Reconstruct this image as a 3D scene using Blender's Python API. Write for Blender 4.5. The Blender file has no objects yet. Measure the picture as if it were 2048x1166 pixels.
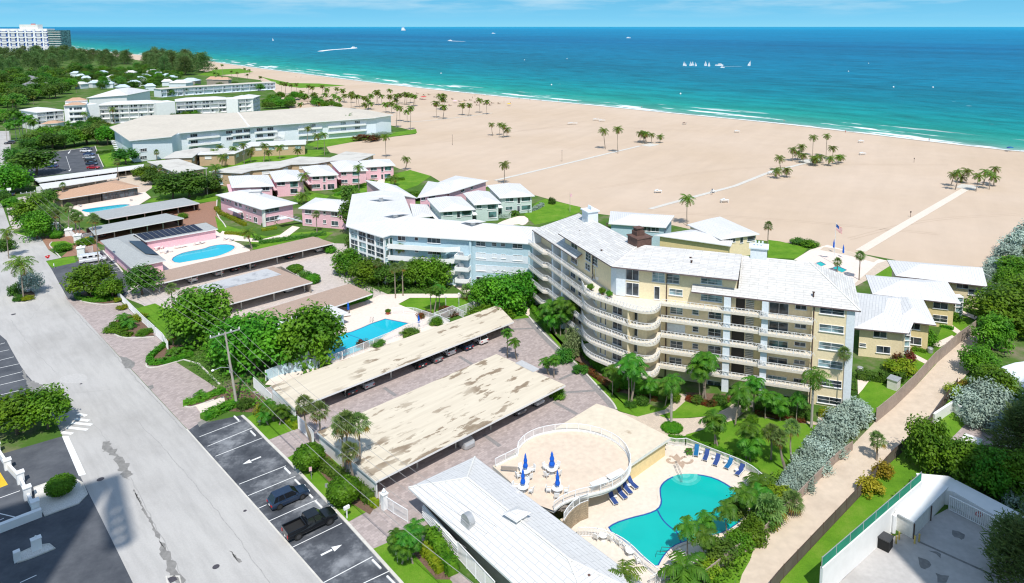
import bpy,math,random
from mathutils import Vector,Matrix
R=math.radians
PI=math.pi
rnd=random.Random(11)
S=bpy.context.scene
COL=S.collection
CX,CY,YH,CH=1130.0,236.4,53.0,58.0
SIN=0.129
TH=math.asin(SIN)
FPX=1420.0*math.cos(TH)
FW=Vector((0,math.cos(TH),-SIN));UPV=Vector((0,SIN,math.cos(TH)));RT=Vector((1,0,0))
EYE=Vector((0,0,CH))
def ray(px,py):
    return FW+RT*((px-CX)/FPX)+UPV*(-(py-CY)/FPX)
def G(px,py,z=0.0):
    d=ray(px,py)
    t=(z-CH)/d.z
    p=EYE+d*t
    return Vector((p.x,p.y,z))
def GP(pts,z=0.0):
    return[G(p[0],p[1],z)for p in pts]
def pxm(p):
    return FPX/(p-EYE).dot(FW)
def hdir(vpx):
    v=Vector(((vpx-CX)/1420.0,1.0,0));v.normalize();return v
U=hdir(2510)
V=hdir(-310)
UA=math.atan2(U.y,U.x);VA=math.atan2(V.y,V.x)
def hit(px,py,A,B):
    d=ray(px,py)
    t2=Vector((B.x-A.x,B.y-A.y));n=Vector((-t2.y,t2.x))
    k=(n.x*(A.x-EYE.x)+n.y*(A.y-EYE.y))/(n.x*d.x+n.y*d.y)
    p=EYE+d*k
    t2.normalize()
    return(p.x-A.x)*t2.x+(p.y-A.y)*t2.y,p.z
def rgba(c):return(c[0],c[1],c[2],1.0)
class NT:
    def __init__(s,name):
        s.m=bpy.data.materials.new(name);s.m.use_nodes=True
        s.t=s.m.node_tree;s.t.nodes.clear()
        s.out=s.t.nodes.new('ShaderNodeOutputMaterial')
    def n(s,ty,**kw):
        x=s.t.nodes.new(ty)
        for k,v in kw.items():
            if k in x.inputs:x.inputs[k].default_value=v
            else:setattr(x,k,v)
        return x
    def l(s,a,ao,b,bi):s.t.links.new(a.outputs[ao],b.inputs[bi])
    def mix(s,a,b,fac,mode='MIX'):
        x=s.t.nodes.new('ShaderNodeMix');x.data_type='RGBA';x.blend_type=mode
        for idx,val in((0,fac),(6,a),(7,b)):
            if isinstance(val,tuple)and len(val)==2 and hasattr(val[0],'outputs'):
                s.t.links.new(val[0].outputs[val[1]],x.inputs[idx])
            elif isinstance(val,(int,float)):x.inputs[idx].default_value=val
            else:x.inputs[idx].default_value=rgba(val)
        return(x,2)
    def noise(s,scale,detail=4,coord='pos',stretch=None,rough=.55,dist=0.0):
        if coord=='pos':g=s.n('ShaderNodeNewGeometry');o='Position'
        elif coord=='uv':g=s.n('ShaderNodeTexCoord');o='UV'
        else:g=s.n('ShaderNodeTexCoord');o='Object'
        tx=s.n('ShaderNodeTexNoise',Scale=scale,Detail=detail,Roughness=rough,Distortion=dist)
        if stretch:
            mp=s.n('ShaderNodeMapping');mp.inputs['Scale'].default_value=stretch[:3]
            if len(stretch)>3:
                mp.vector_type='TEXTURE';mp.inputs['Rotation'].default_value=(0,0,stretch[3]);mp.inputs['Scale'].default_value=tuple(1/q for q in stretch[:3])
            s.l(g,o,mp,'Vector');s.l(mp,0,tx,'Vector')
        else:s.l(g,o,tx,'Vector')
        return tx
    def ramp(s,src,so,stops):
        r=s.n('ShaderNodeValToRGB');e=r.color_ramp.elements
        while len(e)<len(stops):e.new(0.5)
        for k,(p,c)in enumerate(stops):
            e[k].position=p;e[k].color=rgba(c)if isinstance(c,(tuple,list))else(c,c,c,1)
        s.l(src,so,r,'Fac');return r
    def surf(s,col,rough=.8,spec=.3,metal=0.0,bump=None,bstr=.3,bdist=.05,trans=0.0,coat=0.0):
        b=s.n('ShaderNodeBsdfPrincipled',Roughness=rough,Metallic=metal)
        b.inputs['Specular IOR Level'].default_value=spec
        if coat:b.inputs['Coat Weight'].default_value=coat
        if isinstance(col,tuple)and hasattr(col[0],'outputs'):s.t.links.new(col[0].outputs[col[1]],b.inputs['Base Color'])
        else:b.inputs['Base Color'].default_value=rgba(col)
        if bump:
            bp=s.n('ShaderNodeBump',Strength=bstr,Distance=bdist)
            s.t.links.new(bump[0].outputs[bump[1]],bp.inputs['Height']);s.l(bp,0,b,'Normal')
        if trans:
            tr=s.n('ShaderNodeBsdfTranslucent')
            if isinstance(col,tuple)and hasattr(col[0],'outputs'):s.t.links.new(col[0].outputs[col[1]],tr.inputs['Color'])
            else:tr.inputs['Color'].default_value=rgba(col)
            mx=s.n('ShaderNodeMixShader',Fac=trans)
            s.l(b,0,mx,1);s.l(tr,0,mx,2);s.l(mx,0,s.out,'Surface')
        else:s.l(b,0,s.out,'Surface')
        return s.m
def sc(c,k):return tuple(min(1,x*k)for x in c)
def plain(name,c,rough=.7,var=.12,scale=1.2,spec=.3,metal=0,coat=0,coord='pos'):
    t=NT(name);nz=t.noise(scale,5,coord)
    rp=t.ramp(nz,0,[(.3,0.0),(.7,1.0)])
    return t.surf(t.mix(sc(c,1-var),sc(c,1+var),(rp,0)),rough,spec,metal,coat=coat)
def stained(name,c,dirt,rough=.85,s1=.25,lo=.55,hi=.72,amount=.7,s2=3.0,var=.08,bump=.15):
    t=NT(name)
    a=t.noise(s2,6);ra=t.ramp(a,0,[(.3,0.0),(.7,1.0)])
    base=t.mix(sc(c,1-var),sc(c,1+var),(ra,0))
    b=t.noise(s1,7,rough=.65);rb=t.ramp(b,0,[(lo,0.0),(hi,amount)])
    col=t.mix(base,dirt,(rb,0))
    return t.surf(col,rough,.2,bump=(a,0),bstr=bump,bdist=.03)
def leafmat(name,c1,c2,trans=.42,rough=.5,hue=.0):
    t=NT(name)
    nz=t.noise(.9,3,'obj');rp=t.ramp(nz,0,[(.35,0.0),(.65,1.0)])
    base=t.mix(c1,c2,(rp,0))
    fine=t.noise(9,2,'obj');rf=t.ramp(fine,0,[(.3,.65),(.7,1.35)])
    base=t.mix(base,(rf,0),1.0,'MULTIPLY')
    oi=t.n('ShaderNodeObjectInfo')
    hs=t.n('ShaderNodeHueSaturation');hs.inputs['Saturation'].default_value=1.0
    mr=t.n('ShaderNodeMapRange');mr.inputs[3].default_value=.74;mr.inputs[4].default_value=1.25
    mh=t.n('ShaderNodeMapRange');mh.inputs[3].default_value=.472;mh.inputs[4].default_value=.522
    t.l(oi,'Random',mr,0);t.l(oi,'Random',mh,0)
    t.l(mr,0,hs,'Value');t.l(mh,0,hs,'Hue')
    t.t.links.new(base[0].outputs[base[1]],hs.inputs['Color'])
    return t.surf((hs,0),rough,.25,trans=trans)
def tiled(name,c,mortar,bw,bh,msize=.02,var=.06,dirt=None,dlo=.55,dhi=.75,rough=.7,damt=.6,off=.5,dscale=.4,spec=.3):
    t=NT(name);tc=t.n('ShaderNodeTexCoord')
    br=t.n('ShaderNodeTexBrick');br.offset=off
    br.inputs['Scale'].default_value=1.0
    br.inputs['Brick Width'].default_value=bw;br.inputs['Row Height'].default_value=bh
    br.inputs['Mortar Size'].default_value=msize;br.inputs['Mortar Smooth'].default_value=.1
    br.inputs['Color1'].default_value=rgba(sc(c,1-var));br.inputs['Color2'].default_value=rgba(sc(c,1+var))
    br.inputs['Mortar'].default_value=rgba(mortar)
    t.l(tc,'UV',br,'Vector')
    col=(br,0)
    nz=t.noise(dscale,7,rough=.68)
    if dirt:
        rb=t.ramp(nz,0,[(dlo,0.0),(dhi,damt)]);col=t.mix(col,dirt,(rb,0))
    return t.surf(col,rough,spec,bump=(br,0),bstr=.25,bdist=.02)
M={}
def mk():
    M['white']=plain('white_paint',(.80,.80,.79),.6,.04,.7)
    M['offwhite']=stained('worn_white_paint',(.72,.71,.67),(.55,.50,.42),s1=.6,lo=.5,hi=.8,amount=.35)
    M['trim']=plain('white_trim',(.78,.78,.78),.5,.03,2)
    M['cream']=stained('cream_stucco',(.80,.68,.455),(.70,.58,.37),s1=.3,lo=.5,hi=.75,amount=.6)
    M['yellow']=stained('yellow_stucco',(.74,.595,.32),(.64,.50,.26),s1=.3,lo=.5,hi=.75,amount=.5)
    M['pink']=stained('pink_stucco',(.80,.48,.54),(.72,.43,.48),s1=.3,lo=.5,hi=.75,amount=.5)
    M['mint']=stained('pale_mint_stucco',(.50,.60,.56),(.45,.55,.52),s1=.3)
    M['blue']=stained('pale_blue_stucco',(.45,.60,.67),(.40,.55,.62),s1=.3,lo=.5,hi=.8,amount=.4)
    M['bluewhite']=stained('blue_white_stucco',(.70,.755,.80),(.62,.68,.73),s1=.2,lo=.5,hi=.8,amount=.5)
    M['tan']=stained('tan_stucco',(.52,.38,.24),(.45,.33,.22),s1=.4)
    M['taupe']=stained('taupe_stucco',(.34,.30,.26),(.28,.25,.22),s1=.4)
    M['brownpanel']=plain('brown_panel',(.40,.31,.25),.7)
    M['rooftile']=tiled('white_roof_tile',(.63,.62,.60),(.44,.43,.415),2.7,.46,.045,.10,(.40,.38,.35),.46,.72,damt=.6,dscale=1.3)
    M['roofclean']=tiled('clean_white_roof_tile',(.665,.66,.65),(.47,.47,.47),2.4,.55,.04,.035,(.56,.56,.54),.48,.76,damt=.5,dscale=.3)
    M['roofcream']=stained('cream_membrane_roof',(.57,.52,.44),(.44,.40,.34),s1=.07,lo=.45,hi=.75,amount=.5,s2=.8)
    t=NT('stained_flat_roof')
    a=t.noise(.62,7,stretch=(.42,1.15,1,UA),rough=.6)
    st=t.ramp(a,0,[(.56,0.0),(.59,.85),(.68,1.0)])
    b=t.noise(1.0,6,stretch=(.16,1.6,1,UA));rb=t.ramp(b,0,[(.35,0.0),(.75,.8)])
    base=t.mix((.66,.59,.47),(.555,.485,.38),(rb,0))
    c2=t.noise(.09,3);rc=t.ramp(c2,0,[(.36,0.0),(.52,1.0)])
    mm=t.n('ShaderNodeMath',operation='MULTIPLY');t.l(st,0,mm,0);t.l(rc,0,mm,1)
    col=t.mix(base,(.25,.19,.13),(mm,0))
    M['roofstain']=t.surf(col,.9,.15,bump=(b,0),bstr=.2,bdist=.04)
    M['roofbrown']=tiled('brown_shingle',(.42,.31,.245),(.33,.24,.19),.35,.16,.02,.10,(.34,.27,.22),.5,.75,.9)
    M['rooftan']=tiled('terracotta_tile_roof',(.52,.33,.215),(.40,.25,.17),.4,.3,.03,.08,(.42,.30,.22),.5,.75,.85)
    M['roofgrey']=tiled('grey_shingle',(.37,.385,.38),(.30,.315,.315),.5,.25,.02,.06,(.29,.30,.30),.5,.75,.85)
    M['roofblue']=plain('pale_blue_metal_roof',(.50,.60,.68),.5,.1,.5)
    M['roofslate']=tiled('slate_grey_roof',(.26,.25,.27),(.2,.2,.21),.5,.3,.03,.1,(.34,.33,.34),.45,.7,.8)
    M['membrane']=stained('silver_membrane',(.47,.475,.48),(.27,.28,.30),s1=.18,lo=.55,hi=.62,amount=.7)
    M['flatgrey']=stained('weathered_flat_roof',(.56,.54,.49),(.33,.31,.275),s1=.16,lo=.48,hi=.68,amount=.6)
    t=NT('pale_concrete_road');a=t.noise(.045,7,rough=.62);b=t.noise(.5,6,stretch=(.22,1.6,1,VA),rough=.65);c=t.noise(6,3)
    r1=t.ramp(a,0,[(.36,(.395,.38,.36)),(.5,(.455,.44,.42)),(.66,(.485,.47,.445))]);r2=t.ramp(b,0,[(.3,.86),(.55,1.0),(.75,1.04)]);r3=t.ramp(c,0,[(.3,.95),(.7,1.04)])
    M['concrete']=t.surf(t.mix(t.mix((r1,0),(r2,0),1.0,'MULTIPLY'),(r3,0),1.0,'MULTIPLY'),.9,.15,bump=(c,0),bstr=.15,bdist=.02)
    M['kerb']=stained('kerb_concrete',(.60,.575,.52),(.42,.40,.36),s1=.6,lo=.45,hi=.7,amount=.5)
    t=NT('worn_asphalt');a=t.noise(.22,8,rough=.7);b=t.noise(25,2)
    r1=t.ramp(a,0,[(.34,(.040,.045,.055)),(.5,(.085,.092,.105)),(.66,(.25,.26,.275))])
    M['asphalt']=t.surf((r1,0),.85,.25,bump=(b,0),bstr=.2,bdist=.02)
    t=NT('dark_asphalt');a=t.noise(.18,7,rough=.7);b=t.noise(25,2)
    r1=t.ramp(a,0,[(.35,(.06,.066,.078)),(.65,(.115,.122,.135))])
    M['asphaltdark']=t.surf((r1,0),.85,.25,bump=(b,0),bstr=.2,bdist=.02)
    M['paver']=tiled('pink_grey_pavers',(.40,.335,.315),(.33,.28,.265),.55,.38,.02,.16,(.30,.255,.24),.5,.75,.85,damt=.45,dscale=.25)
    M['paverlight']=tiled('light_pavers',(.54,.475,.435),(.45,.39,.36),.5,.35,.02,.10,(.45,.40,.37),.5,.75,.85,damt=.4,dscale=.25)
    M['paverband']=tiled('grey_paver_band',(.265,.25,.245),(.21,.2,.195),.4,.2,.02,.12)
    M['paverpath']=tiled('tan_path_pavers',(.58,.48,.38),(.50,.41,.33),.4,.3,.02,.08,(.5,.42,.35),.5,.75,.85)
    M['brickred']=tiled('red_brown_pavers',(.33,.18,.12),(.27,.15,.10),.4,.2,.02,.12)
    M['deck']=stained('pale_pool_deck',(.70,.615,.52),(.60,.53,.45),s1=.15,lo=.45,hi=.75,amount=.5,s2=2)
    M['deckpink']=stained('pink_white_pool_deck',(.76,.64,.56),(.68,.57,.50),s1=.15,lo=.45,hi=.75,amount=.5,s2=2)
    M['coral']=plain('coral_inlay',(.44,.33,.25),.8,.15,4)
    t=NT('beach_sand');a=t.noise(.012,6,rough=.6);b=t.noise(.15,7,stretch=(1,1,1));c=t.noise(.05,6,stretch=(.35,2.4,1,UA+.3),rough=.65)
    r1=t.ramp(a,0,[(.35,(.535,.415,.305)),(.65,(.58,.462,.358))])
    r2=t.ramp(c,0,[(.3,.95),(.7,1.03)])
    rr=t.ramp(b,0,[(.3,.975),(.7,1.02)])
    m1=t.mix((r1,0),(r2,0),1.0,'MULTIPLY');m1=t.mix(m1,(rr,0),1.0,'MULTIPLY')
    gp=t.n('ShaderNodeNewGeometry');sz=t.n('ShaderNodeSeparateXYZ');t.l(gp,'Position',sz,0);wz=t.n('ShaderNodeMapRange');wz.inputs[1].default_value=-.06;wz.inputs[2].default_value=-.3;t.l(sz,2,wz,0);m1=t.mix(m1,(.33,.27,.21),(wz,0))
    M['sand']=t.surf(m1,.95,.1,bump=(b,0),bstr=.35,bdist=.2)
    M['sandpath']=stained('dune_path_sand',(.60,.495,.385),(.44,.35,.265),s1=.16,lo=.5,hi=.74,amount=.6,s2=.9,var=.08,bump=.5)
    t=NT('lawn_grass');a=t.noise(.22,7,rough=.7);b=t.noise(14,4)
    r1=t.ramp(a,0,[(.3,(.075,.19,.012)),(.5,(.115,.255,.016)),(.66,(.165,.28,.03)),(.75,(.22,.27,.06))]);r2=t.ramp(b,0,[(.3,.72),(.7,1.22)])
    M['grass']=t.surf(t.mix((r1,0),(r2,0),1.0,'MULTIPLY'),.9,.15,bump=(b,0),bstr=.6,bdist=.06)
    t=NT('rough_ground');a=t.noise(.08,7,rough=.7);b=t.noise(9,3)
    r1=t.ramp(a,0,[(.35,(.05,.115,.018)),(.52,(.075,.15,.025)),(.68,(.22,.19,.13))])
    M['inland']=t.surf((r1,0),.95,.1,bump=(b,0),bstr=.6,bdist=.08)
    M['balcony']=stained('balcony_cream_white',(.70,.645,.55),(.58,.52,.43),s1=.5,lo=.5,hi=.8,amount=.4)
    M['mulch']=plain('brown_mulch',(.16,.10,.07),.95,.3,6)
    M['gravel']=plain('white_gravel',(.66,.63,.58),.9,.2,8)
    M['paint']=plain('road_paint',(.80,.80,.78),.7,.06,3)
    M['paintyellow']=plain('yellow_paint',(.75,.46,.03),.7)
    M['paintred']=plain('red_paint',(.55,.03,.03),.6)
    M['damp']=plain('damp_patch',(.235,.225,.21),.6,.2,2)
    M['patch']=stained('pale_road_patch',(.475,.46,.44),(.43,.415,.395),s1=.3,amount=.4)
    def glass(n,c):
        t=NT(n);a=t.noise(.55,2);r1=t.ramp(a,0,[(.42,sc(c,.5)),(.58,sc(c,1.8))])
        return t.surf((r1,0),.12,.6)
    M['glass']=glass('window_glass',(.045,.060,.075))
    M['glassteal']=glass('teal_window_glass',(.05,.115,.115))
    M['glasspale']=glass('jalousie_glass',(.17,.25,.27))
    M['carglass']=plain('car_glass',(.012,.014,.018),.08,.1,1,.6)
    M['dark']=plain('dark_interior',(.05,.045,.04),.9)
    M['darkbrown']=plain('dark_brown_metal',(.09,.055,.045),.6)
    M['boxbrown']=plain('brown_roof_box',(.13,.075,.06),.75,.25,2)
    M['purple']=plain('eave_brown',(.16,.12,.12),.7)
    M['metal']=plain('grey_metal',(.45,.46,.47),.45,.1,2,metal=.4)
    M['pole']=stained('weathered_pole',(.42,.38,.33),(.28,.25,.22),s1=1.5)
    M['woodgrey']=stained('weathered_fence',(.36,.29,.245),(.26,.21,.18),s1=.8,lo=.4,hi=.7,amount=.7)
    M['mesh']=stained('dark_mesh_fence',(.15,.125,.105),(.09,.075,.065),s1=.5,lo=.4,hi=.7,amount=.7)
    M['greenmesh']=plain('green_windscreen',(.02,.24,.15),.8,.2,.4)
    M['trunk']=plain('palm_trunk',(.29,.24,.19),.9,.3,3,coord='obj')
    M['trunkgrey']=plain('grey_palm_trunk',(.43,.39,.34),.9,.25,3,coord='obj')
    M['bark']=plain('bark',(.17,.125,.09),.95,.3,3,coord='obj')
    M['frond']=leafmat('palm_frond',(.075,.17,.02),(.19,.27,.03))
    M['frondlush']=leafmat('lush_palm_frond',(.05,.18,.015),(.115,.275,.022))
    M['frondfan']=leafmat('fan_palm_frond',(.115,.21,.05),(.22,.31,.085))
    M['frondold']=leafmat('yellowing_frond',(.22,.19,.03),(.28,.15,.04))
    M['leaf']=leafmat('broad_leaf',(.06,.20,.012),(.16,.345,.02))
    M['leafdark']=leafmat('dark_leaf',(.042,.145,.018),(.10,.24,.026))
    M['leafmid']=leafmat('mid_leaf',(.07,.19,.025),(.15,.28,.035))
    M['leaflime']=leafmat('lime_leaf',(.16,.27,.012),(.33,.38,.02))
    M['leafyellow']=leafmat('croton_leaf',(.33,.31,.02),(.46,.40,.03))
    M['leafred']=leafmat('red_leaf',(.19,.03,.018),(.075,.085,.02))
    M['leafsilver']=leafmat('silver_leaf',(.36,.45,.37),(.27,.36,.30),trans=.15)
    M['leafpale']=leafmat('variegated_leaf',(.27,.33,.15),(.19,.26,.085))
    M['needle']=leafmat('casuarina_needle',(.09,.175,.05),(.17,.26,.075))
    M['topiary']=leafmat('topiary_leaf',(.06,.215,.01),(.125,.31,.016))
    M['poolcyan']=None
    def pool(n,c1,c2):
        t=NT(n);a=t.noise(.12,3);r1=t.ramp(a,0,[(.3,c1),(.7,c2)]);b=t.noise(1.2,3)
        return t.surf((r1,0),.06,.35,bump=(b,0),bstr=.08,bdist=.05)
    M['pooltq']=pool('turquoise_pool_water',(.004,.38,.345),(.008,.45,.40))
    M['poolblue']=pool('blue_pool_water',(.004,.40,.52),(.008,.46,.57))
    M['poolstep']=plain('pool_step',(.04,.44,.39),.3)
    M['tileblue']=plain('blue_pool_tile',(.02,.08,.30),.3)
    M['fabricblue']=plain('blue_canvas',(.005,.10,.52),.7,.1,3)
    M['fabricnavy']=plain('navy_sling_fabric',(.03,.065,.22),.8,.12,3)
    M['fabricteal']=plain('teal_blue_sling_fabric',(.01,.125,.29),.8,.12,3)
    M['plastic']=plain('white_resin',(.74,.74,.72),.4,.04,2)
    M['tyre']=plain('tyre_rubber',(.018,.018,.018),.85)
    M['rim']=plain('alloy_rim',(.35,.36,.37),.35,.1,2,metal=.7)
    M['rimdark']=plain('dark_alloy_rim',(.09,.09,.095),.35,.1,2,metal=.6)
    M['lamp']=plain('headlamp_lens',(.75,.77,.78),.2)
    M['tail']=plain('tail_lamp_lens',(.50,.012,.015),.2)
    M['solar']=tiled('solar_panel_cells',(.012,.016,.035),(.04,.05,.07),1.2,.18,.02,.2,rough=.3,spec=.3)
    M['wire']=plain('overhead_wire',(.30,.29,.28),.7)
    M['stone']=tiled('stacked_stone',(.36,.28,.19),(.24,.19,.13),.3,.15,.02,.25)
    M['skin']=plain('skin',(.45,.27,.18),.6)
    M['thatch']=plain('thatch',(.36,.27,.20),.95,.25,4)
def carpaint(name,c,coat=.6,rough=.35,metal=.2):
    if name not in M:M[name]=plain(name,c,rough,.04,.8,.5,metal,coat)
    return M[name]
mk()
ORG={}
class MB:
    def __init__(s):s.v=[];s.f=[];s.m=[]
    def poly(s,pts,mi=0):
        k=len(s.v);s.v+=[tuple(p)for p in pts];s.f.append(tuple(range(k,k+len(pts))));s.m.append(mi)
    def quad(s,a,b,c,d,mi=0):s.poly((a,b,c,d),mi)
    def obox(s,c,x,y,z,mi=0):
        c=Vector(c);x=Vector(x);y=Vector(y);z=Vector(z)
        p=[c+x*i+y*j+z*k for k in(-1,1)for j in(-1,1)for i in(-1,1)]
        k=len(s.v);s.v+=[tuple(q)for q in p]
        for f in((0,2,3,1),(4,5,7,6),(0,1,5,4),(2,6,7,3),(0,4,6,2),(1,3,7,5)):
            s.f.append(tuple(k+i for i in f));s.m.append(mi)
    def box(s,cx,cy,cz,sx,sy,sz,a=0.0,mi=0):
        ca,sa=math.cos(a),math.sin(a)
        s.obox((cx,cy,cz),(ca*sx/2,sa*sx/2,0),(-sa*sy/2,ca*sy/2,0),(0,0,sz/2),mi)
    def bar(s,a,b,w,h=None,mi=0):
        a=Vector(a);b=Vector(b);d=b-a;L=d.length
        if L<1e-6:return
        d/=L
        up=Vector((0,0,1))if abs(d.z)<.95 else Vector((1,0,0))
        x=d.cross(up).normalized();y=x.cross(d)
        s.obox((a+b)/2,d*L/2,x*w/2,y*(h or w)/2,mi)
    def prism(s,pts,z0,z1,mi=0,cap=True,bot=True,mtop=None):
        n=len(pts)
        lo=[(p[0],p[1],z0)for p in pts];hi=[(p[0],p[1],z1)for p in pts]
        k=len(s.v);s.v+=lo+hi
        for i in range(n):
            j=(i+1)%n
            s.f.append((k+i,k+j,k+n+j,k+n+i));s.m.append(mi)
        if cap:s.f.append(tuple(k+n+i for i in range(n)));s.m.append(mi if mtop is None else mtop)
        if bot:s.f.append(tuple(k+i for i in reversed(range(n))));s.m.append(mi)
    def tube(s,path,r,n=6,mi=0,caps=True):
        rs=r if isinstance(r,(list,tuple))else[r]*len(path)
        P=[Vector(p)for p in path];k0=len(s.v)
        for i,p in enumerate(P):
            d=(P[min(i+1,len(P)-1)]-P[max(i-1,0)]).normalized()
            up=Vector((0,0,1))if abs(d.z)<.9 else Vector((1,0,0))
            x=d.cross(up).normalized();y=x.cross(d)
            for q in range(n):
                a=2*PI*q/n
                s.v.append(tuple(p+x*(math.cos(a)*rs[i])+y*(math.sin(a)*rs[i])))
        for i in range(len(P)-1):
            for q in range(n):
                r2=(q+1)%n
                s.f.append((k0+i*n+q,k0+i*n+r2,k0+(i+1)*n+r2,k0+(i+1)*n+q));s.m.append(mi)
        if caps:
            s.f.append(tuple(k0+q for q in reversed(range(n))));s.m.append(mi)
            s.f.append(tuple(k0+(len(P)-1)*n+q for q in range(n)));s.m.append(mi)
    def lathe(s,prof,n=16,c=(0,0,0),mi=0):
        k=len(s.v)
        for r,z in prof:
            for q in range(n):
                a=2*PI*q/n;s.v.append((c[0]+r*math.cos(a),c[1]+r*math.sin(a),c[2]+z))
        for i in range(len(prof)-1):
            for q in range(n):
                r2=(q+1)%n
                s.f.append((k+i*n+q,k+i*n+r2,k+(i+1)*n+r2,k+(i+1)*n+q));s.m.append(mi)
        s.f.append(tuple(k+q for q in reversed(range(n))));s.m.append(mi)
        s.f.append(tuple(k+(len(prof)-1)*n+q for q in range(n)));s.m.append(mi)
    def xf(s,M4):
        s.v=[tuple(M4@Vector(p))for p in s.v];return s
    def mesh(s,name,mats,uv=True,smooth=False,off=None):
        me=bpy.data.meshes.new(name)
        vs=s.v if off is None else[(p[0]-off[0],p[1]-off[1],p[2]-off[2])for p in s.v]
        me.from_pydata(vs,[],s.f)
        if not isinstance(mats,(list,tuple)):mats=[mats]
        for m in mats:me.materials.append(m)
        if len(mats)>1:me.polygons.foreach_set('material_index',s.m)
        if smooth:me.polygons.foreach_set('use_smooth',[True]*len(s.f))
        if uv:
            ul=me.uv_layers.new(name='UVMap')
            dat=[0.0]*(2*len(me.loops))
            for p in me.polygons:
                nn=p.normal
                t=Vector((-nn.y,nn.x,0))
                if t.length<.02:t=Vector((U.x,U.y,0))
                t.normalize();b=nn.cross(t)
                for li in p.loop_indices:
                    q=Vector(s.v[me.loops[li].vertex_index])
                    dat[2*li]=q.dot(t);dat[2*li+1]=q.dot(b)
            ul.data.foreach_set('uv',dat)
        me.update()
        return me
    def build(s,name,mats,parent=None,uv=True,smooth=False):
        off=ORG.get(parent)if parent is not None else None
        o=bpy.data.objects.new(name,s.mesh(name,mats,uv,smooth,off));COL.objects.link(o)
        if parent is not None:o.parent=parent;ORG[o]=off
        else:ORG[o]=None
        return o
def thing(name,label,cat,loc=(0,0,0),group=None,rz=0.0):
    o=bpy.data.objects.new(name,None);COL.objects.link(o)
    o.location=loc;o.rotation_euler=(0,0,rz);o.empty_display_size=.5
    o['label']=label;o['category']=cat
    if group:o['group']=group
    ORG[o]=(loc[0],loc[1],loc[2])
    return o
def tag(o,label,cat,group=None,kind=None):
    o['label']=label;o['category']=cat
    if group:o['group']=group
    if kind:o['kind']=kind
    return o
def struct(o,kind='structure'):
    o['kind']=kind;return o
def part(name,me,parent,loc=(0,0,0),rz=0.0,scale=None):
    o=bpy.data.objects.new(name,me);COL.objects.link(o);o.parent=parent;o.location=loc
    if rz:o.rotation_euler=(0,0,rz)
    if scale:o.scale=scale
    ORG[o]=ORG.get(parent)
    return o
KIDS={}
def dup(root,loc,rz=0.0,label=None,group=None,scale=None):
    def cp(o,par):
        c=o.copy();COL.objects.link(c)
        if par is not None:c.parent=par
        for k in KIDS_OF(o):cp(k,c)
        return c
    c=cp(root,None);c.location=loc;c.rotation_euler=(0,0,rz)
    if scale:c.scale=(scale,)*3 if not isinstance(scale,tuple)else scale
    if label:c['label']=label
    if group:c['group']=group
    return c
_kc={}
def KIDS_OF(o):
    if o not in _kc:_kc[o]=list(o.children)
    return _kc[o]
def ccw(p):
    a=sum(p[i][0]*p[(i+1)%len(p)][1]-p[(i+1)%len(p)][0]*p[i][1]for i in range(len(p)))
    return list(p)if a>0 else list(reversed(p))
def inset(poly,d):
    p=ccw(poly);n=len(p);out=[]
    for i in range(n):
        a,b,c=Vector(p[i-1][:2]),Vector(p[i][:2]),Vector(p[(i+1)%n][:2])
        e1=(b-a).normalized();e2=(c-b).normalized()
        n1=Vector((-e1.y,e1.x));n2=Vector((-e2.y,e2.x))
        k=1+n1.dot(n2)
        q=b+(n1+n2)*(d/max(k,.25))
        out.append(Vector((q.x,q.y,0)))
    return out
def smoothpoly(pts,it=2,closed=True):
    p=[Vector(q)for q in pts]
    for _ in range(it):
        o=[]
        n=len(p)
        for i in range(n if closed else n-1):
            a,b=p[i],p[(i+1)%n]
            o+=[a*.75+b*.25,a*.25+b*.75]
        if not closed:o=[p[0]]+o+[p[-1]]
        p=o
    return p
def along(path,step):
    out=[];P=[Vector(p)for p in path]
    L=sum((P[i+1]-P[i]).length for i in range(len(P)-1));n=max(1,round(L/step));st=L/n
    acc=0;tgt=0
    for i in range(len(P)-1):
        d=(P[i+1]-P[i]).length
        while tgt<=acc+d+1e-6 and len(out)<=n:
            f=(tgt-acc)/d if d>0 else 0
            out.append((P[i].lerp(P[i+1],f),(P[i+1]-P[i]).normalized()));tgt+=st
        acc+=d
    return out
ORD=['first','second','third','fourth','fifth','sixth','seventh','eighth','ninth','tenth','eleventh','twelfth','thirteenth','fourteenth','fifteenth','sixteenth','seventeenth','eighteenth','nineteenth','twentieth',
       'twenty-first','twenty-second','twenty-third','twenty-fourth','twenty-fifth','twenty-sixth','twenty-seventh','twenty-eighth','twenty-ninth','thirtieth']
_zi=[0]
def sheet(name,pts,m,z,world=False,smooth=0,thick=0.0,kind='structure'):
    p=pts if world else GP(pts,0)
    if smooth:p=smoothpoly(p,smooth)
    p=ccw([Vector((q[0],q[1],0))for q in p])
    _zi[0]+=1;z+=_zi[0]*.00013
    b=MB()
    if thick:b.prism(p,z-thick,z)
    else:b.poly([(q.x,q.y,z)for q in p])
    o=b.build(name,m)
    if kind:struct(o,kind)
    return o
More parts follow.
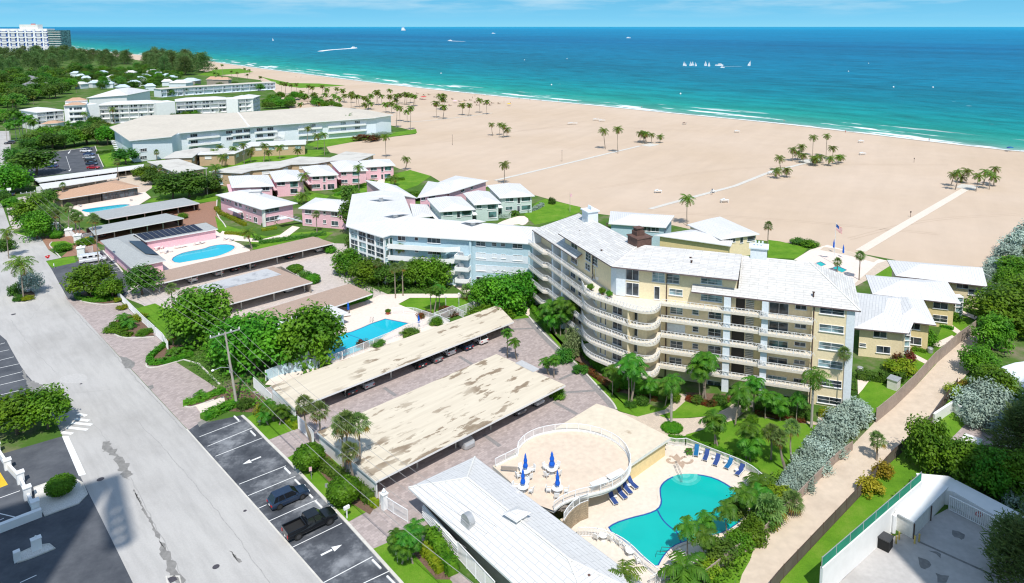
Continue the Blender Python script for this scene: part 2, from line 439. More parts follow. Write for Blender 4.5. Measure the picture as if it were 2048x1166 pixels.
def ribbon(b,path,w,z,h=0.0,closed=False,mi=0):
    P=[Vector((p[0],p[1],0))for p in path];n=len(P);Ls=[];Rs=[]
    for i in range(n):
        if closed:d=P[(i+1)%n]-P[i-1]
        else:d=P[min(i+1,n-1)]-P[max(i-1,0)]
        d.normalize();s=Vector((-d.y,d.x,0))*w/2
        Ls.append(P[i]+s);Rs.append(P[i]-s)
    rng=range(n)if closed else range(n-1)
    for i in rng:
        j=(i+1)%n
        a,c,d,e=Ls[i],Ls[j],Rs[j],Rs[i]
        b.quad((e.x,e.y,z),(d.x,d.y,z),(c.x,c.y,z),(a.x,a.y,z),mi)
        if h:
            b.quad((a.x,a.y,z-h),(a.x,a.y,z),(c.x,c.y,z),(c.x,c.y,z-h),mi)
            b.quad((e.x,e.y,z-h),(d.x,d.y,z-h),(d.x,d.y,z),(e.x,e.y,z),mi)
def kerb(name,px,w=.2,z=.12,closed=False,m=None,smooth=0,kind='structure'):
    p=GP(px)
    if smooth:p=smoothpoly(p,smooth,closed)
    b=MB();ribbon(b,p,w,z,z,closed)
    o=b.build(name,m or M['kerb'])
    if kind:struct(o,kind)
    return o
S.view_settings.view_transform='Standard';S.view_settings.look='None'
S.view_settings.exposure=0.18;S.view_settings.gamma=1.0
S.view_settings.use_curve_mapping=False
S.render.engine='CYCLES'
S.cycles.max_bounces=6;S.cycles.diffuse_bounces=4;S.cycles.glossy_bounces=2;S.cycles.transmission_bounces=3
S.cycles.transparent_max_bounces=4;S.cycles.caustics_reflective=False;S.cycles.caustics_refractive=False
S.cycles.use_denoising=True
S.cycles.pixel_filter_type='BLACKMAN_HARRIS';S.cycles.filter_width=1.2
SUN_EL=R(57);TRAV=Vector((-.22,.975,0)).normalized()
w=bpy.data.worlds.new('World');S.world=w;w.use_nodes=True
nt=w.node_tree;nt.nodes.clear()
wo=nt.nodes.new('ShaderNodeOutputWorld');bg=nt.nodes.new('ShaderNodeBackground');bg.inputs['Strength'].default_value=.15
sky=nt.nodes.new('ShaderNodeTexSky');sky.sky_type='NISHITA';sky.sun_disc=False
sky.sun_elevation=SUN_EL;sky.sun_rotation=math.atan2(-TRAV.x,-TRAV.y)
sky.air_density=1.0;sky.dust_density=.3;sky.ozone_density=2.5;sky.altitude=60
tc=nt.nodes.new('ShaderNodeTexCoord');sep=nt.nodes.new('ShaderNodeSeparateXYZ')
nt.links.new(tc.outputs['Generated'],sep.inputs[0])
low=nt.nodes.new('ShaderNodeValToRGB')
e=low.color_ramp.elements
for k,(p,c)in enumerate([(0.0,(1.6,4.1,5.5)),(.012,(1.25,3.7,5.4)),(.04,(.95,3.2,4.95)),(.25,(.9,2.0,3.4))]):
    if k>1:e.new(p)
    e[k].position=p;e[k].color=(c[0],c[1],c[2],1)
nt.links.new(sep.outputs['Z'],low.inputs['Fac'])
fade=nt.nodes.new('ShaderNodeMapRange');fade.inputs[1].default_value=.05;fade.inputs[2].default_value=.45
fade.inputs[3].default_value=1.0;fade.inputs[4].default_value=0.0
nt.links.new(sep.outputs['Z'],fade.inputs[0])
mx=nt.nodes.new('ShaderNodeMix');mx.data_type='RGBA'
nt.links.new(fade.outputs[0],mx.inputs[0]);nt.links.new(sky.outputs[0],mx.inputs[6]);nt.links.new(low.outputs[0],mx.inputs[7])
mp=nt.nodes.new('ShaderNodeMapping');mp.inputs['Scale'].default_value=(7,7,60)
nt.links.new(tc.outputs['Generated'],mp.inputs[0])
cn=nt.nodes.new('ShaderNodeTexNoise');cn.inputs['Scale'].default_value=1.1;cn.inputs['Detail'].default_value=7;cn.inputs['Roughness'].default_value=.62
nt.links.new(mp.outputs[0],cn.inputs['Vector'])
cr=nt.nodes.new('ShaderNodeValToRGB');cr.color_ramp.elements[0].position=.42;cr.color_ramp.elements[0].color=(0,0,0,1)
cr.color_ramp.elements[1].position=.80;cr.color_ramp.elements[1].color=(.85,.85,.85,1)
nt.links.new(cn.outputs[0],cr.inputs[0])
up=nt.nodes.new('ShaderNodeMapRange');up.inputs[1].default_value=.010;up.inputs[2].default_value=.036
nt.links.new(sep.outputs['Z'],up.inputs[0])
mul=nt.nodes.new('ShaderNodeMath');mul.operation='MULTIPLY'
nt.links.new(cr.outputs[0],mul.inputs[0]);nt.links.new(up.outputs[0],mul.inputs[1])
mc=nt.nodes.new('ShaderNodeMix');mc.data_type='RGBA';mc.inputs[7].default_value=(3.9,5.1,5.7,1)
nt.links.new(mul.outputs[0],mc.inputs[0]);nt.links.new(mx.outputs[2],mc.inputs[6])
nt.links.new(mc.outputs[2],bg.inputs['Color']);nt.links.new(bg.outputs[0],wo.inputs[0])
sl=bpy.data.lights.new('sun','SUN');sl.energy=4.1;sl.angle=R(.53);sl.color=(1.0,.955,.89)
so=bpy.data.objects.new('sun',sl);COL.objects.link(so);so.location=(60,-80,150)
so.rotation_euler=Vector((TRAV.x*math.cos(SUN_EL),TRAV.y*math.cos(SUN_EL),-math.sin(SUN_EL))).to_track_quat('-Z','Y').to_euler()
cd=bpy.data.cameras.new('camera');co=bpy.data.objects.new('camera',cd);COL.objects.link(co)
co.location=EYE;co.rotation_euler=(PI/2-TH,0,0)
cd.sensor_width=36;cd.sensor_fit='HORIZONTAL';cd.lens=FPX/2048*36
cd.shift_x=(1024-CX)/2048;cd.shift_y=(CY-583)/2048
cd.clip_start=1;cd.clip_end=400000
S.camera=co
SHORE_PX=[(-500,61.5),(-60,71),(60,84),(128,93),(177,101),(300,111),(406,120.5),(512,135),(615,148),(749,165),(846,175.5),(1024,194.5),(1178,208.5),(1333,224),(1536,243),(1690,260.5),(1858,281),(2012,298)]
sh=GP(SHORE_PX)
sh=[sh[0]+V*150000]+smoothpoly(sh,2,False)+[sh[-1]-V*300+U*40,sh[-1]-V*3000+U*300]
DS=[-14,0,2,4,7,11,16,23,32,45,60,80,110,150,210,300,420,600,900,1400,2200,4000,9000,25000,150000]
me=bpy.data.meshes.new('sea');vs=[];fs=[];uvs=[]
acc=0;arc=[]
for i,p in enumerate(sh):
    if i:acc+=min((p-sh[i-1]).length,4000)
    arc.append(acc)
for i,p in enumerate(sh):
    for d in DS:
        q=p+U*d;vs.append((q.x,q.y,-.45));uvs.append((arc[i],d))
nd=len(DS)
for i in range(len(sh)-1):
    for j in range(nd-1):
        fs.append((i*nd+j,i*nd+j+1,(i+1)*nd+j+1,(i+1)*nd+j))
me.from_pydata(vs,[],fs)
ul=me.uv_layers.new(name='UVMap')
for li,l in enumerate(me.loops):ul.data[li].uv=uvs[l.vertex_index]
t=NT('sea_water');tcn=t.n('ShaderNodeTexCoord');sx=t.n('ShaderNodeSeparateXYZ');t.l(tcn,'UV',sx,0)
wob=t.noise(.012,4,'uv',(1,1.5,1))
ad=t.n('ShaderNodeMath',operation='MULTIPLY_ADD');ad.inputs[1].default_value=70;ad.inputs[2].default_value=-35
t.l(wob,0,ad,0)
dm=t.n('ShaderNodeMath',operation='MULTIPLY');t.l(ad,0,dm,0)
sm=t.n('ShaderNodeMapRange');sm.inputs[1].default_value=10;sm.inputs[2].default_value=120;t.l(sx,1,sm,0);t.l(sm,0,dm,1)
d2=t.n('ShaderNodeMath',operation='ADD');t.l(sx,1,d2,0);t.l(dm,0,d2,1)
d3=t.n('ShaderNodeMath',operation='MAXIMUM');d3.inputs[1].default_value=0;t.l(d2,0,d3,0)
d4=t.n('ShaderNodeMath',operation='ADD');d4.inputs[1].default_value=1;t.l(d3,0,d4,0)
lg=t.n('ShaderNodeMath',operation='LOGARITHM');lg.inputs[1].default_value=20000;t.l(d4,0,lg,0)
colr=t.ramp(lg,0,[(0.0,(.36,.41,.35)),(.18,(.17,.34,.29)),(.30,(.05,.29,.225)),(.40,(.008,.245,.205)),(.475,(.002,.215,.225)),(.53,(.0,.18,.235)),(.60,(.0,.155,.245)),(.69,(.0,.145,.265)),(.755,(.0,.127,.26)),(.80,(.0,.165,.315)),(.93,(.0,.205,.375)),(1.0,(.002,.255,.44))])
st=t.noise(.05,8,'uv',(.4,1.0,1),rough=.78);rs=t.ramp(st,0,[(.3,.5),(.5,1.0),(.7,1.45)])
lgst=t.noise(.004,4,'uv',(.25,1.2,1));rl=t.ramp(lgst,0,[(.35,.84),(.65,1.10)])
c1=t.mix((colr,0),(rs,0),.9,'MULTIPLY');c1=t.mix(c1,(rl,0),1.0,'MULTIPLY')
fo=t.noise(.05,5,'uv',(.34,1.6,1),rough=.55);rf=t.ramp(fo,0,[(.56,0.0),(.60,1.0)])
dn=t.n('ShaderNodeMath',operation='DIVIDE');dn.inputs[1].default_value=70;t.l(sx,1,dn,0)
band=t.ramp(dn,0,[(0.0,.2),(.06,.85),(.16,1.0),(.48,.9),(.68,0.0)])
fm=t.n('ShaderNodeMath',operation='MULTIPLY');t.l(rf,0,fm,0);t.l(band,0,fm,1)
ed=t.noise(.25,5,'uv',(.4,1,1));ed2=t.n('ShaderNodeMath',operation='MULTIPLY_ADD');ed2.inputs[1].default_value=12;ed2.inputs[2].default_value=-3.0;t.l(ed,0,ed2,0)
le=t.n('ShaderNodeMath',operation='LESS_THAN');t.l(sx,1,le,0);t.l(ed2,0,le,1)
le2=t.n('ShaderNodeMath',operation='MULTIPLY');le2.inputs[1].default_value=.85;t.l(le,0,le2,0)
mxf=t.n('ShaderNodeMath',operation='MAXIMUM');t.l(fm,0,mxf,0);t.l(le2,0,mxf,1)
wc=t.noise(.16,4,'uv',(.45,1.6,1),rough=.6);rw=t.ramp(wc,0,[(.715,0.0),(.74,.55)])
dw=t.n('ShaderNodeMapRange');dw.inputs[1].default_value=60;dw.inputs[2].default_value=160;t.l(sx,1,dw,0)
wm=t.n('ShaderNodeMath',operation='MULTIPLY');t.l(rw,0,wm,0);t.l(dw,0,wm,1)
mx2=t.n('ShaderNodeMath',operation='MAXIMUM');t.l(mxf,0,mx2,0);t.l(wm,0,mx2,1)
c2=t.mix(c1,(.80,.82,.82),(mx2,0))
bw=t.noise(.10,6,'uv',(.5,1.3,1),rough=.7)
me.materials.append(t.surf(c2,.5,.05,bump=(bw,0),bstr=.55,bdist=1.0))
M['sea']=me.materials[0]
sea=bpy.data.objects.new('sea',me);COL.objects.link(sea);struct(sea)
me=bpy.data.meshes.new('beach');vs=[];fs=[]
BACK=[-1,0,7,26]
for p in sh:
    for d,z in((-1200,0),(-60,0),(-6,-.05),(6,-.85),(60,-4)):
        q=p+U*d;vs.append((q.x,q.y,z))
for i in range(len(sh)-1):
    for j in range(4):fs.append((i*5+j,i*5+j+1,(i+1)*5+j+1,(i+1)*5+j))
me.from_pydata(vs,[],fs);me.materials.append(M['sand'])
o=bpy.data.objects.new('beach',me);COL.objects.link(o);struct(o)
COAST=[(-500,66),(-60,78),(60,92),(140,101),(330,128),(400,141),(440,150),(520,160),(552,185),(580,218),(690,223),(700,232),(830,262),(832,268),(650,290),(660,305),(760,322),(800,338),(862,352),(905,378),(1000,372),(1075,392),(1120,404),(1162,415),(1165,424),(1300,440),(1430,470),(1535,482),(1600,488),(1640,497),(1700,503),(1790,520),(1800,530),(1980,540),(2040,500),(2120,440),(2600,330)]
land=GP(COAST)+[Vector((900,-200,0)),Vector((-900,-200,0))]
sheet('ground',land,M['inland'],.02,world=True)
sheet('lawn',[(520,153),(560,170),(600,176),(665,173),(690,171),(640,167),(580,166)],M['grass'],.03)
sheet('lawn',[(395,150),(430,139),(480,137),(508,144),(470,148),(420,152)],M['grass'],.03)
ROADR=[(-420,250),(-60,365),(0,398),(20,454),(29,467),(80,473),(97,500),(122,516),(92,522),(104,540),(139,604),(240,715),(373,858),(645,1166),(720,1250)]
ROADL=[(330,1250),(266,1166),(205,1040),(168,950),(134,872),(112,826),(92,790),(66,770),(45,737),(20,700),(0,670),(-60,600),(-200,500),(-420,300)]
ROADL=[(x-(9 if y>500 else 0),y)for x,y in ROADL]
sheet('road',ROADR+ROADL,M['concrete'],.03)
sheet('road',[(-40,262),(18,262),(22,300),(10,340),(20,398),(-60,420),(-200,300)],M['concrete'],.032)
sheet('parking_lot',[(-260,560),(-60,600),(0,670),(13,681),(24,702),(40,730),(52,748),(70,768),(88,782),(92,792),(60,830),(-60,860),(-300,860)],M['asphaltdark'],.036)
sheet('driveway',[(-300,1010),(-60,926),(15,905),(124,873),(160,952),(205,1042),(266,1167),(320,1260),(-300,1300)],M['asphaltdark'],.036)
sheet('parking_lot',[(375,862),(384,851),(482,831),(500,848),(535,882),(572,918),(694,1046),(802,1166),(860,1230),(880,1260),(735,1262),(646,1167),(510,1012)],M['asphalt'],.036)
sheet('forecourt_paving',[(130,594),(165,590),(240,603),(330,684),(345,720),(440,780),(420,812),(430,822),(396,848),(378,860),(372,856),(240,714),(138,604)],M['paver'],.040)
sheet('courtyard_paving',[(480,790),(560,836),(620,870),(660,915),(760,1015),(830,1060),(1000,990),(1120,900),(1236,822),(1205,785),(1160,735),(1115,696),(1075,656),(1056,634),(1010,640),(760,715)],M['paver'],.042)
sheet('courtyard_paving',[(235,590),(300,556),(640,486),(700,488),(706,530),(745,575),(800,600),(760,650),(640,645),(520,665),(420,640),(350,655),(285,610)],M['paverlight'],.042)
b=MB()
for p,q in(((964,661),(1072,657)),((1118,760),(1158,742)),((1122,786),(1198,781)),((1108,804),(1154,829)),((768,776),(792,792)),((918,713),(944,729)),((968,870),(1000,893))):
    ribbon(b,[G(*p),G(*q)],.62,.052)
struct(b.build('paver_band',M['paverband']))
b=MB();ribbon(b,smoothpoly(GP([(1030,640),(1052,632),(1074,657),(1112,696),(1158,738),(1200,783),(1222,806),(1232,820)]),2,False),1.5,.050);struct(b.build('paver_band',M['paverband']))
sheet('driveway',[(533,882),(596,857),(628,885),(572,919)],M['paver'],.046)
sheet('driveway',[(694,1046),(756,1012),(815,1042),(870,1090),(744,1099)],M['paver'],.046)
sheet('driveway',[(864,1166),(910,1140),(960,1180),(900,1230)],M['paver'],.046)
sheet('driveway',[(80,472),(106,464),(124,486),(97,500)],M['brickred'],.04)
sheet('driveway',[(122,515),(150,490),(165,494),(190,486),(200,500),(176,508),(148,512)],M['brickred'],.04)
sheet('driveway',[(105,498),(150,492),(196,486),(180,470),(160,458),(130,464)],M['brickred'],.041)
sheet('courtyard_paving',[(165,470),(230,450),(399,408),(436,400),(434,404),(432,430),(446,448),(449,458),(436,457),(412,445),(270,468),(205,490)],M['brickred'],.04)
sheet('parking_lot',[(100,533),(148,526),(205,500),(220,515),(246,545),(262,575),(240,600),(150,602),(136,598),(118,566)],M['asphaltdark'],.042)
sheet('parking_lot',[(20,318),(75,308),(165,297),(190,293),(197,312),(207,334),(205,340),(110,350),(70,356),(10,350)],M['asphaltdark'],.04)
sheet('courtyard_paving',[(150,360),(275,335),(290,350),(310,372),(290,385),(100,400)],M['paverpath'],.039)
sheet('pavement',[(10,400),(55,392),(78,395),(90,420),(58,445),(26,462),(18,440)],M['paverlight'],.041)
b=MB()
for pts in([(120,753),(170,745),(178,765),(118,768)],):
    b.poly([(q.x,q.y,.034)for q in ccw(smoothpoly(GP(pts),2))])
struct(b.build('road_patch',M['patch']))
def blot(b,pts,z=.038,it=2,jit=.25):
    p=GP(pts);o=[]
    n=len(p)
    for i in range(n):
        a,c=p[i],p[(i+1)%n]
        k=max(2,int((c-a).length/.45))
        for j in range(k):
            q=a.lerp(c,j/k);o.append(Vector((q.x+rnd.uniform(-jit,jit),q.y+rnd.uniform(-jit,jit),0)))
    b.poly([(q.x,q.y,z)for q in ccw(o)])
b=MB()
blot(b,[(206,884),(220,882),(222,892),(240,910),(258,935),(262,950),(256,960),(246,955),(238,935),(228,915),(208,903)])
blot(b,[(266,978),(274,990),(290,1020),(306,1045),(318,1070),(322,1078),(314,1078),(302,1052),(284,1020)],jit=.12)
blot(b,[(318,1078),(330,1092),(345,1120),(356,1142),(372,1165),(350,1166),(336,1140),(322,1108)],jit=.2)
blot(b,[(456,1100),(466,1108),(482,1124),(474,1126)],jit=.15)
blot(b,[(240,713),(256,716),(268,724),(269,733),(262,738),(250,736),(244,726)],z=.048,jit=.12)
blot(b,[(395,846),(404,840),(418,842),(398,854)],z=.048,jit=.12)
blot(b,[(296,772),(306,770),(309,776),(300,780)],z=.048,jit=.12)
blot(b,[(42,735),(52,750),(58,758),(72,766),(86,768),(90,786),(66,790),(54,774),(48,756)],z=.038,jit=.2)
struct(b.build('damp_patch',M['damp']))
b=MB()
for path,wd in(([(273,840),(330,900),(400,980),(470,1070),(540,1166)],.10),([(20,640),(60,690),(110,745)],.07),([(262,955),(300,1030),(340,1110),(372,1166)],.09),([(138,610),(240,722),(366,860)],.16),([(182,840),(220,890)],.06),([(150,785),(190,783),(220,779)],.06),([(90,600),(60,640)],.05)):
    p=[]
    for q,d in along(GP(path),1.2):
        p.append(q+Vector((rnd.uniform(-.12,.12),rnd.uniform(-.12,.12),0)))
    ribbon(b,p,wd,.0345)
struct(b.build('road_crack',plain('crack_grey',(.35,.34,.325),.9,.15,2)))
b=MB()
for x,y,r_ in((201,959,.42),(432,1134,.36),(27,629,.42),(490,1022,.2),(162,768,.2)):
    q=G(x,y);b.lathe([(r_,.0),(r_,.006)],18,(q.x,q.y,.038))
q=G(345,1159);b.box(q.x,q.y,.04,.9,.7,.02,VA)
struct(b.build('manhole',plain('manhole_iron',(.07,.065,.075),.7,.2,5)))
b=MB();ribbon(b,[G(332,1153),G(358,1153),G(362,1168),G(336,1169)],.2,.05,.02,True);struct(b.build('drain_frame',M['kerb']))
kerb('kerb',[(484,832),(500,846),(535,882),(572,918),(694,1046),(802,1166),(850,1222)],.34,.14)
kerb('kerb',[(646,1167),(510,1012),(373,858)],.18,.045)
kerb('kerb',[(1058,634),(1076,657),(1114,694),(1160,735),(1203,782),(1226,806),(1233,820)],.28,.16,smooth=2)
kerb('kerb',[(150,594),(158,601),(175,606),(205,610),(240,607)],.25,.14,smooth=1)
kerb('kerb',[(234,637),(224,650),(223,663),(232,672),(255,677),(285,676),(309,674)],.25,.14,smooth=1)
kerb('kerb',[(300,721),(291,730),(296,737),(315,735),(384,715),(440,770)],.25,.14,smooth=1)
kerb('kerb',[(367,811),(376,816),(392,813),(428,800)],.25,.14,smooth=1)
kerb('kerb',[(29,602),(34,606),(50,606),(66,600),(71,594)],.22,.14,smooth=1)
kerb('kerb',[(29,467),(60,476),(84,472)],.25,.12,smooth=1)
kerb('kerb',[(122,516),(104,497),(98,490),(104,484)],.25,.12,smooth=1)
kerb('kerb',[(190,292),(197,312),(207,334)],.3,.14)
kerb('kerb',[(78,307),(165,297)],.4,.14)
kerb('kerb',[(246,545),(222,515),(206,501)],.3,.12)
kerb('kerb',[(434,400),(433,418),(436,434),(447,446),(452,455)],.3,.12,smooth=1)
kerb('kerb',[(684,548),(688,560),(704,573),(735,585),(745,590)],.4,.3,smooth=1)
def line(b,p,q,wd=.11,z=.041):
    ribbon(b,[G(*p),G(*q)],wd,z)
b=MB()
for p,q in(((399,874),(482,842)),((415,893),(505,856)),((431,913),(525,876)),((478,969),(572,932)),((496,992),(591,953)),((515,1018),(533,1010)),((602,985),(613,975)),((537,1043),(634,1000)),((581,1097),(684,1047)),((647,1166),(745,1114)),((672,1193),(778,1143))):
    line(b,p,q)
for(x,y)in((473,838),(506,868),(575,943),(596,967),(619,991),(637,1010),(753,1130),(783,1163)):
    c=G(x,y);b.box(c.x,c.y,.10,1.75,.2,.13,VA)
def arrow(b,p,q,z=.041):
    A,B=G(*p),G(*q);d=(B-A);L=d.length;d.normalize();s=Vector((-d.y,d.x,0))
    def P(a,c):v=A+d*a*L+s*c;return(v.x,v.y,z)
    b.quad(P(0,-.14),P(.52,-.14),P(.52,.14),P(0,.14));b.poly([P(.56,-.45),P(1,0),P(.56,.45)])
arrow(b,(522,914),(485,929));arrow(b,(642,1111),(684,1090))
struct(b.build('parking_marking',M['paint']))
b=MB()
for p,q in(((-40,712),(18,700)),((-40,731),(28,714)),((-40,745),(38,728)),((-40,765),(44,744)),((-40,780),(49,759)),((-40,800),(52,778)),((-40,700),(10,686))):
    line(b,p,q,.12,.044)
for(x0,y0,x1,y1)in((155,828,173,832),(150,838,178,842),(142,846,184,850),(133,855,175,860),(124,865,145,868)):
    ribbon(b,[G(x0,y0),G(x1,y1)],.52,.046)
p=GP([(124,873),(137,873),(172,949),(158,953)]);b.poly([(q.x,q.y,.046)for q in ccw(p)])
for p,q in(((-10,1000),(40,982)),((-20,1023),(48,1039)),((-10,1045),(8,1037)),((40,1166),(73,1151))):line(b,p,q,.12,.046)
struct(b.build('road_marking',M['paint']))
b=MB();p=GP([(-30,950),(0,945),(16,970),(-5,978)]);b.poly([(q.x,q.y,.046)for q in ccw(p)]);struct(b.build('road_marking',M['paintyellow']))
b=MB()
for p,q in(((160,534),(222,523)),((185,538),(230,528)),((197,543),(238,535)),((208,548),(244,541)),((176,530),(212,518)),((206,502),(247,545))):line(b,p,q,.14,.046)
arrow(b,(141,301),(136,308),.046);arrow(b,(142,338),(138,343),.046)
line(b,(132,312),(141,340),.1,.046)
struct(b.build('parking_marking',M['paint']))
b=MB()
T=GP([(91,513),(98.5,510.5),(96,517)])
for i in range(3):ribbon(b,[T[i],T[(i+1)%3]],.42,.036)
struct(b.build('yield_marking',M['paintred']))
L=lambda pts,z=.05,s=0:sheet('lawn',pts,M['grass'],z,smooth=s)
L([(490,838),(516,824),(560,836),(597,857),(534,881)])
L([(572,918),(628,885),(660,912),(758,1011),(695,1045)])
L([(745,1099),(800,1075),(875,1135),(905,1165),(880,1230),(850,1222),(803,1165)])
L([(270,618),(310,607),(345,625),(380,660),(345,690),(300,640)])
L([(26,466),(48,460),(84,452),(112,455),(118,470),(80,473),(60,475)])
L([(98,490),(104,484),(130,482),(150,490),(126,494),(110,496)])
L([(92,523),(148,512),(152,525),(104,536)])
L([(198,312),(232,303),(262,318),(262,328),(212,334)])
L([(612,290),(660,272),(770,268),(832,258),(834,266),(700,285),(640,296)],.052)
L([(520,320),(600,300),(650,302),(610,322),(540,335)],.05)
L([(440,322),(560,300),(640,300),(660,306),(520,340),(440,340)],.048)
L([(765,375),(772,356),(800,345),(820,340),(862,352),(835,371),(800,383)],.052)
L([(662,392),(690,375),(740,362),(755,370),(758,385),(720,402),(690,400)],.052)
L([(585,392),(620,384),(660,392),(640,405),(600,408)],.052)
L([(300,370),(330,352),(345,360),(332,376),(312,380)],.052,1)
L([(290,404),(330,388),(370,382),(405,395),(436,390),(434,402),(405,405),(330,408)],.052)
L([(430,432),(455,452),(490,462),(520,470),(560,480),(520,490),(470,480),(436,460)],.052)
L([(500,480),(560,468),(640,462),(668,466),(640,482),(560,492),(505,500)],.053)
L([(1048,430),(1075,404),(1090,398),(1115,404),(1160,414),(1160,424),(1120,440),(1070,450)],.052)
L([(1020,445),(1040,442),(1046,449),(1030,455)],.052,1)
L([(1536,480),(1560,483),(1616,496),(1598,518),(1536,516)],.052)
L([(1600,512),(1640,512),(1626,525)],.052)
L([(1660,540),(1690,526),(1722,545),(1708,556)],.052)
L([(1735,552),(1775,520),(1790,555)],.052)
L([(790,612),(830,592),(880,586),(935,590),(945,610),(890,632),(840,622)],.052)
L([(1010,622),(1042,606),(1058,622),(1058,636),(1020,640)],.052)
L([(1060,620),(1075,640),(1115,690),(1160,730),(1180,745),(1240,790),(1330,820),(1275,834),(1235,821),(1204,781),(1160,733)],.055)
L([(1310,828),(1360,790),(1470,795),(1455,815),(1420,832),(1380,836),(1330,838)],.055,1)
L([(1365,876),(1378,866),(1410,858),(1460,840),(1520,836),(1640,852),(1700,860),(1600,940),(1560,960),(1480,925),(1400,888)],.055)
L([(1715,765),(1750,755),(1830,775),(1752,838),(1720,800)],.052)
L([(1830,775),(1800,740),(1825,700),(1860,690),(1880,720)],.052)
L([(1880,715),(1868,690),(1890,640),(1930,630),(1955,650),(1915,685)],.052)
L([(1960,640),(1940,620),(1970,570),(2000,580),(1990,610)],.052)
L([(1564,1160),(1648,1070),(1732,981),(1782,925),(1858,857),(1899,797),(1935,790),(1990,830),(1900,900),(1838,960),(1700,1100),(1580,1230),(1520,1230)],.052)
L([(1380,1200),(1410,1166),(1472,1116),(1508,1096),(1500,1122),(1484,1150),(1470,1200)],.06)
sheet('sand_path',[(1380,1230),(1408,1165),(1470,1114),(1513,1091),(1600,999),(1670,927),(1752,842),(1788,812),(1829,773),(1869,729),(1917,686),(1949,662),(1990,620),(2030,588),(2090,540),(2140,540),(2060,600),(2010,640),(1990,667),(1975,692),(1940,742),(1920,765),(1899,797),(1858,857),(1782,925),(1732,981),(1648,1070),(1564,1160),(1510,1230)],M['sandpath'],.045)
PTH=lambda pts,z=.058,m='paverpath',s=1:sheet('path',pts,M[m],z,smooth=s)
PTH([(1232,822),(1275,834),(1330,820),(1360,788),(1385,790),(1350,822),(1318,832),(1335,838),(1380,837),(1420,833),(1458,815),(1478,796),(1510,800),(1505,812),(1470,840),(1412,858),(1372,870),(1365,882),(1338,876)],.057,'paverpath',0)
PTH([(1500,800),(1500,812),(1530,836),(1640,852),(1650,848),(1530,826)],.058,'paverpath',0)
PTH([(1636,828),(1648,828),(1650,856),(1636,854)],.059,'deckpink',0)
PTH([(1042,605),(1060,598),(1066,606),(1058,618),(1060,632),(1052,632),(1046,618)],.058,'deckpink')
PTH([(760,590),(800,588),(930,588),(905,570),(925,545),(945,555),(948,580),(1000,590),(1040,600),(1035,606),(930,596),(820,596),(790,612),(790,640),(745,640),(740,600)],.058,'deckpink',0)
PTH([(445,462),(470,470),(520,480),(560,470),(585,452),(600,455),(570,478),(540,486),(470,482),(436,472)],.058,'deckpink',0)
PTH([(755,360),(770,356),(768,375),(782,382),(768,384),(752,372)],.058,'deckpink')
PTH([(1010,440),(1045,430),(1060,440),(1048,452),(1035,448),(1010,455),(990,450)],.058,'deckpink')
PTH([(1890,640),(1870,640),(1914,668),(1952,685)],.06,'deckpink',0)
PTH([(1862,690),(1880,695),(1912,676),(1904,671)],.06,'deckpink',0)
PTH([(1822,705),(1855,722),(1850,728),(1818,712)],.06,'deckpink',0)
PTH([(1920,620),(1955,634),(1950,640),(1916,625)],.06,'deckpink',0)
PTH([(1715,760),(1740,750),(1790,752),(1785,758),(1742,757),(1725,780),(1716,790)],.06,'deckpink',0)
PTH([(1690,585),(1755,527),(1780,520),(1790,526),(1735,560)],.06,'paverpath',0)
PTH([(1588,520),(1620,500),(1655,490),(1720,510),(1790,525),(1760,532),(1735,555),(1700,580),(1660,545),(1620,528)],.059,'deckpink',0)
sheet('sand_pit',[(1640,500),(1648,494),(1700,503),(1758,518),(1748,525),(1700,512)],M['sandpath'],.075)
for pts,wd in(([(1721,502),(1800,455),(1942,372)],2.6),([(785,245),(835,243),(890,238),(940,232),(985,226)],1.3),([(1300,418),(1380,396),(1470,372),(1530,348),(1555,340),(1605,328),(1640,318)],1.8),([(990,361),(1050,347),(1130,328),(1200,311),(1280,292)],1.8)):
    b=MB();ribbon(b,GP(pts),wd,.06);struct(b.build('beach_walkway',M['deck' if wd>2 else 'kerb']))
b=MB()
for path in([(1036,262),(1100,255),(1170,243)],[(700,300),(900,285),(1120,250),(1400,262)],[(1180,380),(1500,330),(1900,330)],[(1240,420),(1560,440),(1880,470)],[(1700,480),(1850,440),(2040,430)]):
    for o_ in(0,1.7):ribbon(b,[q+Vector((0,o_,0))for q in smoothpoly(GP(path),2,False)],.34,.012)
struct(b.build('sand_track',plain('tracked_sand',(.50,.385,.285),.95,.05,.5)))
b=MB()
for(x,y,n)in((1617,322,3),(1935,374,3),(1300,290,2)):
    c=G(x,y);b.box(c.x,c.y,.05,8,6,.06,UA)
struct(b.build('beach_pavement',M['kerb']))
sheet('service_yard',[(1676,1166),(1764,1081),(1800,1070),(1900,1016),(1985,1050),(2070,1100),(2100,1260),(1560,1290)],stained('service_yard_concrete',(.46,.44,.425),(.30,.285,.27),s1=.12,lo=.45,hi=.7,amount=.7,s2=1.5),.07)
sheet('terrace_paving',[(1930,850),(1990,830),(2060,850),(2060,900),(1960,890),(1900,880)],M['brickred']if 0 else M['paver'],.06)
sheet('planting_bed',[(440,790),(470,770),(540,800),(590,850),(516,826),(440,822)],M['mulch'],.047)
sheet('planting_bed',[(604,905),(650,900),(672,930),(760,1000),(740,1030),(690,1000)],M['mulch'],.056)
sheet('planting_bed',[(820,1100),(850,1080),(905,1140),(900,1160),(872,1160)],M['mulch'],.056)
sheet('planting_bed',[(1150,720),(1180,735),(1240,785),(1330,806),(1290,800),(1230,770),(1160,700)],M['mulch'],.058)
sheet('planting_bed',[(1370,785),(1470,790),(1460,800),(1420,812),(1380,800)],M['mulch'],.060)
sheet('gravel_bed',[(67,977),(95,967),(148,958),(165,968),(174,990),(157,1008),(89,1033),(72,1005)],M['gravel'],.10,thick=.1)
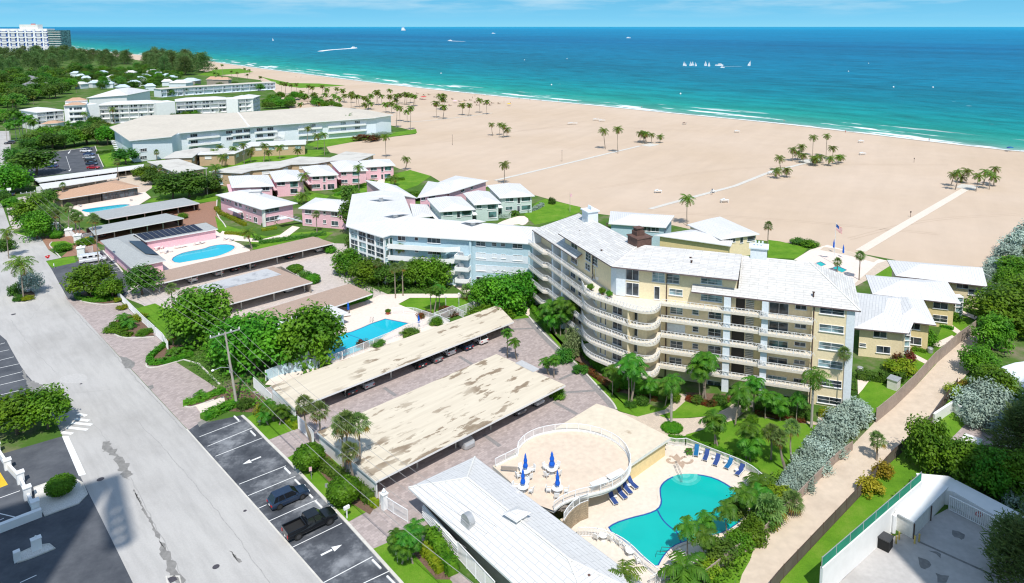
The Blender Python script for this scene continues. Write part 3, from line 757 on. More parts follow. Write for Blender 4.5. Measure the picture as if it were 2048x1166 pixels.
kerb('kerb',[(67,977),(95,967),(148,958),(165,968),(174,990),(157,1008),(89,1033)],.22,.15)
sheet('traffic_island',[(29,1113),(70,1094),(98,1090),(110,1098),(60,1118),(36,1126)],M['gravel'],.12,thick=.12)
kerb('kerb',[(29,1113),(70,1094),(98,1090),(110,1098),(60,1118),(36,1126)],.2,.16,closed=True)
sheet('planting_island',[(25,588),(60,580),(72,590),(64,601),(36,604)],M['mulch'],.12,smooth=1)
sheet('planting_island',[(234,637),(225,652),(226,664),(250,674),(309,672),(290,650),(262,630)],M['mulch'],.12)
sheet('planting_island',[(300,721),(293,731),(316,733),(384,713),(372,690),(335,692)],M['mulch'],.12)
sheet('planting_island',[(156,592),(162,602),(206,608),(240,605),(236,585),(200,570)],M['mulch'],.12)
sheet('planting_island',[(368,811),(378,814),(430,799),(450,780),(430,778)],M['mulch'],.12)
sheet('pavement',[(390,812),(418,806),(448,794),(450,803),(405,832)],M['deck'],.13,thick=.1)
def frond(b,ang,el0,L,droop,r,npair=12,lw=.16,ll=.75,mi=0,hang=.45,twist=0):
    ca,sa=math.cos(ang),math.sin(ang);pts=[]
    for i in range(npair+1):
        t=i/npair
        e=el0-droop*t
        if i==0:p=Vector((0,0,0))
        else:p=pts[-1]+Vector((ca*math.cos(e),sa*math.cos(e),math.sin(e)))*(L/npair)
        pts.append(p)
    side=Vector((-sa,ca,0))
    for i in range(npair):
        d=(pts[i+1]-pts[i]).normalized();n=side.cross(d)
        w=.05*(1-.6*i/npair)+.015
        b.quad(pts[i]-side*w,pts[i+1]-side*w,pts[i+1]+side*w,pts[i]+side*w,mi)
        t=(i+.5)/npair
        if t<.1:continue
        prof=ll*(math.sin(PI*min(1,.16+t*.86))**.7)*r.uniform(.85,1.1)
        for sg in(-1,1):
            base=pts[i].lerp(pts[i+1],r.uniform(.3,.7))
            tip=base+side*sg*prof*.86+d*prof*.42-Vector((0,0,1))*prof*hang*r.uniform(.6,1.3)-n*0.02
            h=d*lw*.5
            b.quad(base-h,base+h,tip+h*.35,tip-h*.35,mi)
def mesh_coco(seed,n=17,L=3.3,lush=False,up=1.25,ll=.8,droop=1.75,lw=.2,old=1):
    r=random.Random(seed);b=MB()
    for k in range(n):
        t=k/(n-1)
        el=up-t*(up+.55)+r.uniform(-.1,.1)
        frond(b,k*2.39996+r.uniform(-.2,.2),el,L*r.uniform(.85,1.08)*(.8+.2*math.sin(PI*t)),droop*(1-.35*t)*r.uniform(.8,1.15),r,12,lw,ll,1 if(old and k>=n-old)else 0,.5)
    if not lush:
        for k in range(5):
            a=k*1.3;b.box(.18*math.cos(a),.18*math.sin(a),-.2,.2,.2,.26,a,1)
    return b
def mesh_fan(seed,n=34,old=5):
    r=random.Random(seed);b=MB()
    for k in range(n):
        t=k/(n-1)
        el=1.45-t*2.25+r.uniform(-.12,.12);a=k*2.39996+r.uniform(-.15,.15)
        d=Vector((math.cos(a)*math.cos(el),math.sin(a)*math.cos(el),math.sin(el)))
        s=Vector((-math.sin(a),math.cos(a),0));n2=s.cross(d)
        mi=1 if k>=n-old else 0
        Lp=r.uniform(.75,1.1);hub=d*Lp
        b.quad(-s*.025,hub-s*.02,hub+s*.02,s*.025,mi)
        m=9;rad=r.uniform(.75,1.0)
        for q in range(m):
            f=(q/(m-1)-.5)*3.6
            dd=d*math.cos(f)+s*math.sin(f)
            tip=hub+dd*rad*(1-.12*abs(f))-Vector((0,0,1))*rad*.32*r.uniform(.5,1.3)+n2*.04
            e=s*math.cos(f)-d*math.sin(f)
            mid=hub+dd*rad*.5
            b.quad(hub,mid-e*.085,tip,mid+e*.085,mi)
    return b
def mesh_trunk(h,r0,r1,lean=.0,curve=.0,seed=0,flare=1.35,n=7):
    r=random.Random(seed);b=MB();pts=[];rr=[]
    for i in range(9):
        t=i/8
        pts.append((lean*t+curve*math.sin(PI*t),.3*curve*math.sin(PI*t*1.3),h*t-(.1 if i==0 else 0)))
        rr.append((r0+(r1-r0)*t)*(flare if i==0 else 1)*r.uniform(.95,1.05))
    b.tube(pts,rr,n)
    return b,Vector(pts[-1])
def leaf(b,p,n,s,r,mi=0,asp=.55):
    n=n.normalized()
    t=n.cross(Vector((r.uniform(-1,1),r.uniform(-1,1),r.uniform(-1,1))))
    if t.length<.05:t=n.cross(Vector((1,.3,.2)))
    t.normalize();u=n.cross(t)
    b.quad(p-t*s,p-u*s*asp,p+t*s,p+u*s*asp,mi)
def mesh_crown(seed,rx,ry,rz,nclump=42,nleaf=46,ls=.2,cr=.34,flat=-.35,mi2=.0):
    r=random.Random(seed);b=MB();cl=[]
    while len(cl)<nclump:
        v=Vector((r.gauss(0,1),r.gauss(0,1),r.gauss(0,1))).normalized()
        if v.z<flat:continue
        k=r.uniform(.62,1.0)if r.random()<.8 else r.uniform(.25,.6)
        cl.append((Vector((v.x*rx*k,v.y*ry*k,v.z*rz*k)),r.uniform(.65,1.25)))
    R0=min(rx,ry,rz)*cr+.15
    for c,k in cl:
        cmi=1 if r.random()<mi2 else 0
        for _ in range(nleaf):
            v=Vector((r.gauss(0,1),r.gauss(0,1),r.gauss(0,.85))).normalized()
            p=c+v*R0*k*r.uniform(.55,1.08)
            n=v*.7+Vector((0,0,.7))+Vector((r.gauss(0,.45),r.gauss(0,.45),r.gauss(0,.3)))
            leaf(b,p,n,ls*r.uniform(.7,1.3),r,cmi)
    return b
def mesh_limbs(seed,h,rx,rz,r0=.22,n=7,base=0.0):
    r=random.Random(seed);b=MB()
    b.tube([(0,0,-.1),(.05,.02,h*.3),(.1,-.05,h*.62)],[r0*1.3,r0,r0*.8],7)
    for k in range(n):
        a=k*2.4+r.uniform(-.3,.3);z0=h*r.uniform(.35,.6)
        e=Vector((math.cos(a)*rx*r.uniform(.45,.75),math.sin(a)*rx*r.uniform(.45,.75),h+rz*r.uniform(-.1,.55)))
        m=Vector((e.x*.4,e.y*.4,(z0+e.z)/2))
        b.tube([(.07,0,z0),m,e],[r0*.55,r0*.38,r0*.14],5)
    return b
def mesh_pine(seed,h=11,rad=3.2):
    r=random.Random(seed);b=MB()
    for k in range(170):
        t=r.random()**.8;z=h*(.10+.90*t)
        a=r.uniform(0,2*PI);rr=rad*(1-t)**.45*r.uniform(.3,1.1)+.2
        c=Vector((math.cos(a)*rr,math.sin(a)*rr,z+r.uniform(-.5,.5)))
        for _ in range(9):
            v=Vector((math.cos(a)*r.uniform(.1,1)+r.gauss(0,.6),math.sin(a)*r.uniform(.1,1)+r.gauss(0,.6),r.uniform(-.2,1.1))).normalized()
            p=c+Vector((r.gauss(0,.5),r.gauss(0,.5),r.gauss(0,.4)))
            s=v.cross(Vector((r.gauss(0,1),r.gauss(0,1),r.gauss(0,1)))).normalized()
            l=r.uniform(.5,1.0)
            b.quad(p-s*.10,p+s*.10,p+v*l+s*.04,p+v*l-s*.04)
    return b
def mesh_ball(seed,r0,rz,n=900,ls=.13,core=True):
    r=random.Random(seed);b=MB()
    if core:
        b.lathe([(r0*.35,-rz*.86),(r0*.78,-rz*.5),(r0*.9,0),(r0*.78,rz*.5),(r0*.4,rz*.82)],14)
    for _ in range(n):
        v=Vector((r.gauss(0,1),r.gauss(0,1),r.gauss(0,1))).normalized()
        k=r.uniform(.88,1.03)
        p=Vector((v.x*r0*k,v.y*r0*k,v.z*rz*k))
        leaf(b,p,v+Vector((r.gauss(0,.45),r.gauss(0,.45),r.gauss(0,.45))),ls*r.uniform(.7,1.3),r)
    return b
def hedge_mb(path,w,h,ls=.13,dens=26,closed=False,seed=3,z0=.05,lump=.16):
    r=random.Random(seed);b=MB();P=[Vector((p[0],p[1],0))for p in path]
    if closed:P=P+[P[0]]
    for i in range(len(P)-1):
        a,c=P[i],P[i+1];d=c-a;L=d.length
        if L<.05:continue
        d/=L;s=Vector((-d.y,d.x,0))
        m=(a+c)/2
        b.obox((m.x,m.y,z0+h*.43),d*(L/2+w*.2),s*w*.40,(0,0,h*.43))
        n=int(L*(w+2*h)*dens)
        for _ in range(n):
            t=r.uniform(-.02,1.02);q=r.uniform(-h,w+h)
            k=1+lump*math.sin(t*L*2.1+i)*r.uniform(.3,1)+r.uniform(-.06,.08)
            if q<0:off,z,nn=-w/2*k,(h+q)*k,-s
            elif q>w:off,z,nn=w/2*k,(h-(q-w))*k,s
            else:off,z,nn=q-w/2,h*k,Vector((0,0,1))
            p=a+d*(t*L)+s*off
            leaf(b,Vector((p.x,p.y,z0+max(.05,z))),nn+Vector((r.gauss(0,.5),r.gauss(0,.5),r.uniform(.1,.9))),ls*r.uniform(.7,1.35),r)
    return b
def patch_mb(poly,h,ls=.16,dens=9,seed=5,z0=.05,mound=.5):
    """leafy ground planting that fills a polygon"""
    r=random.Random(seed);b=MB();p=ccw(poly)
    xs=[q[0]for q in p];ys=[q[1]for q in p]
    def inside(x,y):
        c=False;n=len(p)
        for i in range(n):
            x1,y1,x2,y2=p[i][0],p[i][1],p[(i+1)%n][0],p[(i+1)%n][1]
            if(y1>y)!=(y2>y)and x<(x2-x1)*(y-y1)/(y2-y1)+x1:c=not c
        return c
    A=(max(xs)-min(xs))*(max(ys)-min(ys));n=int(A*dens)
    seeds=[(r.uniform(min(xs),max(xs)),r.uniform(min(ys),max(ys)),r.uniform(.5,1.2))for _ in range(max(3,int(A*.5)))]
    for _ in range(n):
        x,y=r.uniform(min(xs),max(xs)),r.uniform(min(ys),max(ys))
        if not inside(x,y):continue
        k=.35
        for sx,sy,sh in seeds:
            d2=(x-sx)**2+(y-sy)**2
            if d2<1.6:k=max(k,sh*(1-d2/1.8))
        z=h*k*r.uniform(.45,1.05)
        leaf(b,Vector((x,y,z0+z)),Vector((r.gauss(0,.5),r.gauss(0,.5),1)),ls*r.uniform(.7,1.4),r)
    return b
ME={}
def crown(key,mb,mats,smooth=False):ME[key]=mb.mesh(key,mats,uv=False)
for i in range(3):
    crown('coco%d'%i,mesh_coco(20+i,18,3.1,old=3),[M['frond'],M['frondold']])
    crown('lush%d'%i,mesh_coco(40+i,15,2.7,True,1.2,.85,1.9,.26,0),[M['frondlush'],M['frondold']])
    crown('fan%d'%i,mesh_fan(60+i),[M['frondfan'],M['frondold']])
    crown('far%d'%i,mesh_coco(80+i,13,3.0,False,1.2,.8,1.8,.34,2),[M['frond'],M['frondold']])
    crown('broad%d'%i,mesh_crown(100+i,1,1,.85,56,70,.09,.33,-.55),[M['leaf'],M['leaf']])
    crown('dark%d'%i,mesh_crown(120+i,1,1,.85,44,52,.10,.34,-.6),[M['leafdark'],M['leafmid']])
    crown('mid%d'%i,mesh_crown(130+i,1,1,.9,40,48,.11,.34,-.6),[M['leafmid'],M['leafmid']])
    crown('silver%d'%i,mesh_crown(140+i,1,1,.8,40,60,.085,.34,-.4),[M['leafsilver'],M['leafsilver']])
    crown('pine%d'%i,mesh_pine(150+i),[M['needle']])
    crown('seagrape%d'%i,mesh_crown(170+i,1,1,.9,84,72,.075,.27,-.75),[M['leaf'],M['leafmid']])
ME['royal']=mesh_coco(55,16,3.9,True,1.1,1.0,2.1,.22,2).mesh('royal',[M['frondlush'],M['frondold']],uv=False)
crown('lime0',mesh_crown(160,1,1,.8,26,60,.11,.38,-.3),[M['leaflime'],M['leaflime']])
crown('croton0',mesh_crown(161,1,1,.8,26,60,.12,.38,-.3),[M['leafyellow'],M['leaflime']])
crown('pale0',mesh_crown(162,1,1,1,30,60,.09,.36,-.6),[M['leafpale'],M['leafpale']])
crown('red0',mesh_crown(163,1,1,.8,20,50,.13,.4,-.3),[M['leafred'],M['leafred']])
ME['ball']=mesh_ball(5,1,.82,1500,.085).mesh('ball',[M['topiary']],uv=False)
TR={}
for nm,(h,r0,r1,ln,cv)in{'straight':(1,.14,.10,0,.0),'lean':(1,.13,.09,.9,.22),'bent':(1,.13,.09,-.8,-.35)}.items():
    b,top=mesh_trunk(h,r0,r1,ln,cv,3);TR[nm]=(b.mesh('trunk_'+nm,[M['trunk']],uv=False),top)
b,top=mesh_trunk(1,.15,.11,0,0,5);TR['grey']=(b.mesh('trunk_grey',[M['trunkgrey']],uv=False),top)
ME['limbs']=mesh_limbs(4,1,.8,.5,.06).mesh('limbs',[M['bark']],uv=False)
ME['mast']=mesh_limbs(9,10,1.2,.6,.22).mesh('mast',[M['bark']],uv=False)
_pc=[0]
def palm(x,y,h,label,kind='coco',trunk=None,group=None,cs=1.0,cat='palm tree',world=None,rad=1.0,name='palm_tree'):
    """x, y photo pixel of the trunk's foot; h metres to the crown's heart"""
    p=world if world is not None else G(x,y);_pc[0]+=1;k=_pc[0]
    t=thing(name,label,cat,(p.x,p.y,.05),group)
    tk=trunk or('straight','lean','bent','straight')[k%4]
    me,top=TR[tk];rz=(k*1.7)%6.28
    part('trunk',me,t,(0,0,0),rz,(rad,rad,h))
    sx=rad
    tx=Vector((top.x*sx,top.y*sx,0))if tk not in('straight','grey')else Vector((0,0,0))
    c,s=math.cos(rz),math.sin(rz)
    part('crown',ME['%s%d'%(kind,k%3)]if kind!='royal' else ME['royal'],t,(tx.x*c-tx.y*s,tx.x*s+tx.y*c,h),0,(cs*rnd.uniform(.88,1.12),)*3).rotation_euler=(rnd.uniform(-.2,.2),rnd.uniform(-.2,.2),k*2.1)
    return t
def tree(x,y,h,rx,label,kind='broad',group=None,rz=None,cat='tree',world=None,name=None,lift=.62,ry=None):
    """h total height; crown half-width rx"""
    p=world if world is not None else G(x,y);_pc[0]+=1;k=_pc[0]
    name=name or{'seagrape':'sea_grape_tree','dark':'shade_tree'}.get(kind,'leafy_tree')
    vz=rz or max(h*(.56 if kind=='seagrape' else .46),.5)
    cz=h-vz*.88
    t=thing(name,label,cat,(p.x,p.y,.05),group)
    part('trunk',ME['limbs'],t,(0,0,0),k*1.1,(rx,rx,max(.3,cz)))
    part('crown',ME['%s%d'%(kind,k%3)],t,(0,0,cz),k*2.3,(rx,ry or rx,vz))
    return t
def bush(x,y,rx,h,label,kind='broad',cat='shrub',group=None,ry=None,world=None,name='shrub'):
    p=world if world is not None else G(x,y);_pc[0]+=1;k=_pc[0]
    key=kind if kind in ME else('%s%d'%(kind,0 if kind in('lime','croton','pale','red')else k%3))
    o=bpy.data.objects.new(name,ME[key]);COL.objects.link(o)
    o.location=(p.x,p.y,h*.42);o.scale=(rx,ry or rx,h*.62);o.rotation_euler=(0,0,k*2.3)
    tag(o,label,cat,group);ORG[o]=None
    return o
def hedge(px,w,h,label,m='leaf',ls=.13,dens=24,closed=False,smooth=0,cat='hedge',world=False,z0=.05,name='hedge',group=None):
    p=px if world else GP(px)
    if smooth:p=smoothpoly(p,smooth,closed)
    o=hedge_mb(p,w,h,ls,dens,closed,len(px)*7+int(p[0].x),z0).build(name,[M[m]],None,uv=False)
    return tag(o,label,cat,group)
def planting(px,h,label,m='leaf',ls=.17,dens=9,cat='planting',name='ground_planting',kind='stuff'):
    o=patch_mb(GP(px),h,ls,dens,len(px)*5).build(name,[M[m]],None,uv=False)
    tag(o,label,cat)
    if kind:o['kind']=kind
    return o
def V3(p,z):return Vector((p[0],p[1],z))
def isect(p,d,q,e):
    k=((q.x-p.x)*e.y-(q.y-p.y)*e.x)/(d.x*e.y-d.y*e.x)
    return Vector((p.x+d.x*k,p.y+d.y*k,0))
def roof_part(parent,faces,m,name='roof',th=.22,msoff=None):
    """faces: lists of world points, top side up; gives the shell a fascia and a soffit"""
    b=MB();cnt={}
    key=lambda p:(round(p[0],3),round(p[1],3),round(p[2],3))
    for f in faces:
        n=Vector((0,0,0))
        for i in range(len(f)):n+=Vector(f[i]).cross(Vector(f[(i+1)%len(f)]))
        if n.z<0:f=list(reversed(f))
        b.poly(f,0);b.poly([(p[0],p[1],p[2]-th)for p in reversed(f)],1)
        for i in range(len(f)):
            a,c=key(f[i]),key(f[(i+1)%len(f)])
            cnt.setdefault(tuple(sorted((a,c))),[]).append((a,c))
    for e in cnt.values():
        if len(e)==1:
            a,c=e[0]
            b.quad((a[0],a[1],a[2]-th),(c[0],c[1],c[2]-th),c,a,1)
    return b.build(name,[m,msoff or M['trim']],parent)
def hip_faces(q,ze,rise,hip=1.0,z0=None):
    A,B,C,D=[Vector((p[0],p[1],0))for p in q]
    if(B-A).length+(D-C).length<(C-B).length+(A-D).length:A,B,C,D=B,C,D,A
    m1,m2=(A+D)/2,(B+C)/2
    ax=(m2-m1);L=ax.length;ax.normalize();hw=((D-A).length+(C-B).length)/4
    k=min(hw*hip,L*.46)
    r1,r2=m1+ax*k,m2-ax*k
    e=lambda p:V3(p,ze)
    r1,r2=V3(r1,ze+rise),V3(r2,ze+rise)
    F=[[e(A),e(B),r2,r1],[e(C),e(D),r1,r2]]
    if hip>.01:F+=[[e(B),e(C),r2],[e(D),e(A),r1]]
    return F
def rect3(a,b,c,z):
    A,B,C=G(*a,z),G(*b,z),G(*c,z);return[A,B,C,A+C-B]
WM={}
def win_mesh(w,h,cols,rows,fm,gm,sill=True):
    key=(round(w,2),round(h,2),cols,rows,fm,gm)
    if key in WM:return WM[key]
    b=MB();t=.07;d=.09
    b.box(0,d/2,h/2-t/2+0,w,d,t);b.box(0,d/2,-h/2+t/2,w,d,t)
    for sx in(-1,1):b.box(sx*(w/2-t/2),d/2,0,t,d,h-2*t)
    for i in range(1,cols):b.box(-w/2+w*i/cols,d/2-.003,0,t*.8,d,h-2*t)
    for i in range(1,rows):b.box(0,d/2-.006,-h/2+h*i/rows,w-2*t,d-.02,t*.6)
    if sill:b.box(0,.085,-h/2-.04,w+.16,.17,.08)
    p=MB();p.box(0,.02,0,w-.06,.03,h-.06)
    WM[key]=(b.mesh('window',[M[fm]],uv=False),p.mesh('pane',[M[gm]],uv=False));return WM[key]
def put_win(root,A,B,s,z,w,h,cols=2,rows=1,fm='trim',gm='glass',name='window',sill=True):
    t=Vector((B.x-A.x,B.y-A.y,0)).normalized();n=Vector((t.y,-t.x,0))
    if n.dot(EYE-V3(A,0))<0:t,n,=t,-n
    p=V3(A,0)+t*s;o=ORG[root]
    a=math.atan2(n.y,n.x)-PI/2
    f,g=win_mesh(w,h,cols,rows,fm,gm,sill)
    fo=part(name,f,root,(p.x-o[0],p.y-o[1],z-o[2]),a)
    part('pane',g,fo)
    return fo
def pwins(root,A,B,lst,fm='trim',gm='glass',name='window'):
    for it in lst:
        px,py,w,h=it[:4];c=it[4]if len(it)>4 else 2;r=it[5]if len(it)>5 else 1
        g=it[6]if len(it)>6 else gm
        s,z=hit(px,py,A,B);put_win(root,A,B,s,z,w,h,c,r,fm,g,name)
def rail_mb(b,path,z,h=1.0,step=1.5,bal=.16,t=.04,arch=False,th=.05,bw=.028):
    """railing along a world path"""
    P=[V3(p,z)for p in path]
    for i in range(len(P)-1):
        a,c=P[i],P[i+1]
        b.bar(a+Vector((0,0,h)),c+Vector((0,0,h)),th*1.5,th)
        b.bar(a+Vector((0,0,.10)),c+Vector((0,0,.10)),th,th)
    for q,d in along(P,step):b.bar(q,q+Vector((0,0,h+.03)),t*1.6,t*1.6)
    for q,d in along(P,bal):
        b.bar(q+Vector((0,0,.1)),q+Vector((0,0,h)),bw,bw)
    if arch:
        for q,d in along(P,arch):
            b.bar(q+Vector((0,0,.12)),q+d*arch*.5+Vector((0,0,h*.9)),bw*1.5,bw*1.5)
            b.bar(q+d*arch+Vector((0,0,.12)),q+d*arch*.5+Vector((0,0,h*.9)),bw*1.5,bw*1.5)
    return b
def wall_box(parent,poly,z0,z1,m,name='wall'):
    b=MB();b.prism(ccw(poly),z0,z1);return b.build(name,M[m],parent)
def edges_facing(poly):
    out=[];p=ccw(poly)
    for i in range(len(p)):
        a,c=p[i],p[(i+1)%len(p)];t=Vector((c.x-a.x,c.y-a.y));n=Vector((t.y,-t.x))
        if n.x*(-a.x)+n.y*(-a.y)>0:out.append((a,c))
    return out
def house(name,label,cat,quad,ze,rise,wm,rm,over=.7,hip=1.0,th=.2,z0=0,group=None,soff=None):
    c=sum((Vector((p[0],p[1],0))for p in quad),Vector((0,0,0)))/len(quad)
    root=thing(name,label,cat,(c.x,c.y,0),group)
    wp=inset(quad,over)
    wall_box(root,wp,z0,ze-th-.01,wm)
    if len(quad)==4:F=hip_faces(quad,ze,rise,hip)
    else:F=[[V3(p,ze)for p in ccw(quad)]]
    roof_part(root,F,M[rm],th=th,msoff=soff)
    return root,wp
ZE=16.08;FH=2.68
E0=G(1064,459.5,ZE);CR=G(1722,622,ZE)
ua=Vector((.432,-.902,0)).normalized();va=Vector((.902,.432,0)).normalized()
ub=Vector((.951,-.310,0)).normalized();vb=Vector((.310,.951,0)).normalized()
BP=isect(E0,ua,CR,ub);TL=(BP-V3(E0,0)).length;SL=(V3(CR,0)-BP).length
DD=14.5;HD=DD/2;ZR=20.5
def PL(t,v,z=0):q=V3(E0,0)+ua*t+va*v;return V3(q,z)
def PR(s,v,z=0):q=BP+ub*s+vb*v;return V3(q,z)
def bendv(v,z=0):return V3(isect(PL(0,v),ua,PR(0,v),ub),z)
def tl(px,py,z):p=G(px,py,z);return(p-V3(E0,z)).dot(ua)
def sr(px,py,z):p=G(px,py,z);return(p-V3(BP,z)).dot(ub)
zr=lambda v:ZE+(ZR-ZE)*v/HD
t0=tl(1118,466,18.8);tA=tl(1153,517,ZE);s1=sr(1477,556,18.8);sA=sr(1383,582,ZE)
apt=thing('apartment_block','cream six storey apartment block with curved white balconies and white tiled roof','apartment building',(BP.x+6,BP.y+8,0))
vw=1.7
sE=SL-.8;sB=sr(1539,600,14);sF=sr(1624,640,14)
body=[PL(.6,vw),bendv(vw),PR(sF,vw),PR(sF,.5),PR(sE,.5),PR(sE,DD-.8),bendv(DD-.8),PL(.6,DD-.8)]
wall_box(apt,body,0,ZE-.25,'cream')
dw=[PL(t0+.3,1.35),bendv(1.35),PR(s1-.3,1.35),PR(s1-.3,7),bendv(7),PL(t0+.3,7)]
wall_box(apt,dw,13.4,18.86,'cream','penthouse_wall')
RL,RB,RR=PL(HD,HD,ZR),bendv(HD,ZR),PR(SL-HD,HD,ZR)
F=[[PL(0,0,ZE),PL(t0,0,ZE),PL(t0,HD,ZR),RL],
     [PL(t0,0,ZE),PL(tA,0,ZE),PL(tA,1.34,zr(1.34)),PL(t0,1.34,zr(1.34))],
     [PR(sA,0,ZE),PR(s1,0,ZE),PR(s1,1.34,zr(1.34)),PR(sA,1.34,zr(1.34))],
     [PR(s1,0,ZE),V3(CR,ZE),RR,PR(s1,HD,ZR)],
     [V3(CR,ZE),PR(SL,DD,ZE),RR],
     [PR(SL,DD,ZE),bendv(DD,ZE),RB,RR],[bendv(DD,ZE),PL(0,DD,ZE),RL,RB],[PL(0,DD,ZE),PL(0,0,ZE),RL]]
roof_part(apt,F,M['rooftile'],msoff=M['purple'])
zt=ZR+.12
roof_part(apt,[[PL(t0,0,18.8),V3(BP,18.8),bendv(HD+.2,zt),PL(t0,HD+.2,zt)]],M['rooftile'],'penthouse_roof',msoff=M['purple'])
roof_part(apt,[[V3(BP,18.8),PR(s1,0,18.8),PR(s1,HD+.2,zt),bendv(HD+.2,zt)]],M['rooftile'],'penthouse_roof',msoff=M['purple'])
for a,c in((V3(BP,18.84),bendv(HD,zt+.03)),(V3(CR,ZE+.03),RR+Vector((0,0,.03)))):b=MB();b.bar(a,c,.22,.10);b.build('ridge_cap',M['offwhite'],apt)
curve=[G(x,y,14.35)for x,y in((1164,561),(1170,574),(1184,583),(1204,590),(1226,597),(1250,605),(1272,611),(1292,614),(1306,613.5),(1315,610),(1320,605))]
curve=smoothpoly(curve,1,False)
tE=(V3(curve[0],0)-V3(E0,0)).dot(ua);sS=(V3(curve[-1],0)-BP).dot(ub)
gal_r0=sS;gal_r1=sr(1528,620,14)
vf=-.15
def balcony(z,path,inner,arch=.62,band=.34,up=.22,rail=.8):
    b=MB()
    b.prism(ccw(list(path)+list(inner)),z-.22,z)
    P=[V3(p,0)for p in path]
    for i in range(len(P)-1):
        a,c=P[i],P[i+1];d=(c-a).normalized()
        b.bar(V3(a-d*.04,z-.22+band/2),V3(c+d*.04,z-.22+band/2),.14,band)
    o=b.build('balcony',M['balcony'],apt)
    r=MB();rail_mb(r,P,z+band-.24,rail,2.4,99,.05,arch,.05,.035);r.build('railing',M['trim'],o)
    return o
for k in range(1,6):
    z=FH*k
    balcony(z,[PR(gal_r0,vf),PR((gal_r0+gal_r1)/2,vf),PR(gal_r1,vf)],[PR(gal_r1,vw),PR(gal_r0,vw)])
    cin=[PR(sS,vw),bendv(vw),PL(tE,vw)]
    balcony(z,curve,cin)
    tj=tl(1100,510,z+1)
    balcony(z,[PL(.3,-.9),PL(7.5,-.9),PL(8.3,vf),PL(tE,vf)],[PL(tE,vw),PL(.3,vw)])
    if k<6:
        balcony(z,[PR(sB-1.2,-.5),PR(sF+.1,-.5)],[PR(sF+.1,vw),PR(sB-1.2,vw)])
cc_=[Vector((p.x,p.y,0))for p in curve];bw_=[]
for i,p in enumerate(cc_):
    dd=(cc_[min(i+1,len(cc_)-1)]-cc_[max(i-1,0)]).normalized();bw_.append(p+Vector((-dd.y,dd.x,0))*2.0)
wall_box(apt,bw_[1:-1]+[PR(sS,3),bendv(4),PL(tE,3)],0,13.3,'cream','bay_wall')
for k in range(5):
    for i0 in range(1,len(bw_)-2,3):
        a_,c_=bw_[i0],bw_[i0+2];Lw=(c_-a_).length
        if Lw>1.6:put_win(apt,a_,c_,Lw/2,FH*k+1.2,min(3.0,Lw*.85),2.0,2,1,'trim','glass','sliding_door')
im_=len(cc_)//2
b=MB();b.bar(V3(bw_[im_],6.7),V3(cc_[im_].lerp(bw_[im_],.06),6.7),.16,13.3);b.build('balcony_partition',M['cream'],apt)
b=MB();
for px,wd in((1458.5,1.05),(1533,1.0)):
    s=sr(px,600,14);b.prism(ccw([PR(s-wd/2,vf+.15),PR(s+wd/2,vf+.15),PR(s+wd/2,vw+.1),PR(s-wd/2,vw+.1)]),0,ZE-.26)
b.build('pilaster',M['bluewhite'],apt)
b=MB();b.prism(ccw([PR(sE-1.1,.44),PR(sE+.06,.44),PR(sE+.06,3),PR(sE-1.1,3)]),0,ZE-.24);b.build('corner_pilaster',M['bluewhite'],apt)
b=MB();b.prism(ccw([PL(.5,vf),PL(.9,vf),PL(.9,vw+.3),PL(.5,vw+.3)]),0,ZE-.26);b.build('corner_pilaster',M['bluewhite'],apt)
b=MB()
for t in(9.2,13.5):b.prism(ccw([PL(t,.3),PL(t+.7,.3),PL(t+.7,vw+.05),PL(t,vw+.05)]),0,ZE-.3)
b.build('pilaster',M['bluewhite'],apt)
sb=sr(1236,560,17);b=MB();b.prism(ccw([bendv(1.2),PR(2.1,1.2),PR(2.1,1.5),PL(TL-2.3,1.5),PL(TL-2.3,1.2)]),13.5,18.8);b.build('penthouse_pilaster',M['bluewhite'],apt)
b=MB()
for s,v,z1 in((sr(1331,600,14),1.25,18.6),(sr(1331,600,14),vw-.1,13.3),(sF+.25,.42,15.8)):b.bar(PR(s,v,0),PR(s,v,z1),.14)
for t in(tl(1182,520,17),):b.bar(PL(t,1.22,13.5),PL(t,1.22,18.6),.14)
b.build('downpipe',M['darkbrown'],apt)
def chim(px,py,z,w,d,h,name,m,top=True,a=0):
    p=G(px,py,z);b=MB();b.box(p.x,p.y,z-1.0+(h+1)/2,w,d,h+1,a)
    o=b.build(name,M[m],apt)
    if top:
        b=MB();b.box(p.x,p.y,z+h+.12,w+.5,d+.5,.22,a)
        for k in(-1,0,1):b.box(p.x+k*.55*math.cos(a),p.y+k*.55*math.sin(a),z+h+.6,.28,.28,.8,a)
        b.build('chimney_cap',M['bluewhite'],o)
    return o
chim(1180,441,20.2,2.6,2.2,2.0,'chimney','bluewhite',True,-1.12);chim(1517,522,19.6,2.6,2.2,2.4,'chimney','bluewhite',True,-.3)
p=G(1279,490,20.2);b=MB();b.box(p.x,p.y,20.6,3.0,3.0,2.4,.5);b.box(p.x,p.y,21.86,3.3,3.3,.16,.5);b.box(p.x-.2,p.y+.5,22.3,1.6,1.6,.8,.5);b.box(p.x-.2,p.y+.5,22.9,1.2,1.2,.3,.5);b.box(p.x-.2,p.y+.5,23.2,1.5,1.5,.12,.5)
b.build('roof_vent_box',M['boxbrown'],apt)
b=MB()
for x,y,z in((1381,519,19.7),(1289,526,19),(1627,589,17.3),(1184,476,19.2),(1203,504,19),(1160,465,19.2),(1214,450,20),(1092,457,16.8),(1383,526,19.6)):
    q=G(x,y,z);b.tube([(q.x,q.y,q.z-.5),(q.x,q.y,q.z+.35)],.12,6);b.box(q.x,q.y,q.z+.38,.34,.34,.1)
b.build('roof_vent',M['darkbrown'],apt)
A,B=PR(0,1.35),PR(SL,1.35)
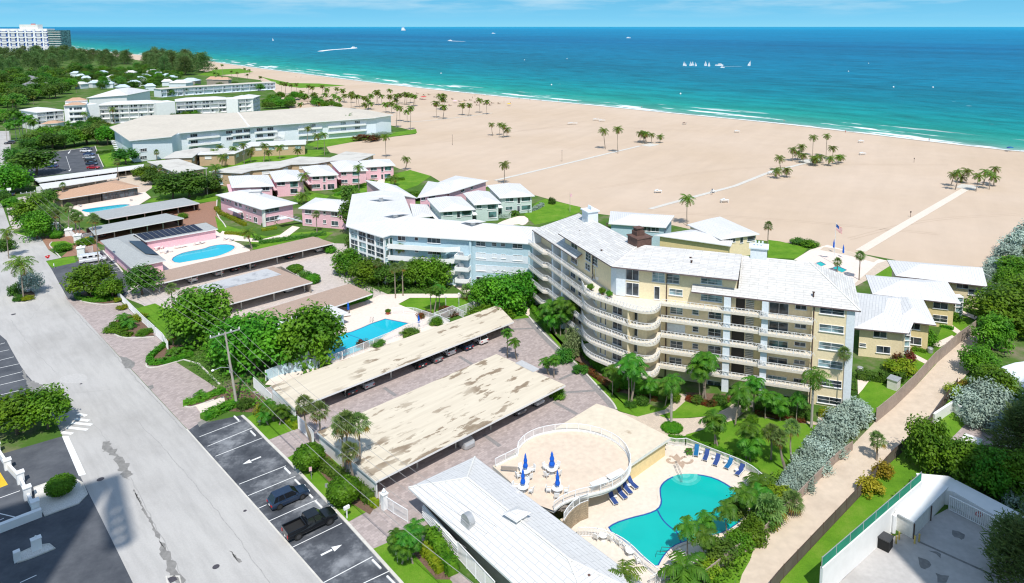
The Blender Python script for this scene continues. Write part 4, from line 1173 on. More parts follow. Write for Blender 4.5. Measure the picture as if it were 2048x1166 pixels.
pwins(apt,A,B,[(1265,548.5,2.2,2.0,2,1),(1317,553.5,2.1,1.75,2,3,'glasspale'),(1346,556.6,2.1,1.7,2,3,'glasspale'),(1423,560.7,3.4,1.3,3,3,'glasspale'),
                  (1265,578,2.2,2.2,2,1),(1352,584,2.2,1.05,2,2,'glasspale'),(1423,596,3.4,1.1,3,3,'glasspale')])
pwins(apt,A,B,[(1314,585.5,.95,2.2,1,1)],name='door')
A,B=PR(0,vw),PR(SL,vw)
LV=[(1353,621,2.1,1.2,2,3,'glasspale'),(1391,624,1.1,.9,1,2,'glasspale'),(1430,629.7,2.1,1.3,2,2),(1391,658,1.0,.9,1,2),(1429,664.7,2.1,1.3,2,2),
      (1353,689,2.1,1.25,2,2),(1390.6,692,1.0,.9,1,2),(1428.7,699,2.1,1.3,2,2),(1351,722,2.1,1.25,2,2),(1390,727,1.0,.9,1,2),(1428,733,2.1,1.3,2,2),(1350,757,2.1,1.1,2,1),(1428,768,2.1,1.1,2,1),
      (1602,614,1.7,.8,2,1),(1601,652,1.7,.7,2,1),(1600,688,1.7,.7,2,1),(1599,724,1.7,.7,2,1),(1598,761,1.7,.7,2,1),(1598,797,1.7,.7,2,1)]
pwins(apt,A,B,LV)
pwins(apt,A,B,[(1352,656,3.0,1.4,1,1,'bluewhite')],name='storm_shutter')
pwins(apt,A,B,[(1306,621,2.6,1.8,4,1),(1306,656,2.6,1.9,4,1),(1305,690,2.6,1.9,2,1,'glassteal'),(1305,723,2.6,1.9,2,1)],name='sliding_door')
pwins(apt,A,B,[(1558,617,2.9,1.9,2,1),(1557,654.7,2.9,1.9,2,1),(1556.4,692.5,2.9,1.9,2,1,'glassteal'),(1555.4,726,2.9,1.9,2,1),(1554,763,2.9,1.9,4,1,'glasspale'),(1554,797,2.9,1.5,2,1)],name='sliding_door')
for k,(x,y)in enumerate(((1477,606),(1476,642),(1475.5,676),(1475,710),(1475,744))):
    s,z=hit(x,y,A,B);zf=FH*(5-k)
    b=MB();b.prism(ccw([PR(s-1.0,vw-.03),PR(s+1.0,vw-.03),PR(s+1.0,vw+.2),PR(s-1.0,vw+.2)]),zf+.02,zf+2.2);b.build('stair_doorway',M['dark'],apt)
    b=MB()
    for q in range(7):b.prism(ccw([PR(s+1.15,vw-.35),PR(s+2.4,vw-.35),PR(s+2.4,vw-.04),PR(s+1.15,vw-.04)]),zf+.1+q*.3,zf+.2+q*.3)
    b.build('stair',M['kerb'],apt)
    b=MB();b.prism(ccw([PR(s+2.5,vw-.04),PR(s+4.2,vw-.04),PR(s+4.2,vw+.1),PR(s+2.5,vw+.1)]),zf+.03,zf+2.35);b.build('stair_wall',M['yellow'],apt)
A,B=PR(sF,.5),PR(sE,.5)
pwins(apt,A,B,[(1664,622.5,3.5,1.05,2,2),(1663,657,3.5,1.15,2,2,'glasspale'),(1662,692.5,3.5,1.15,2,2,'glasspale'),(1660.5,728,3.5,1.15,2,2,'glasspale'),(1659,766,3.5,1.15,2,2),(1658.5,800.5,3.5,1.15,2,2)])
A,B=PL(0,1.35),PL(TL,1.35)
pwins(apt,A,B,[(1149,491,2.6,1.2,2,1),(1177,512.5,2.0,1.7,2,3),(1190.5,521,2.0,1.7,2,3),(1176,533.6,1.9,1.2,2,2),(1149,521,2.6,1.1,2,1)])
pwins(apt,A,B,[(1189,547,.95,2.1,1,1,'yellow')],name='door')
A,B=PL(0,vw),PL(TL,vw)
for k in range(4):
    dy=27.6*k
    pwins(apt,A,B,[(1146.5,549+dy*1.06,2.0,1.2,2,1),(1160,556.6+dy*1.08,1.2,1.1,1,1),(1188,594+dy*1.1,2.4,1.9,3,1)])
    pwins(apt,A,B,[(1107,497+dy,1.8,2.1,2,1),(1128,510+dy,2.6,2.0,3,1,'taupe')],name='door')
zb=11.2
bl=thing('apartment_block','pale blue four storey L-shaped apartment block with plain white roof and glazed corner','apartment building',(-20,165,0))
e={k:G(x,y,zb)for k,(x,y)in dict(a=(691.6,452),b=(765,474.5),c=(782,469),d=(1066,487.5)).items()}
dx=(e['d']-e['c']).normalized();nx=Vector((-dx.y,dx.x,0))
if nx.y<0:nx=-nx
f1,f2=e['d']+nx*12.5,e['c']+nx*14.5
zrb=12.9
r2=V3(e['d']+nx*6.5-dx*5,zrb);r1=G(826,434,zrb)
back=[G(704,388.5,zb+.6),G(765,380,zb+.6),G(806,385.5,zb+.6)]
F=[[V3(e['b'],zb),V3(e['c'],zb),r1],[V3(e['c'],zb),V3(e['d'],zb),r2,r1],[V3(e['d'],zb),V3(f1,zb),r2],[V3(f1,zb),V3(f2,zb),r1,r2],[V3(e['a'],zb),V3(e['b'],zb),r1]]
roof_part(bl,F,M['roofclean'])
wl=G(826.6,436,zb+.62)
roof_part(bl,[[V3(e['a'],zb+.1),r1+Vector((0,0,.06)),wl,back[2],back[1],back[0]]],M['roofclean'],'rear_roof')
wpoly=[V3(e['a'],0)+Vector((.9,.3,0)),V3(e['b'],0)+Vector((.1,1.0,0)),V3(e['c'],0)+nx*.9,V3(e['d'],0)+nx*.9-dx*.9,V3(f1,0)-nx-dx*.9,V3(f2,0)-nx]
wall_box(bl,wpoly,0,zb-.24,'blue')
wall_box(bl,[V3(e['a'],0)+Vector((1.2,1,0)),V3(wl,0)+Vector((-1,0,0)),V3(back[2],0)+Vector((-1,-1,0)),V3(back[0],0)+Vector((1,-1,0))],0,zb-.2,'blue','rear_wall')
A,B=wpoly[0],wpoly[1];Lg=(B-A).length;tt=(B-A).normalized();nn=Vector((tt.y,-tt.x,0))
b=MB();n=4
for i in range(n+1):b.bar(V3(A+tt*Lg*i/n+nn*.1,0),V3(A+tt*Lg*i/n+nn*.1,zb-.25),.3)
for k in range(0,9):b.bar(V3(A+nn*.1,.3+1.32*k),V3(B+nn*.1,.3+1.32*k),.16,.22 if k%2==0 else .1)
b.build('glazing_frame',M['white'],bl)
for k in range(4):
    for i in range(n):
        put_win(bl,A,B,Lg*(i+.5)/n,1.65+2.64*k,Lg/n-.35,2.2,2,2,'white','glass' if(i+k)%3 else 'glasspale','glazed_panel',False)
A,B=wpoly[1],wpoly[2]
for k in range(4):
    Ls=(B-A).length;put_win(bl,A,B,Ls*.3,1.5+2.7*k,Ls*.38,1.7,1,1,'white','glassteal');put_win(bl,A,B,Ls*.75,1.5+2.7*k,Ls*.36,1.7,1,1,'white','glassteal')
A,B=wpoly[2],wpoly[3]
pwins(bl,A,B,[(803.5,476.5,1.9,1.1,2),(833,477.5,.9,.8,1),(868,481,3.2,1.2,3),(833.5,500.5,.9,.9,1),(869,504,3.2,1.2,3),(961.5,487.5,2.2,1.0,2,2),(988.5,488.5,1.1,.8,1,2),(1006,489.5,1.1,.8,1,2),(1035,492,2.3,1.0,2,2),
                 (962,510.5,2.2,1.3,2),(989,511.5,1.0,1.0,2),(1007,512.5,1.0,1.0,2),(1035.5,515.5,2.2,1.3,2),(962,535.5,2.2,1.3,2),(990,536,1.0,1.0,1),(1007,537,1.0,1.0,1),(1035.5,540,2.2,1.3,2),(962,559,2.2,1.3,2),(990,560,1.0,.9,1),(868,551,2.6,1.1,2),(833,523,.9,.9,1)])
def gx(px,py,z):s,zz=hit(px,py,A,B);return A+(B-A).normalized()*s
tt=(B-A).normalized();nn=Vector((tt.y,-tt.x,0))
for k,(y0,y1)in enumerate(((491,503),(516,526),(540,550))):
    z=FH*(3-k)+.25
    p0=gx(776,488,z);p1=gx(893,495,z);p2=gx(921,497,z)
    b=MB()
    b.prism(ccw([p0,p1,p1+nn*1.5,p0+nn*1.5]),z-.2,z)
    b.bar(V3(p0+nn*1.5,z+.35),V3(p1+nn*1.5,z+.35),.14,1.1);b.bar(V3(p1+nn*1.5,z+.352),V3(p2+nn*.2,z+.352),.14,1.1)
    o=b.build('gallery',M['white'],bl)
    q0,q1=gx(916,505,z),gx(943,507,z)
    b=MB();b.prism(ccw([q0,q1,q1+nn*2.2,q0+nn*2.2]),z-1.5,z-1.3)
    b.bar(V3(q0+nn*2.2,z-.9),V3(q1+nn*2.2,z-.9),.14,.9);b.bar(V3(q0,z-.901),V3(q0+nn*2.2,z-.901),.14,.9);b.bar(V3(q1,z-.901),V3(q1+nn*2.2,z-.901),.14,.9)
    for q in range(9):b.prism(ccw([q0.lerp(q1,.15)+nn*(.1+q*.12),q0.lerp(q1,.5)+nn*(.1+q*.12),q0.lerp(q1,.5)+nn*(.35+q*.12),q0.lerp(q1,.15)+nn*(.35+q*.12)]),z-1.3+q*.16,z-1.2+q*.16)
    b.build('stair_landing',M['white'],bl)
    b=MB();b.prism(ccw([p1,gx(940,500,z),gx(940,500,z)+nn*.05,p1+nn*.05]),z-2.2,z+1.6);b.build('stair_recess',M['taupe']if 0 else M['blue'],bl)
for px,py in((942.5,520),):
    q=gx(px,py,5);b=MB();b.bar(V3(q+nn*.4,0),V3(q+nn*.4,zb-.25),.5);b.build('pilaster',M['blue'],bl)
for k,yb in((0,511.5),(1,536)):
    q0=gx(951,yb,5);q1=gx(1056,yb+6,5);z=FH*(2-k)+1.75
    b=MB();b.prism(ccw([q0,q1,q1+nn*.05,q0+nn*.05]),z-.85,z+.85);b.build('panel_band',M['bluewhite'],bl)
for(x,y)in((790,420),(842,390)):pass
for x,y,wd,a in((791,430,3.2,.2),(762,396,3.4,.2),(946,446,3.0,0)):
    b=MB();q=G(x,y,zb+1.9);b.poly([(q.x-wd,q.y+.8,q.z+.1),(q.x,q.y-1.6,q.z+.4),(q.x+wd,q.y+.8,q.z+.1),(q.x,q.y+2.0,q.z+.35)]);b.tube([(q.x,q.y,q.z-1.5),(q.x,q.y,q.z+.3)],.6,8);b.build('roof_ventilator',M['roofclean'],bl)
def cottage(quad_px,ze,rise,wm,rm,label,wins=(),over=.7,hip=1.0,cat='cottage',gm='glass',name='cottage',three=False,th=.2,group=None,soff=None,quadw=None):
    q=quadw if quadw else(rect3(*quad_px,ze)if len(quad_px)==3 else[G(x,y,ze)for x,y in quad_px])
    r,wp=house(name,label,cat,q,ze,rise,wm,rm,over,hip,th,0,group,soff)
    ef=edges_facing(wp)
    for it in wins:
        best=None
        for a,c in ef:
            s,z=hit(it[0],it[1],a,c);L=(c-a).length
            if-.1<s<L+.1 and-.2<z<ze+.5:
                p=a+(c-a).normalized()*s;d=p.length
                if best is None or d<best[0]:best=(d,a,c,s,z)
        if best:
            _,a,c,s,z=best;L=(c-a).length;w=it[2]
            s=min(max(s,w/2+.1),max(L-w/2-.1,w/2+.1));z=min(z,ze-.35-it[3]/2)
            put_win(r,a,c,s,z,w,it[3],it[4]if len(it)>4 else 2,it[5]if len(it)>5 else 1,'trim',it[6]if len(it)>6 else gm)
    return r,wp,q
PK=5.5
r,wp,q=cottage([(431,389.5),(523.5,419),(595.5,406)],PK,1.3,'pink','roofclean','pink two storey guest house with white hip roof beside the brick drive',hip=.9,over=1.0,cat='guest house',name='guest_house',
        wins=[(445.5,398.5,1.8,1.1),(455,401,.7,.7,1),(461,403,.7,.7,1),(472.5,408,1.8,1.2),(481,410.5,1.8,1.2),(493,414.5,.7,.7,1),(500,417,.7,.7,1),(510,421.5,1.9,1.2),(485,431,1.4,1.8),(494.5,432,.7,.9,1),(501,434.5,.7,.8,1),(511.5,439.5,2.0,1.6),(536.5,419.5,4.4,1.2,3),(537.5,438,4.4,1.3,3)])
a,c=wp[0],wp[1]
b=MB();qq=G(523.5,440,3);
k=min(wp,key=lambda p:p.length)
b.prism(ccw([k+Vector((-.5,-.1,0)),k+Vector((0,-.35,0)),k+Vector((.5,-.1,0)),k+Vector((0,.4,0))]),0,PK-.22);b.build('corner_quoin',M['offwhite'],r)
p=G(470,421,2.7);b=MB();b.obox((p.x,p.y,2.75),ua*0+Vector((4.2,-3.6,0))*.62,Vector((-.5,-.6,0)),(0,0,.08));b.build('entrance_canopy',M['bluewhite'],r)
p=G(511,383,PK+1.5);b=MB();b.box(p.x,p.y,PK+1.2,3.2,2.0,1.1,.2);b.box(p.x,p.y,PK+1.8,3.8,2.6,.15,.2);b.build('roof_ventilator',M['roofclean'],r)
r,wp,q=cottage([(596.5,416),(694,424),(712,402),(631,395)],PK,1.4,'pink','roofclean','pink two storey cottage with white hip roof behind a fan palm',cat='guest house',name='guest_house',over=.8,
        wins=[(616.5,423.5,2.2,1.2),(669,428,2.2,1.3),(649,425.5,.8,.8,1),(617.5,442,2.2,1.3),(670,446.5,2.3,1.4),(649.5,443,1,1.1)])
p=G(590,440,1.5);st=thing('stairway','white outdoor stairway with landing between the two pink guest houses','stairs',(p.x,p.y,0))
b=MB()
for k in range(14):b.box(p.x-1.6+k*.25,p.y-1.2+k*.28,2.6-k*.18-.08,.9,1.4,.12,.85)
b.box(p.x-2.6,p.y-2.2,2.72,2.6,2.4,.16,.85);b.build('steps',M['bluewhite'],st)
b=MB();rail_mb(b,[Vector((p.x-3.6,p.y-2.6,0)),Vector((p.x-1.9,p.y-3.2,0))],2.8,.95,.8,.2);
for sx in(-.7,.7):b.bar((p.x-1.6+sx,p.y-1.6,3.5),(p.x+1.7+sx,p.y+2.2,1.1),.07)
b.build('railing',M['trim'],st)
row=[([(463,375),(549,372),(536,349.5)],'leftmost pink unit of the stepped beach row',[(531,377,2.6,1.3)]),
       ([(549,363.6),(611,360),(596,340)],'second pink unit from the left of the stepped beach row',[(556,367,2.6,1.2),(588,367,2.6,2.0,1,1,'glassteal'),(588,382,2.4,1.8,1)]),
       ([(618.7,352.5),(678,349.5),(658,331)],'middle pink unit of the stepped beach row',[(632,356,2.4,1.1),(648.5,357,.9,2,1),(662,355.5,2.4,1.2),(631,372,2.8,1.4),(649,374,.9,2,1),(662,373,2.4,2)]),
       ([(678,343),(737,341),(715,322)],'fourth pink unit from the left of the stepped beach row',[(684,347.5,1.9,1.1),(712,345.5,2.6,1.4,1,1,'glassteal'),(683,362.5,2.2,1.2),(712,361,2.6,1.6,1,1,'glassteal')]),
       ([(727,334.5),(791,330.5),(779,318)],'pink beach row unit nearest the sand',[(747.5,338,2.4,1.2),(764.5,338,.9,2,1),(776,336.5,2.4,1.6,1,1,'glassteal'),(748,352.5,2.4,1.2),(764.5,353.5,.9,2,1),(775,351.5,2.4,1.6,1,1,'glassteal')])]
for i,(qp,lb,ws)in enumerate(row):
    r,wp,q=cottage(qp,PK,1.4,'pink','roofclean',lb+' with white hip roof',ws,cat='guest house',name='guest_house',over=.7,group='stepped row of pink beach units')
    for a,c in edges_facing(wp)[:1]:
        pass
    a,c=max(edges_facing(wp),key=lambda e2:(e2[1]-e2[0]).length)
    t=(c-a).normalized();n=Vector((t.y,-t.x,0));L=(c-a).length
    b=MB();b.prism(ccw([a+t*.1,c+t*1.2,c+t*1.2+n*1.3,a+t*.1+n*1.3]),2.6,2.78);o=b.build('balcony',M['pink'],r)
    if i:
        b=MB();rail_mb(b,[a+t*L*.55+n*1.25,c+t*1.15+n*1.25,c+t*1.15+n*.1],2.78,.95,1.2,.2);b.build('railing',M['trim'],o)
for qp,lb,ws in(([(765,383),(834.5,396),(793,371)],'pink beach house with white roof hidden behind the blue block',[]),
               ([(834.5,395),(896,386),(920,371.5),(856,362)],'pink beach house with white roof between blue block and mint units',[(863.5,391,2.4,1.3),(846,391,1.4,1)]),
               ([(896,386.5),(977,361),(911.5,351),(870,367)],'pink beach house with wide white roof beside the sand',[(925,374.5,1.8,1),(943.5,375.5,1.2,1)])):
    cottage(qp,PK,1.3,'pink','roofclean',lb,ws,cat='beach house',name='beach_house',over=.7)
mint=[([(878,423.5),(951.4,418.7),(922,393)],'mint green two storey unit with white roof nearest the blue block',[(895.5,427,2.6,1.2,2,1,'glassteal'),(917,428,1,2,1),(932.5,425.5,2.8,1.6,1,1,'glassteal')]),
        ([(947.6,409.5),(1003,406),(978,383)],'mint green two storey unit with white roof in the middle of its row',[(953,413,1.6,1.2,2,1,'glassteal'),(984,412,2.8,1.6,1,1,'glassteal'),(985,429,2.6,2,1,1,'glassteal')]),
        ([(999,396),(1069.8,391.7),(1040,367)],'mint green two storey unit with white roof at the sand end of its row',[(1019,399.5,2.6,1.2,2,1,'glassteal'),(1037.5,400,.9,2,1),(1052,397.5,2.8,1.4,1,1,'glassteal'),(1018,416.5,2.2,1.2,2,1,'glassteal'),(1037,417.5,.9,2,1),(1052,415,3,1.6,1,1,'glassteal')])]
for qp,lb,ws in mint:
    r,wp,q=cottage(qp,PK,1.3,'mint','roofclean',lb,ws,cat='guest house',name='guest_house',over=.8,hip=.7,group='row of mint green units')
    a,c=max(edges_facing(wp),key=lambda e2:(e2[1]-e2[0]).length);t=(c-a).normalized();n=Vector((t.y,-t.x,0))
    b=MB();b.prism(ccw([a,c+t*2,c+t*2.0+n*1.4,a+n*1.4]),2.6,2.8);b.build('balcony',M['white'],r)
cottage([(819,407),(826.6,436),(865,432),(857.5,409)],3.2,.5,'mint','roofclean','low white roofed link building between blue block and mint units',cat='outbuilding',name='outbuilding')
cottage([(1217,447),(1332,455),(1349,431),(1221,422)],PK,1.3,'blue','roofclean','blue beach cottage with white roof behind the cream block chimney',[(1289,454,3.2,1.2,3),(1307,456,3,1.2,3),(1330.5,446.5,2,1.3)],cat='beach house',name='beach_house')
cottage([(1307.6,470),(1462,492),(1468,476),(1395,457)],4.6,1.0,'yellow','roofclean','low cottage roof close behind the cream block ridge',cat='beach house',name='beach_house')
cottage([(1374,449),(1441,478.5),(1520,468),(1440,433)],PK,.9,'cream','roofclean','cream beach cottage with white roof beside the lone beach palm',[(1460.5,481,3,1.1,4),(1483,479,1,1.6,1),(1502,477,2.4,1.4,1)],cat='beach house',name='beach_house',hip=.3)
Y1=[(1707,656),(1818,667),(1846,600),(1713,585)]
cott=[(Y1,'yellow two storey cottage with white tiled roof nearest the cream block',[(1760,668,2.2,1.2),(1723.5,689.5,1.1,.7,1,2),(1766.5,699,2.3,1.3),(1722,721.5,1.1,.7,1,2),(1765,731.5,2.3,1.3,2,2)]),
        ([(1733,591),(1873,651),(1873,612),(1760,575)],'',[])]
r,wp,q=cottage(Y1,PK,1.5,'cream','roofclean',cott[0][1],cott[0][2],over=1.0,name='cottage',soff=M['purple'])
q2=[G(1780,640,PK),G(1873,651,PK),G(1846,600,PK),G(1760,590,PK)]
r,wp,q=cottage([(1790,640),(1873,650.5),(1847,600),(1770,592)],PK+.02,1.45,'yellow','roofclean','yellow cottage wing stepping out from behind the nearest yellow cottage',[(1828,652,2.0,1.2),(1827,681,2.6,1.4)],over=1.0,name='cottage',soff=M['purple'])
r,wp,q=cottage([(1745,588),(1922.5,608),(1895,563),(1731,549.5)],PK,1.5,'yellow','roofclean','yellow cottage with white tiled roof in the middle of the three beside the sand path',[(1881,610.5,2.6,1.4),(1880,637,2.6,1.4,2,2)],over=1.0,name='cottage',soff=M['purple'])
r,wp,q=cottage([(1791.4,551.5),(1975,573),(1965,535),(1774,519.5)],PK,1.5,'cream','roofclean','farthest yellow cottage with white tiled roof beside the open sand',[(1949,584.5,2.2,1.2,2,2),(1925,570,2.2,1)],over=1.0,name='cottage',soff=M['purple'])
for x,y in((1806,650),(1912,612)):
    p=G(x,y+55 if y>640 else y+24,0);t=thing('porch','white framed glazed porch on the cottage %s'%('nearest the cream block' if x<1850 else 'in the middle of the row'),'porch',(p.x,p.y,0))
    b=MB()
    for sx in(-.7,.7):
        for sy in(-.7,.7):b.bar((p.x+sx,p.y+sy,0),(p.x+sx,p.y+sy,4.6),.16)
    for z in(.3,1.5,2.6,3.6,4.6):b.box(p.x,p.y,z,1.7,1.7,.15)
    b.build('frame',M['trim'],t)
    b=MB();b.box(p.x,p.y,2.3,1.32,1.32,4.4);b.build('glass',M['glasspale'],t)
def carport(quad,z,label,rm,posts_edge=(0,1),npost=5,backm='taupe',roofth=.28,endwall=None,inset_post=1.9,soff=None,name='carport',floor=True):
    """quad: world corners; front edge (open side) = quad[posts_edge]"""
    c=sum((Vector((p[0],p[1],0))for p in quad),Vector((0,0,0)))/4
    r=thing(name,label,'carport',(c.x,c.y,0))
    q=[Vector((p[0],p[1],0))for p in quad]
    i,j=posts_edge;a,d=q[i],q[j]
    roof_part(r,[[V3(p,z)for p in q]],rm,th=roofth,msoff=soff or M['trim'])
    t=(d-a).normalized();L=(d-a).length;n=(c-(a+d)/2);n=(n-t*n.dot(t)).normalized()
    dep=abs((q[(j+1)%4]-d).dot(n))
    for k in range(npost):
        p=a+t*(1.0+(L-2.0)*k/(npost-1))+n*inset_post
        b=MB();b.bar(V3(p,0),V3(p,z-roofth-.01),.2);b.build('post',M['kerb'],r)
    b=MB();e0=a+n*(dep-.3);b.prism(ccw([e0+t*.3,e0+t*(L-.3),e0+t*(L-.3)+n*.15,e0+t*.3+n*.15]),0,z-roofth-.01);b.build('wall',M[backm],r)
    for k in range(1,npost):
        p=a+t*(1.0+(L-2.0)*(k-.5)/(npost-1))+n*(dep*.55)
    if endwall:
        for e in endwall:
            p=a+t*(.2 if e==0 else L-.35)
            b=MB();b.prism(ccw([p+n*.25,p+t*.15+n*.25,p+t*.15+n*(dep-.35),p+n*(dep-.35)]),0,z-roofth-.01);b.build('end_wall',M['white' if rm is M['roofstain']else backm],r)
    return r
def Q4(pts,z):return[G(x,y,z)for x,y in pts]
cp1=carport(Q4([(588,817),(1028,643),(996,610),(540,772)],2.55),2.55,'long stained flat roof carport beside the blue pool',M['roofstain'],(0,1),6,'taupe',endwall=(0,))
cp2=carport(Q4([(751,963),(1131,770),(993,708),(634,864)],2.55),2.55,'wide stained flat roof carport in front of the cream block',M['roofstain'],(0,1),6,'taupe',endwall=(0,))
p0,p1=G(1037,723,2.6),G(1073,741,2.6);b=MB();ribbon(b,[p0,p1],1.5,2.6);o=b.build('patch',M['membrane'],cp2)
carport(Q4([(313,568),(668,486),(626,473),(284,551)],2.55),2.55,'longest brown shingle carport beside the pink pool',M['roofbrown'],(0,1),7,'taupe',endwall=(1,))
c3=carport(Q4([(408,621),(625,564),(547,533),(352,588)],2.55),2.55,'brown shingle carport with a silver membrane panel',M['roofbrown'],(0,1),4,'taupe',endwall=(1,))
b=MB();b.poly([V3(G(x,y,2.58),2.58)for x,y in((411,587),(563,549),(534,537),(392,573))]);b.build('membrane_panel',M['membrane'],c3)
carport(Q4([(520,664),(745,587),(699,567),(455,641)],2.55),2.55,'brown shingle carport nearest the white pool house',M['roofbrown'],(3,2),4,'blue')
carport(Q4([(213,438),(399,406),(368,395.5),(178,425)],2.5),2.5,'long grey roof carport of the pink guest house',M['roofgrey'],(0,1),6,'boxbrown',endwall=(1,))
carport(Q4([(189,469),(368,436),(332,426.5),(177,455)],2.5),2.5,'shorter grey roof carport beside the solar panels',M['roofgrey'],(0,1),6,'boxbrown',endwall=(1,))
carport(Q4([(76,364),(286,335.5),(288,328),(66,357)],2.55),2.55,'narrow white roof carport bordering the northern parking lot',M['roofclean'],(0,1),8,'dark')
carport(Q4([(86,378),(232,355),(234,347),(78,368)],2.55),2.55,'short white roof carport behind the tan clubhouse',M['roofclean'],(0,1),5,'white')
r,wp,q=cottage([(562,668),(696,624.5),(661,609),(530,650)],2.8,.25,'blue','roofclean','white flat roofed pool house beside the blue pool',[(674.5,637,.8,1.2,1,1,'white')],over=.6,cat='pool house',name='pool_house')
ph=thing('pool_house','grey roofed L-shaped pink pool house carrying solar panels','pool house',(V3(G(270,490),0).x,G(270,490).y,0))
zp=2.9;g=lambda x,y,z=zp:G(x,y,z)
zz=3.9
F1=[[g(291,483),g(436,457.5),g(412,445,zz),g(269,468,zz)],[g(269,468,zz),g(412,445,zz),g(412,445,zz)+V*2.5-Vector((0,0,.8)),g(269,468,zz)+V*2.5-Vector((0,0,.8))]]
roof_part(ph,F1,M['roofgrey'])
pA,pB,pC,pD=g(200.6,481),g(261,535),g(332,520.5),g(285,484)
rA,rB=g(236,478,zz),g(290,512,zz)
roof_part(ph,[[pA,pB,rB,rA],[pB,pC,rB],[pC,pD,rA,rB],[pA,g(268,467),rA],[g(268,467),pD,rA]],M['roofgrey'],'side_roof')
wall_box(ph,inset([g(291,483),g(436,457.5),g(411.6,445),g(268,468)],.5),0,zp-.23,'pink')
wall_box(ph,inset([pA,pB,pC,pD],.6),0,zp-.23,'pink','side_wall')
n1=(F1[0][1]-F1[0][0]);up1=F1[0][3]-F1[0][0]
for k in range(11):
    b=MB();a=F1[0][0]+n1*(.01+k*.073)+up1*.12;w1=n1*.066;u1=up1*.82;off=Vector((0,0,.10))
    off2=Vector((0,0,.05));b.quad(a+off,a+w1+off,a+w1+u1+off,a+u1+off);b.quad(a+off2,a+off,a+u1+off,a+u1+off2);b.quad(a+off2,a+w1+off2,a+w1+off,a+off)
    b.build('solar_panel',M['solar'],ph)
b=MB();d1=rB-rA;a=pD.lerp(rA,.05)+Vector((0,0,.1));
b.poly([V3(g(257,482,zz-.1),zz-.0),V3(g(283,482,3.15),3.2),V3(g(318,510,3.1),3.15),V3(g(291,508,zz-.1),zz-.0)]);b.build('solar_panel',M['solar'],ph)
r,wp,q=cottage([(121,398.5),(281,373),(232,360),(98,387)],3.1,1.5,'tan','rooftan','tan clubhouse with terracotta tile roof and glass doors beside a pool',[],over=.8,cat='clubhouse',name='clubhouse',hip=.8)
a,c=max(edges_facing(wp),key=lambda e2:(e2[1]-e2[0]).length)
for k in range(6):put_win(r,a,c,(c-a).length*(k+.55)/6.1,1.3,4.2,2.4,4,1,'dark' if k<3 else 'purple','dark' if k<3 else 'glass','glass_door',False)
def range_bld(pts,z,label,wm='tan',rm='flatgrey',over=.6,cat='motel',nwin=8,z0=0,storey2=False):
    q=[G(x,y,z)for x,y in pts];c=sum((Vector((p.x,p.y,0))for p in q),Vector((0,0,0)))/len(q)
    r=thing('motel_wing',label,cat,(c.x,c.y,0));wp=inset(q,over)
    wall_box(r,wp,0,z-.26,wm);roof_part(r,[[V3(p,z)for p in ccw(q)]],M[rm],th=.25)
    for a,cc in edges_facing(wp):
        L=(cc-a).length
        if L<5:continue
        n=max(1,int(L/5.2))
        for k in range(n):
            put_win(r,a,cc,L*(k+.5)/n,z-1.5,2.6,1.2,2,1,'trim','glasspale' if k%2 else 'offwhite')
            if z>5:put_win(r,a,cc,L*(k+.5)/n,z-4.2,2.6,1.2,2,1,'trim','offwhite' if k%2 else 'glasspale')
    return r
range_bld([(294,323),(326.5,335),(352,345.5),(411,336),(381,325),(357,317.5)],5.4,'tan two storey motel wing with weathered flat roof beside the fan palm')
range_bld([(418,343),(484,346),(505,340),(560,335),(584,328),(628,327),(668,320.5),(718,321),(750,308),(692,302.5),(660,315),(600,313),(560,322),(510,325),(470,332)],5.4,'long zigzag tan motel wing with weathered flat roof reaching the sand')
range_bld([(326,316),(385,314.5),(400,303),(450,308),(470,300),(400,295),(350,303)],5.2,'tan motel wing under the large cream roofed hotel',rm='flatgrey')
range_bld([(395,309),(470,307),(505,292),(612,288),(612,279),(500,284),(470,296),(400,298)],5.0,'tan motel wing with white flat roof beside the seaside lawn',rm='roofclean')
zf=3.4
fb=thing('clubhouse','white tiled hip roof clubhouse in the foreground beside the turquoise pool','clubhouse',(G(1000,1100).x,G(1000,1100).y,0))
eL,eT,=G(817,975,zf),G(950,913,zf)
d1=(G(1245,1135,zf)-eT);d1.normalize();Lr=34
eB,eR=eL+d1*Lr,eT+d1*Lr
m=(eL+eT)/2;hw=(eT-eL).length/2
rA=V3(m+d1*hw*.95,zf+1.7);rB=V3((eB+eR)/2-d1*14.5,zf+1.7)
rA=G(934,956,zf+1.7);
rB=rA+d1*17.5
roof_part(fb,[[eL,eT,rA],[eT,eR,rB,rA],[eB,eL,rA,rB],[eR,eB,rB]],M['roofclean'],th=.22)
wp=inset([eL,eB,eR,eT],1.2)
wall_box(fb,wp,0,zf-.24,'taupe')
b=MB()
for a,c in((rA,rB),(eL,rA),(eT,rA),(eR,rB),(eB,rB)):b.bar(a+Vector((0,0,.05)),c+Vector((0,0,.05)),.2,.08)
b.build('ridge_cap',M['offwhite'],fb)
q=G(1034,1026,zf+2.0);b=MB()
rr=[(q.x-1.6,q.y-.1,q.z),(q.x+.05,q.y-1.5,q.z),(q.x+1.6,q.y+.1,q.z),(q.x-.05,q.y+1.2,q.z)];ap=(q.x,q.y,q.z+.45)
for i in range(4):b.poly([rr[i],rr[(i+1)%4],ap])
b.poly(list(reversed(rr)));b.box(q.x,q.y,q.z-.5,1.6,1.6,1.0,UA);b.build('roof_ventilator',M['roofclean'],fb)
q=G(936,1040,zf+.9);b=MB();pr=[]
for k in range(9):
    an=PI*k/8;pr.append((math.cos(an)*.85,math.sin(an)*.8))
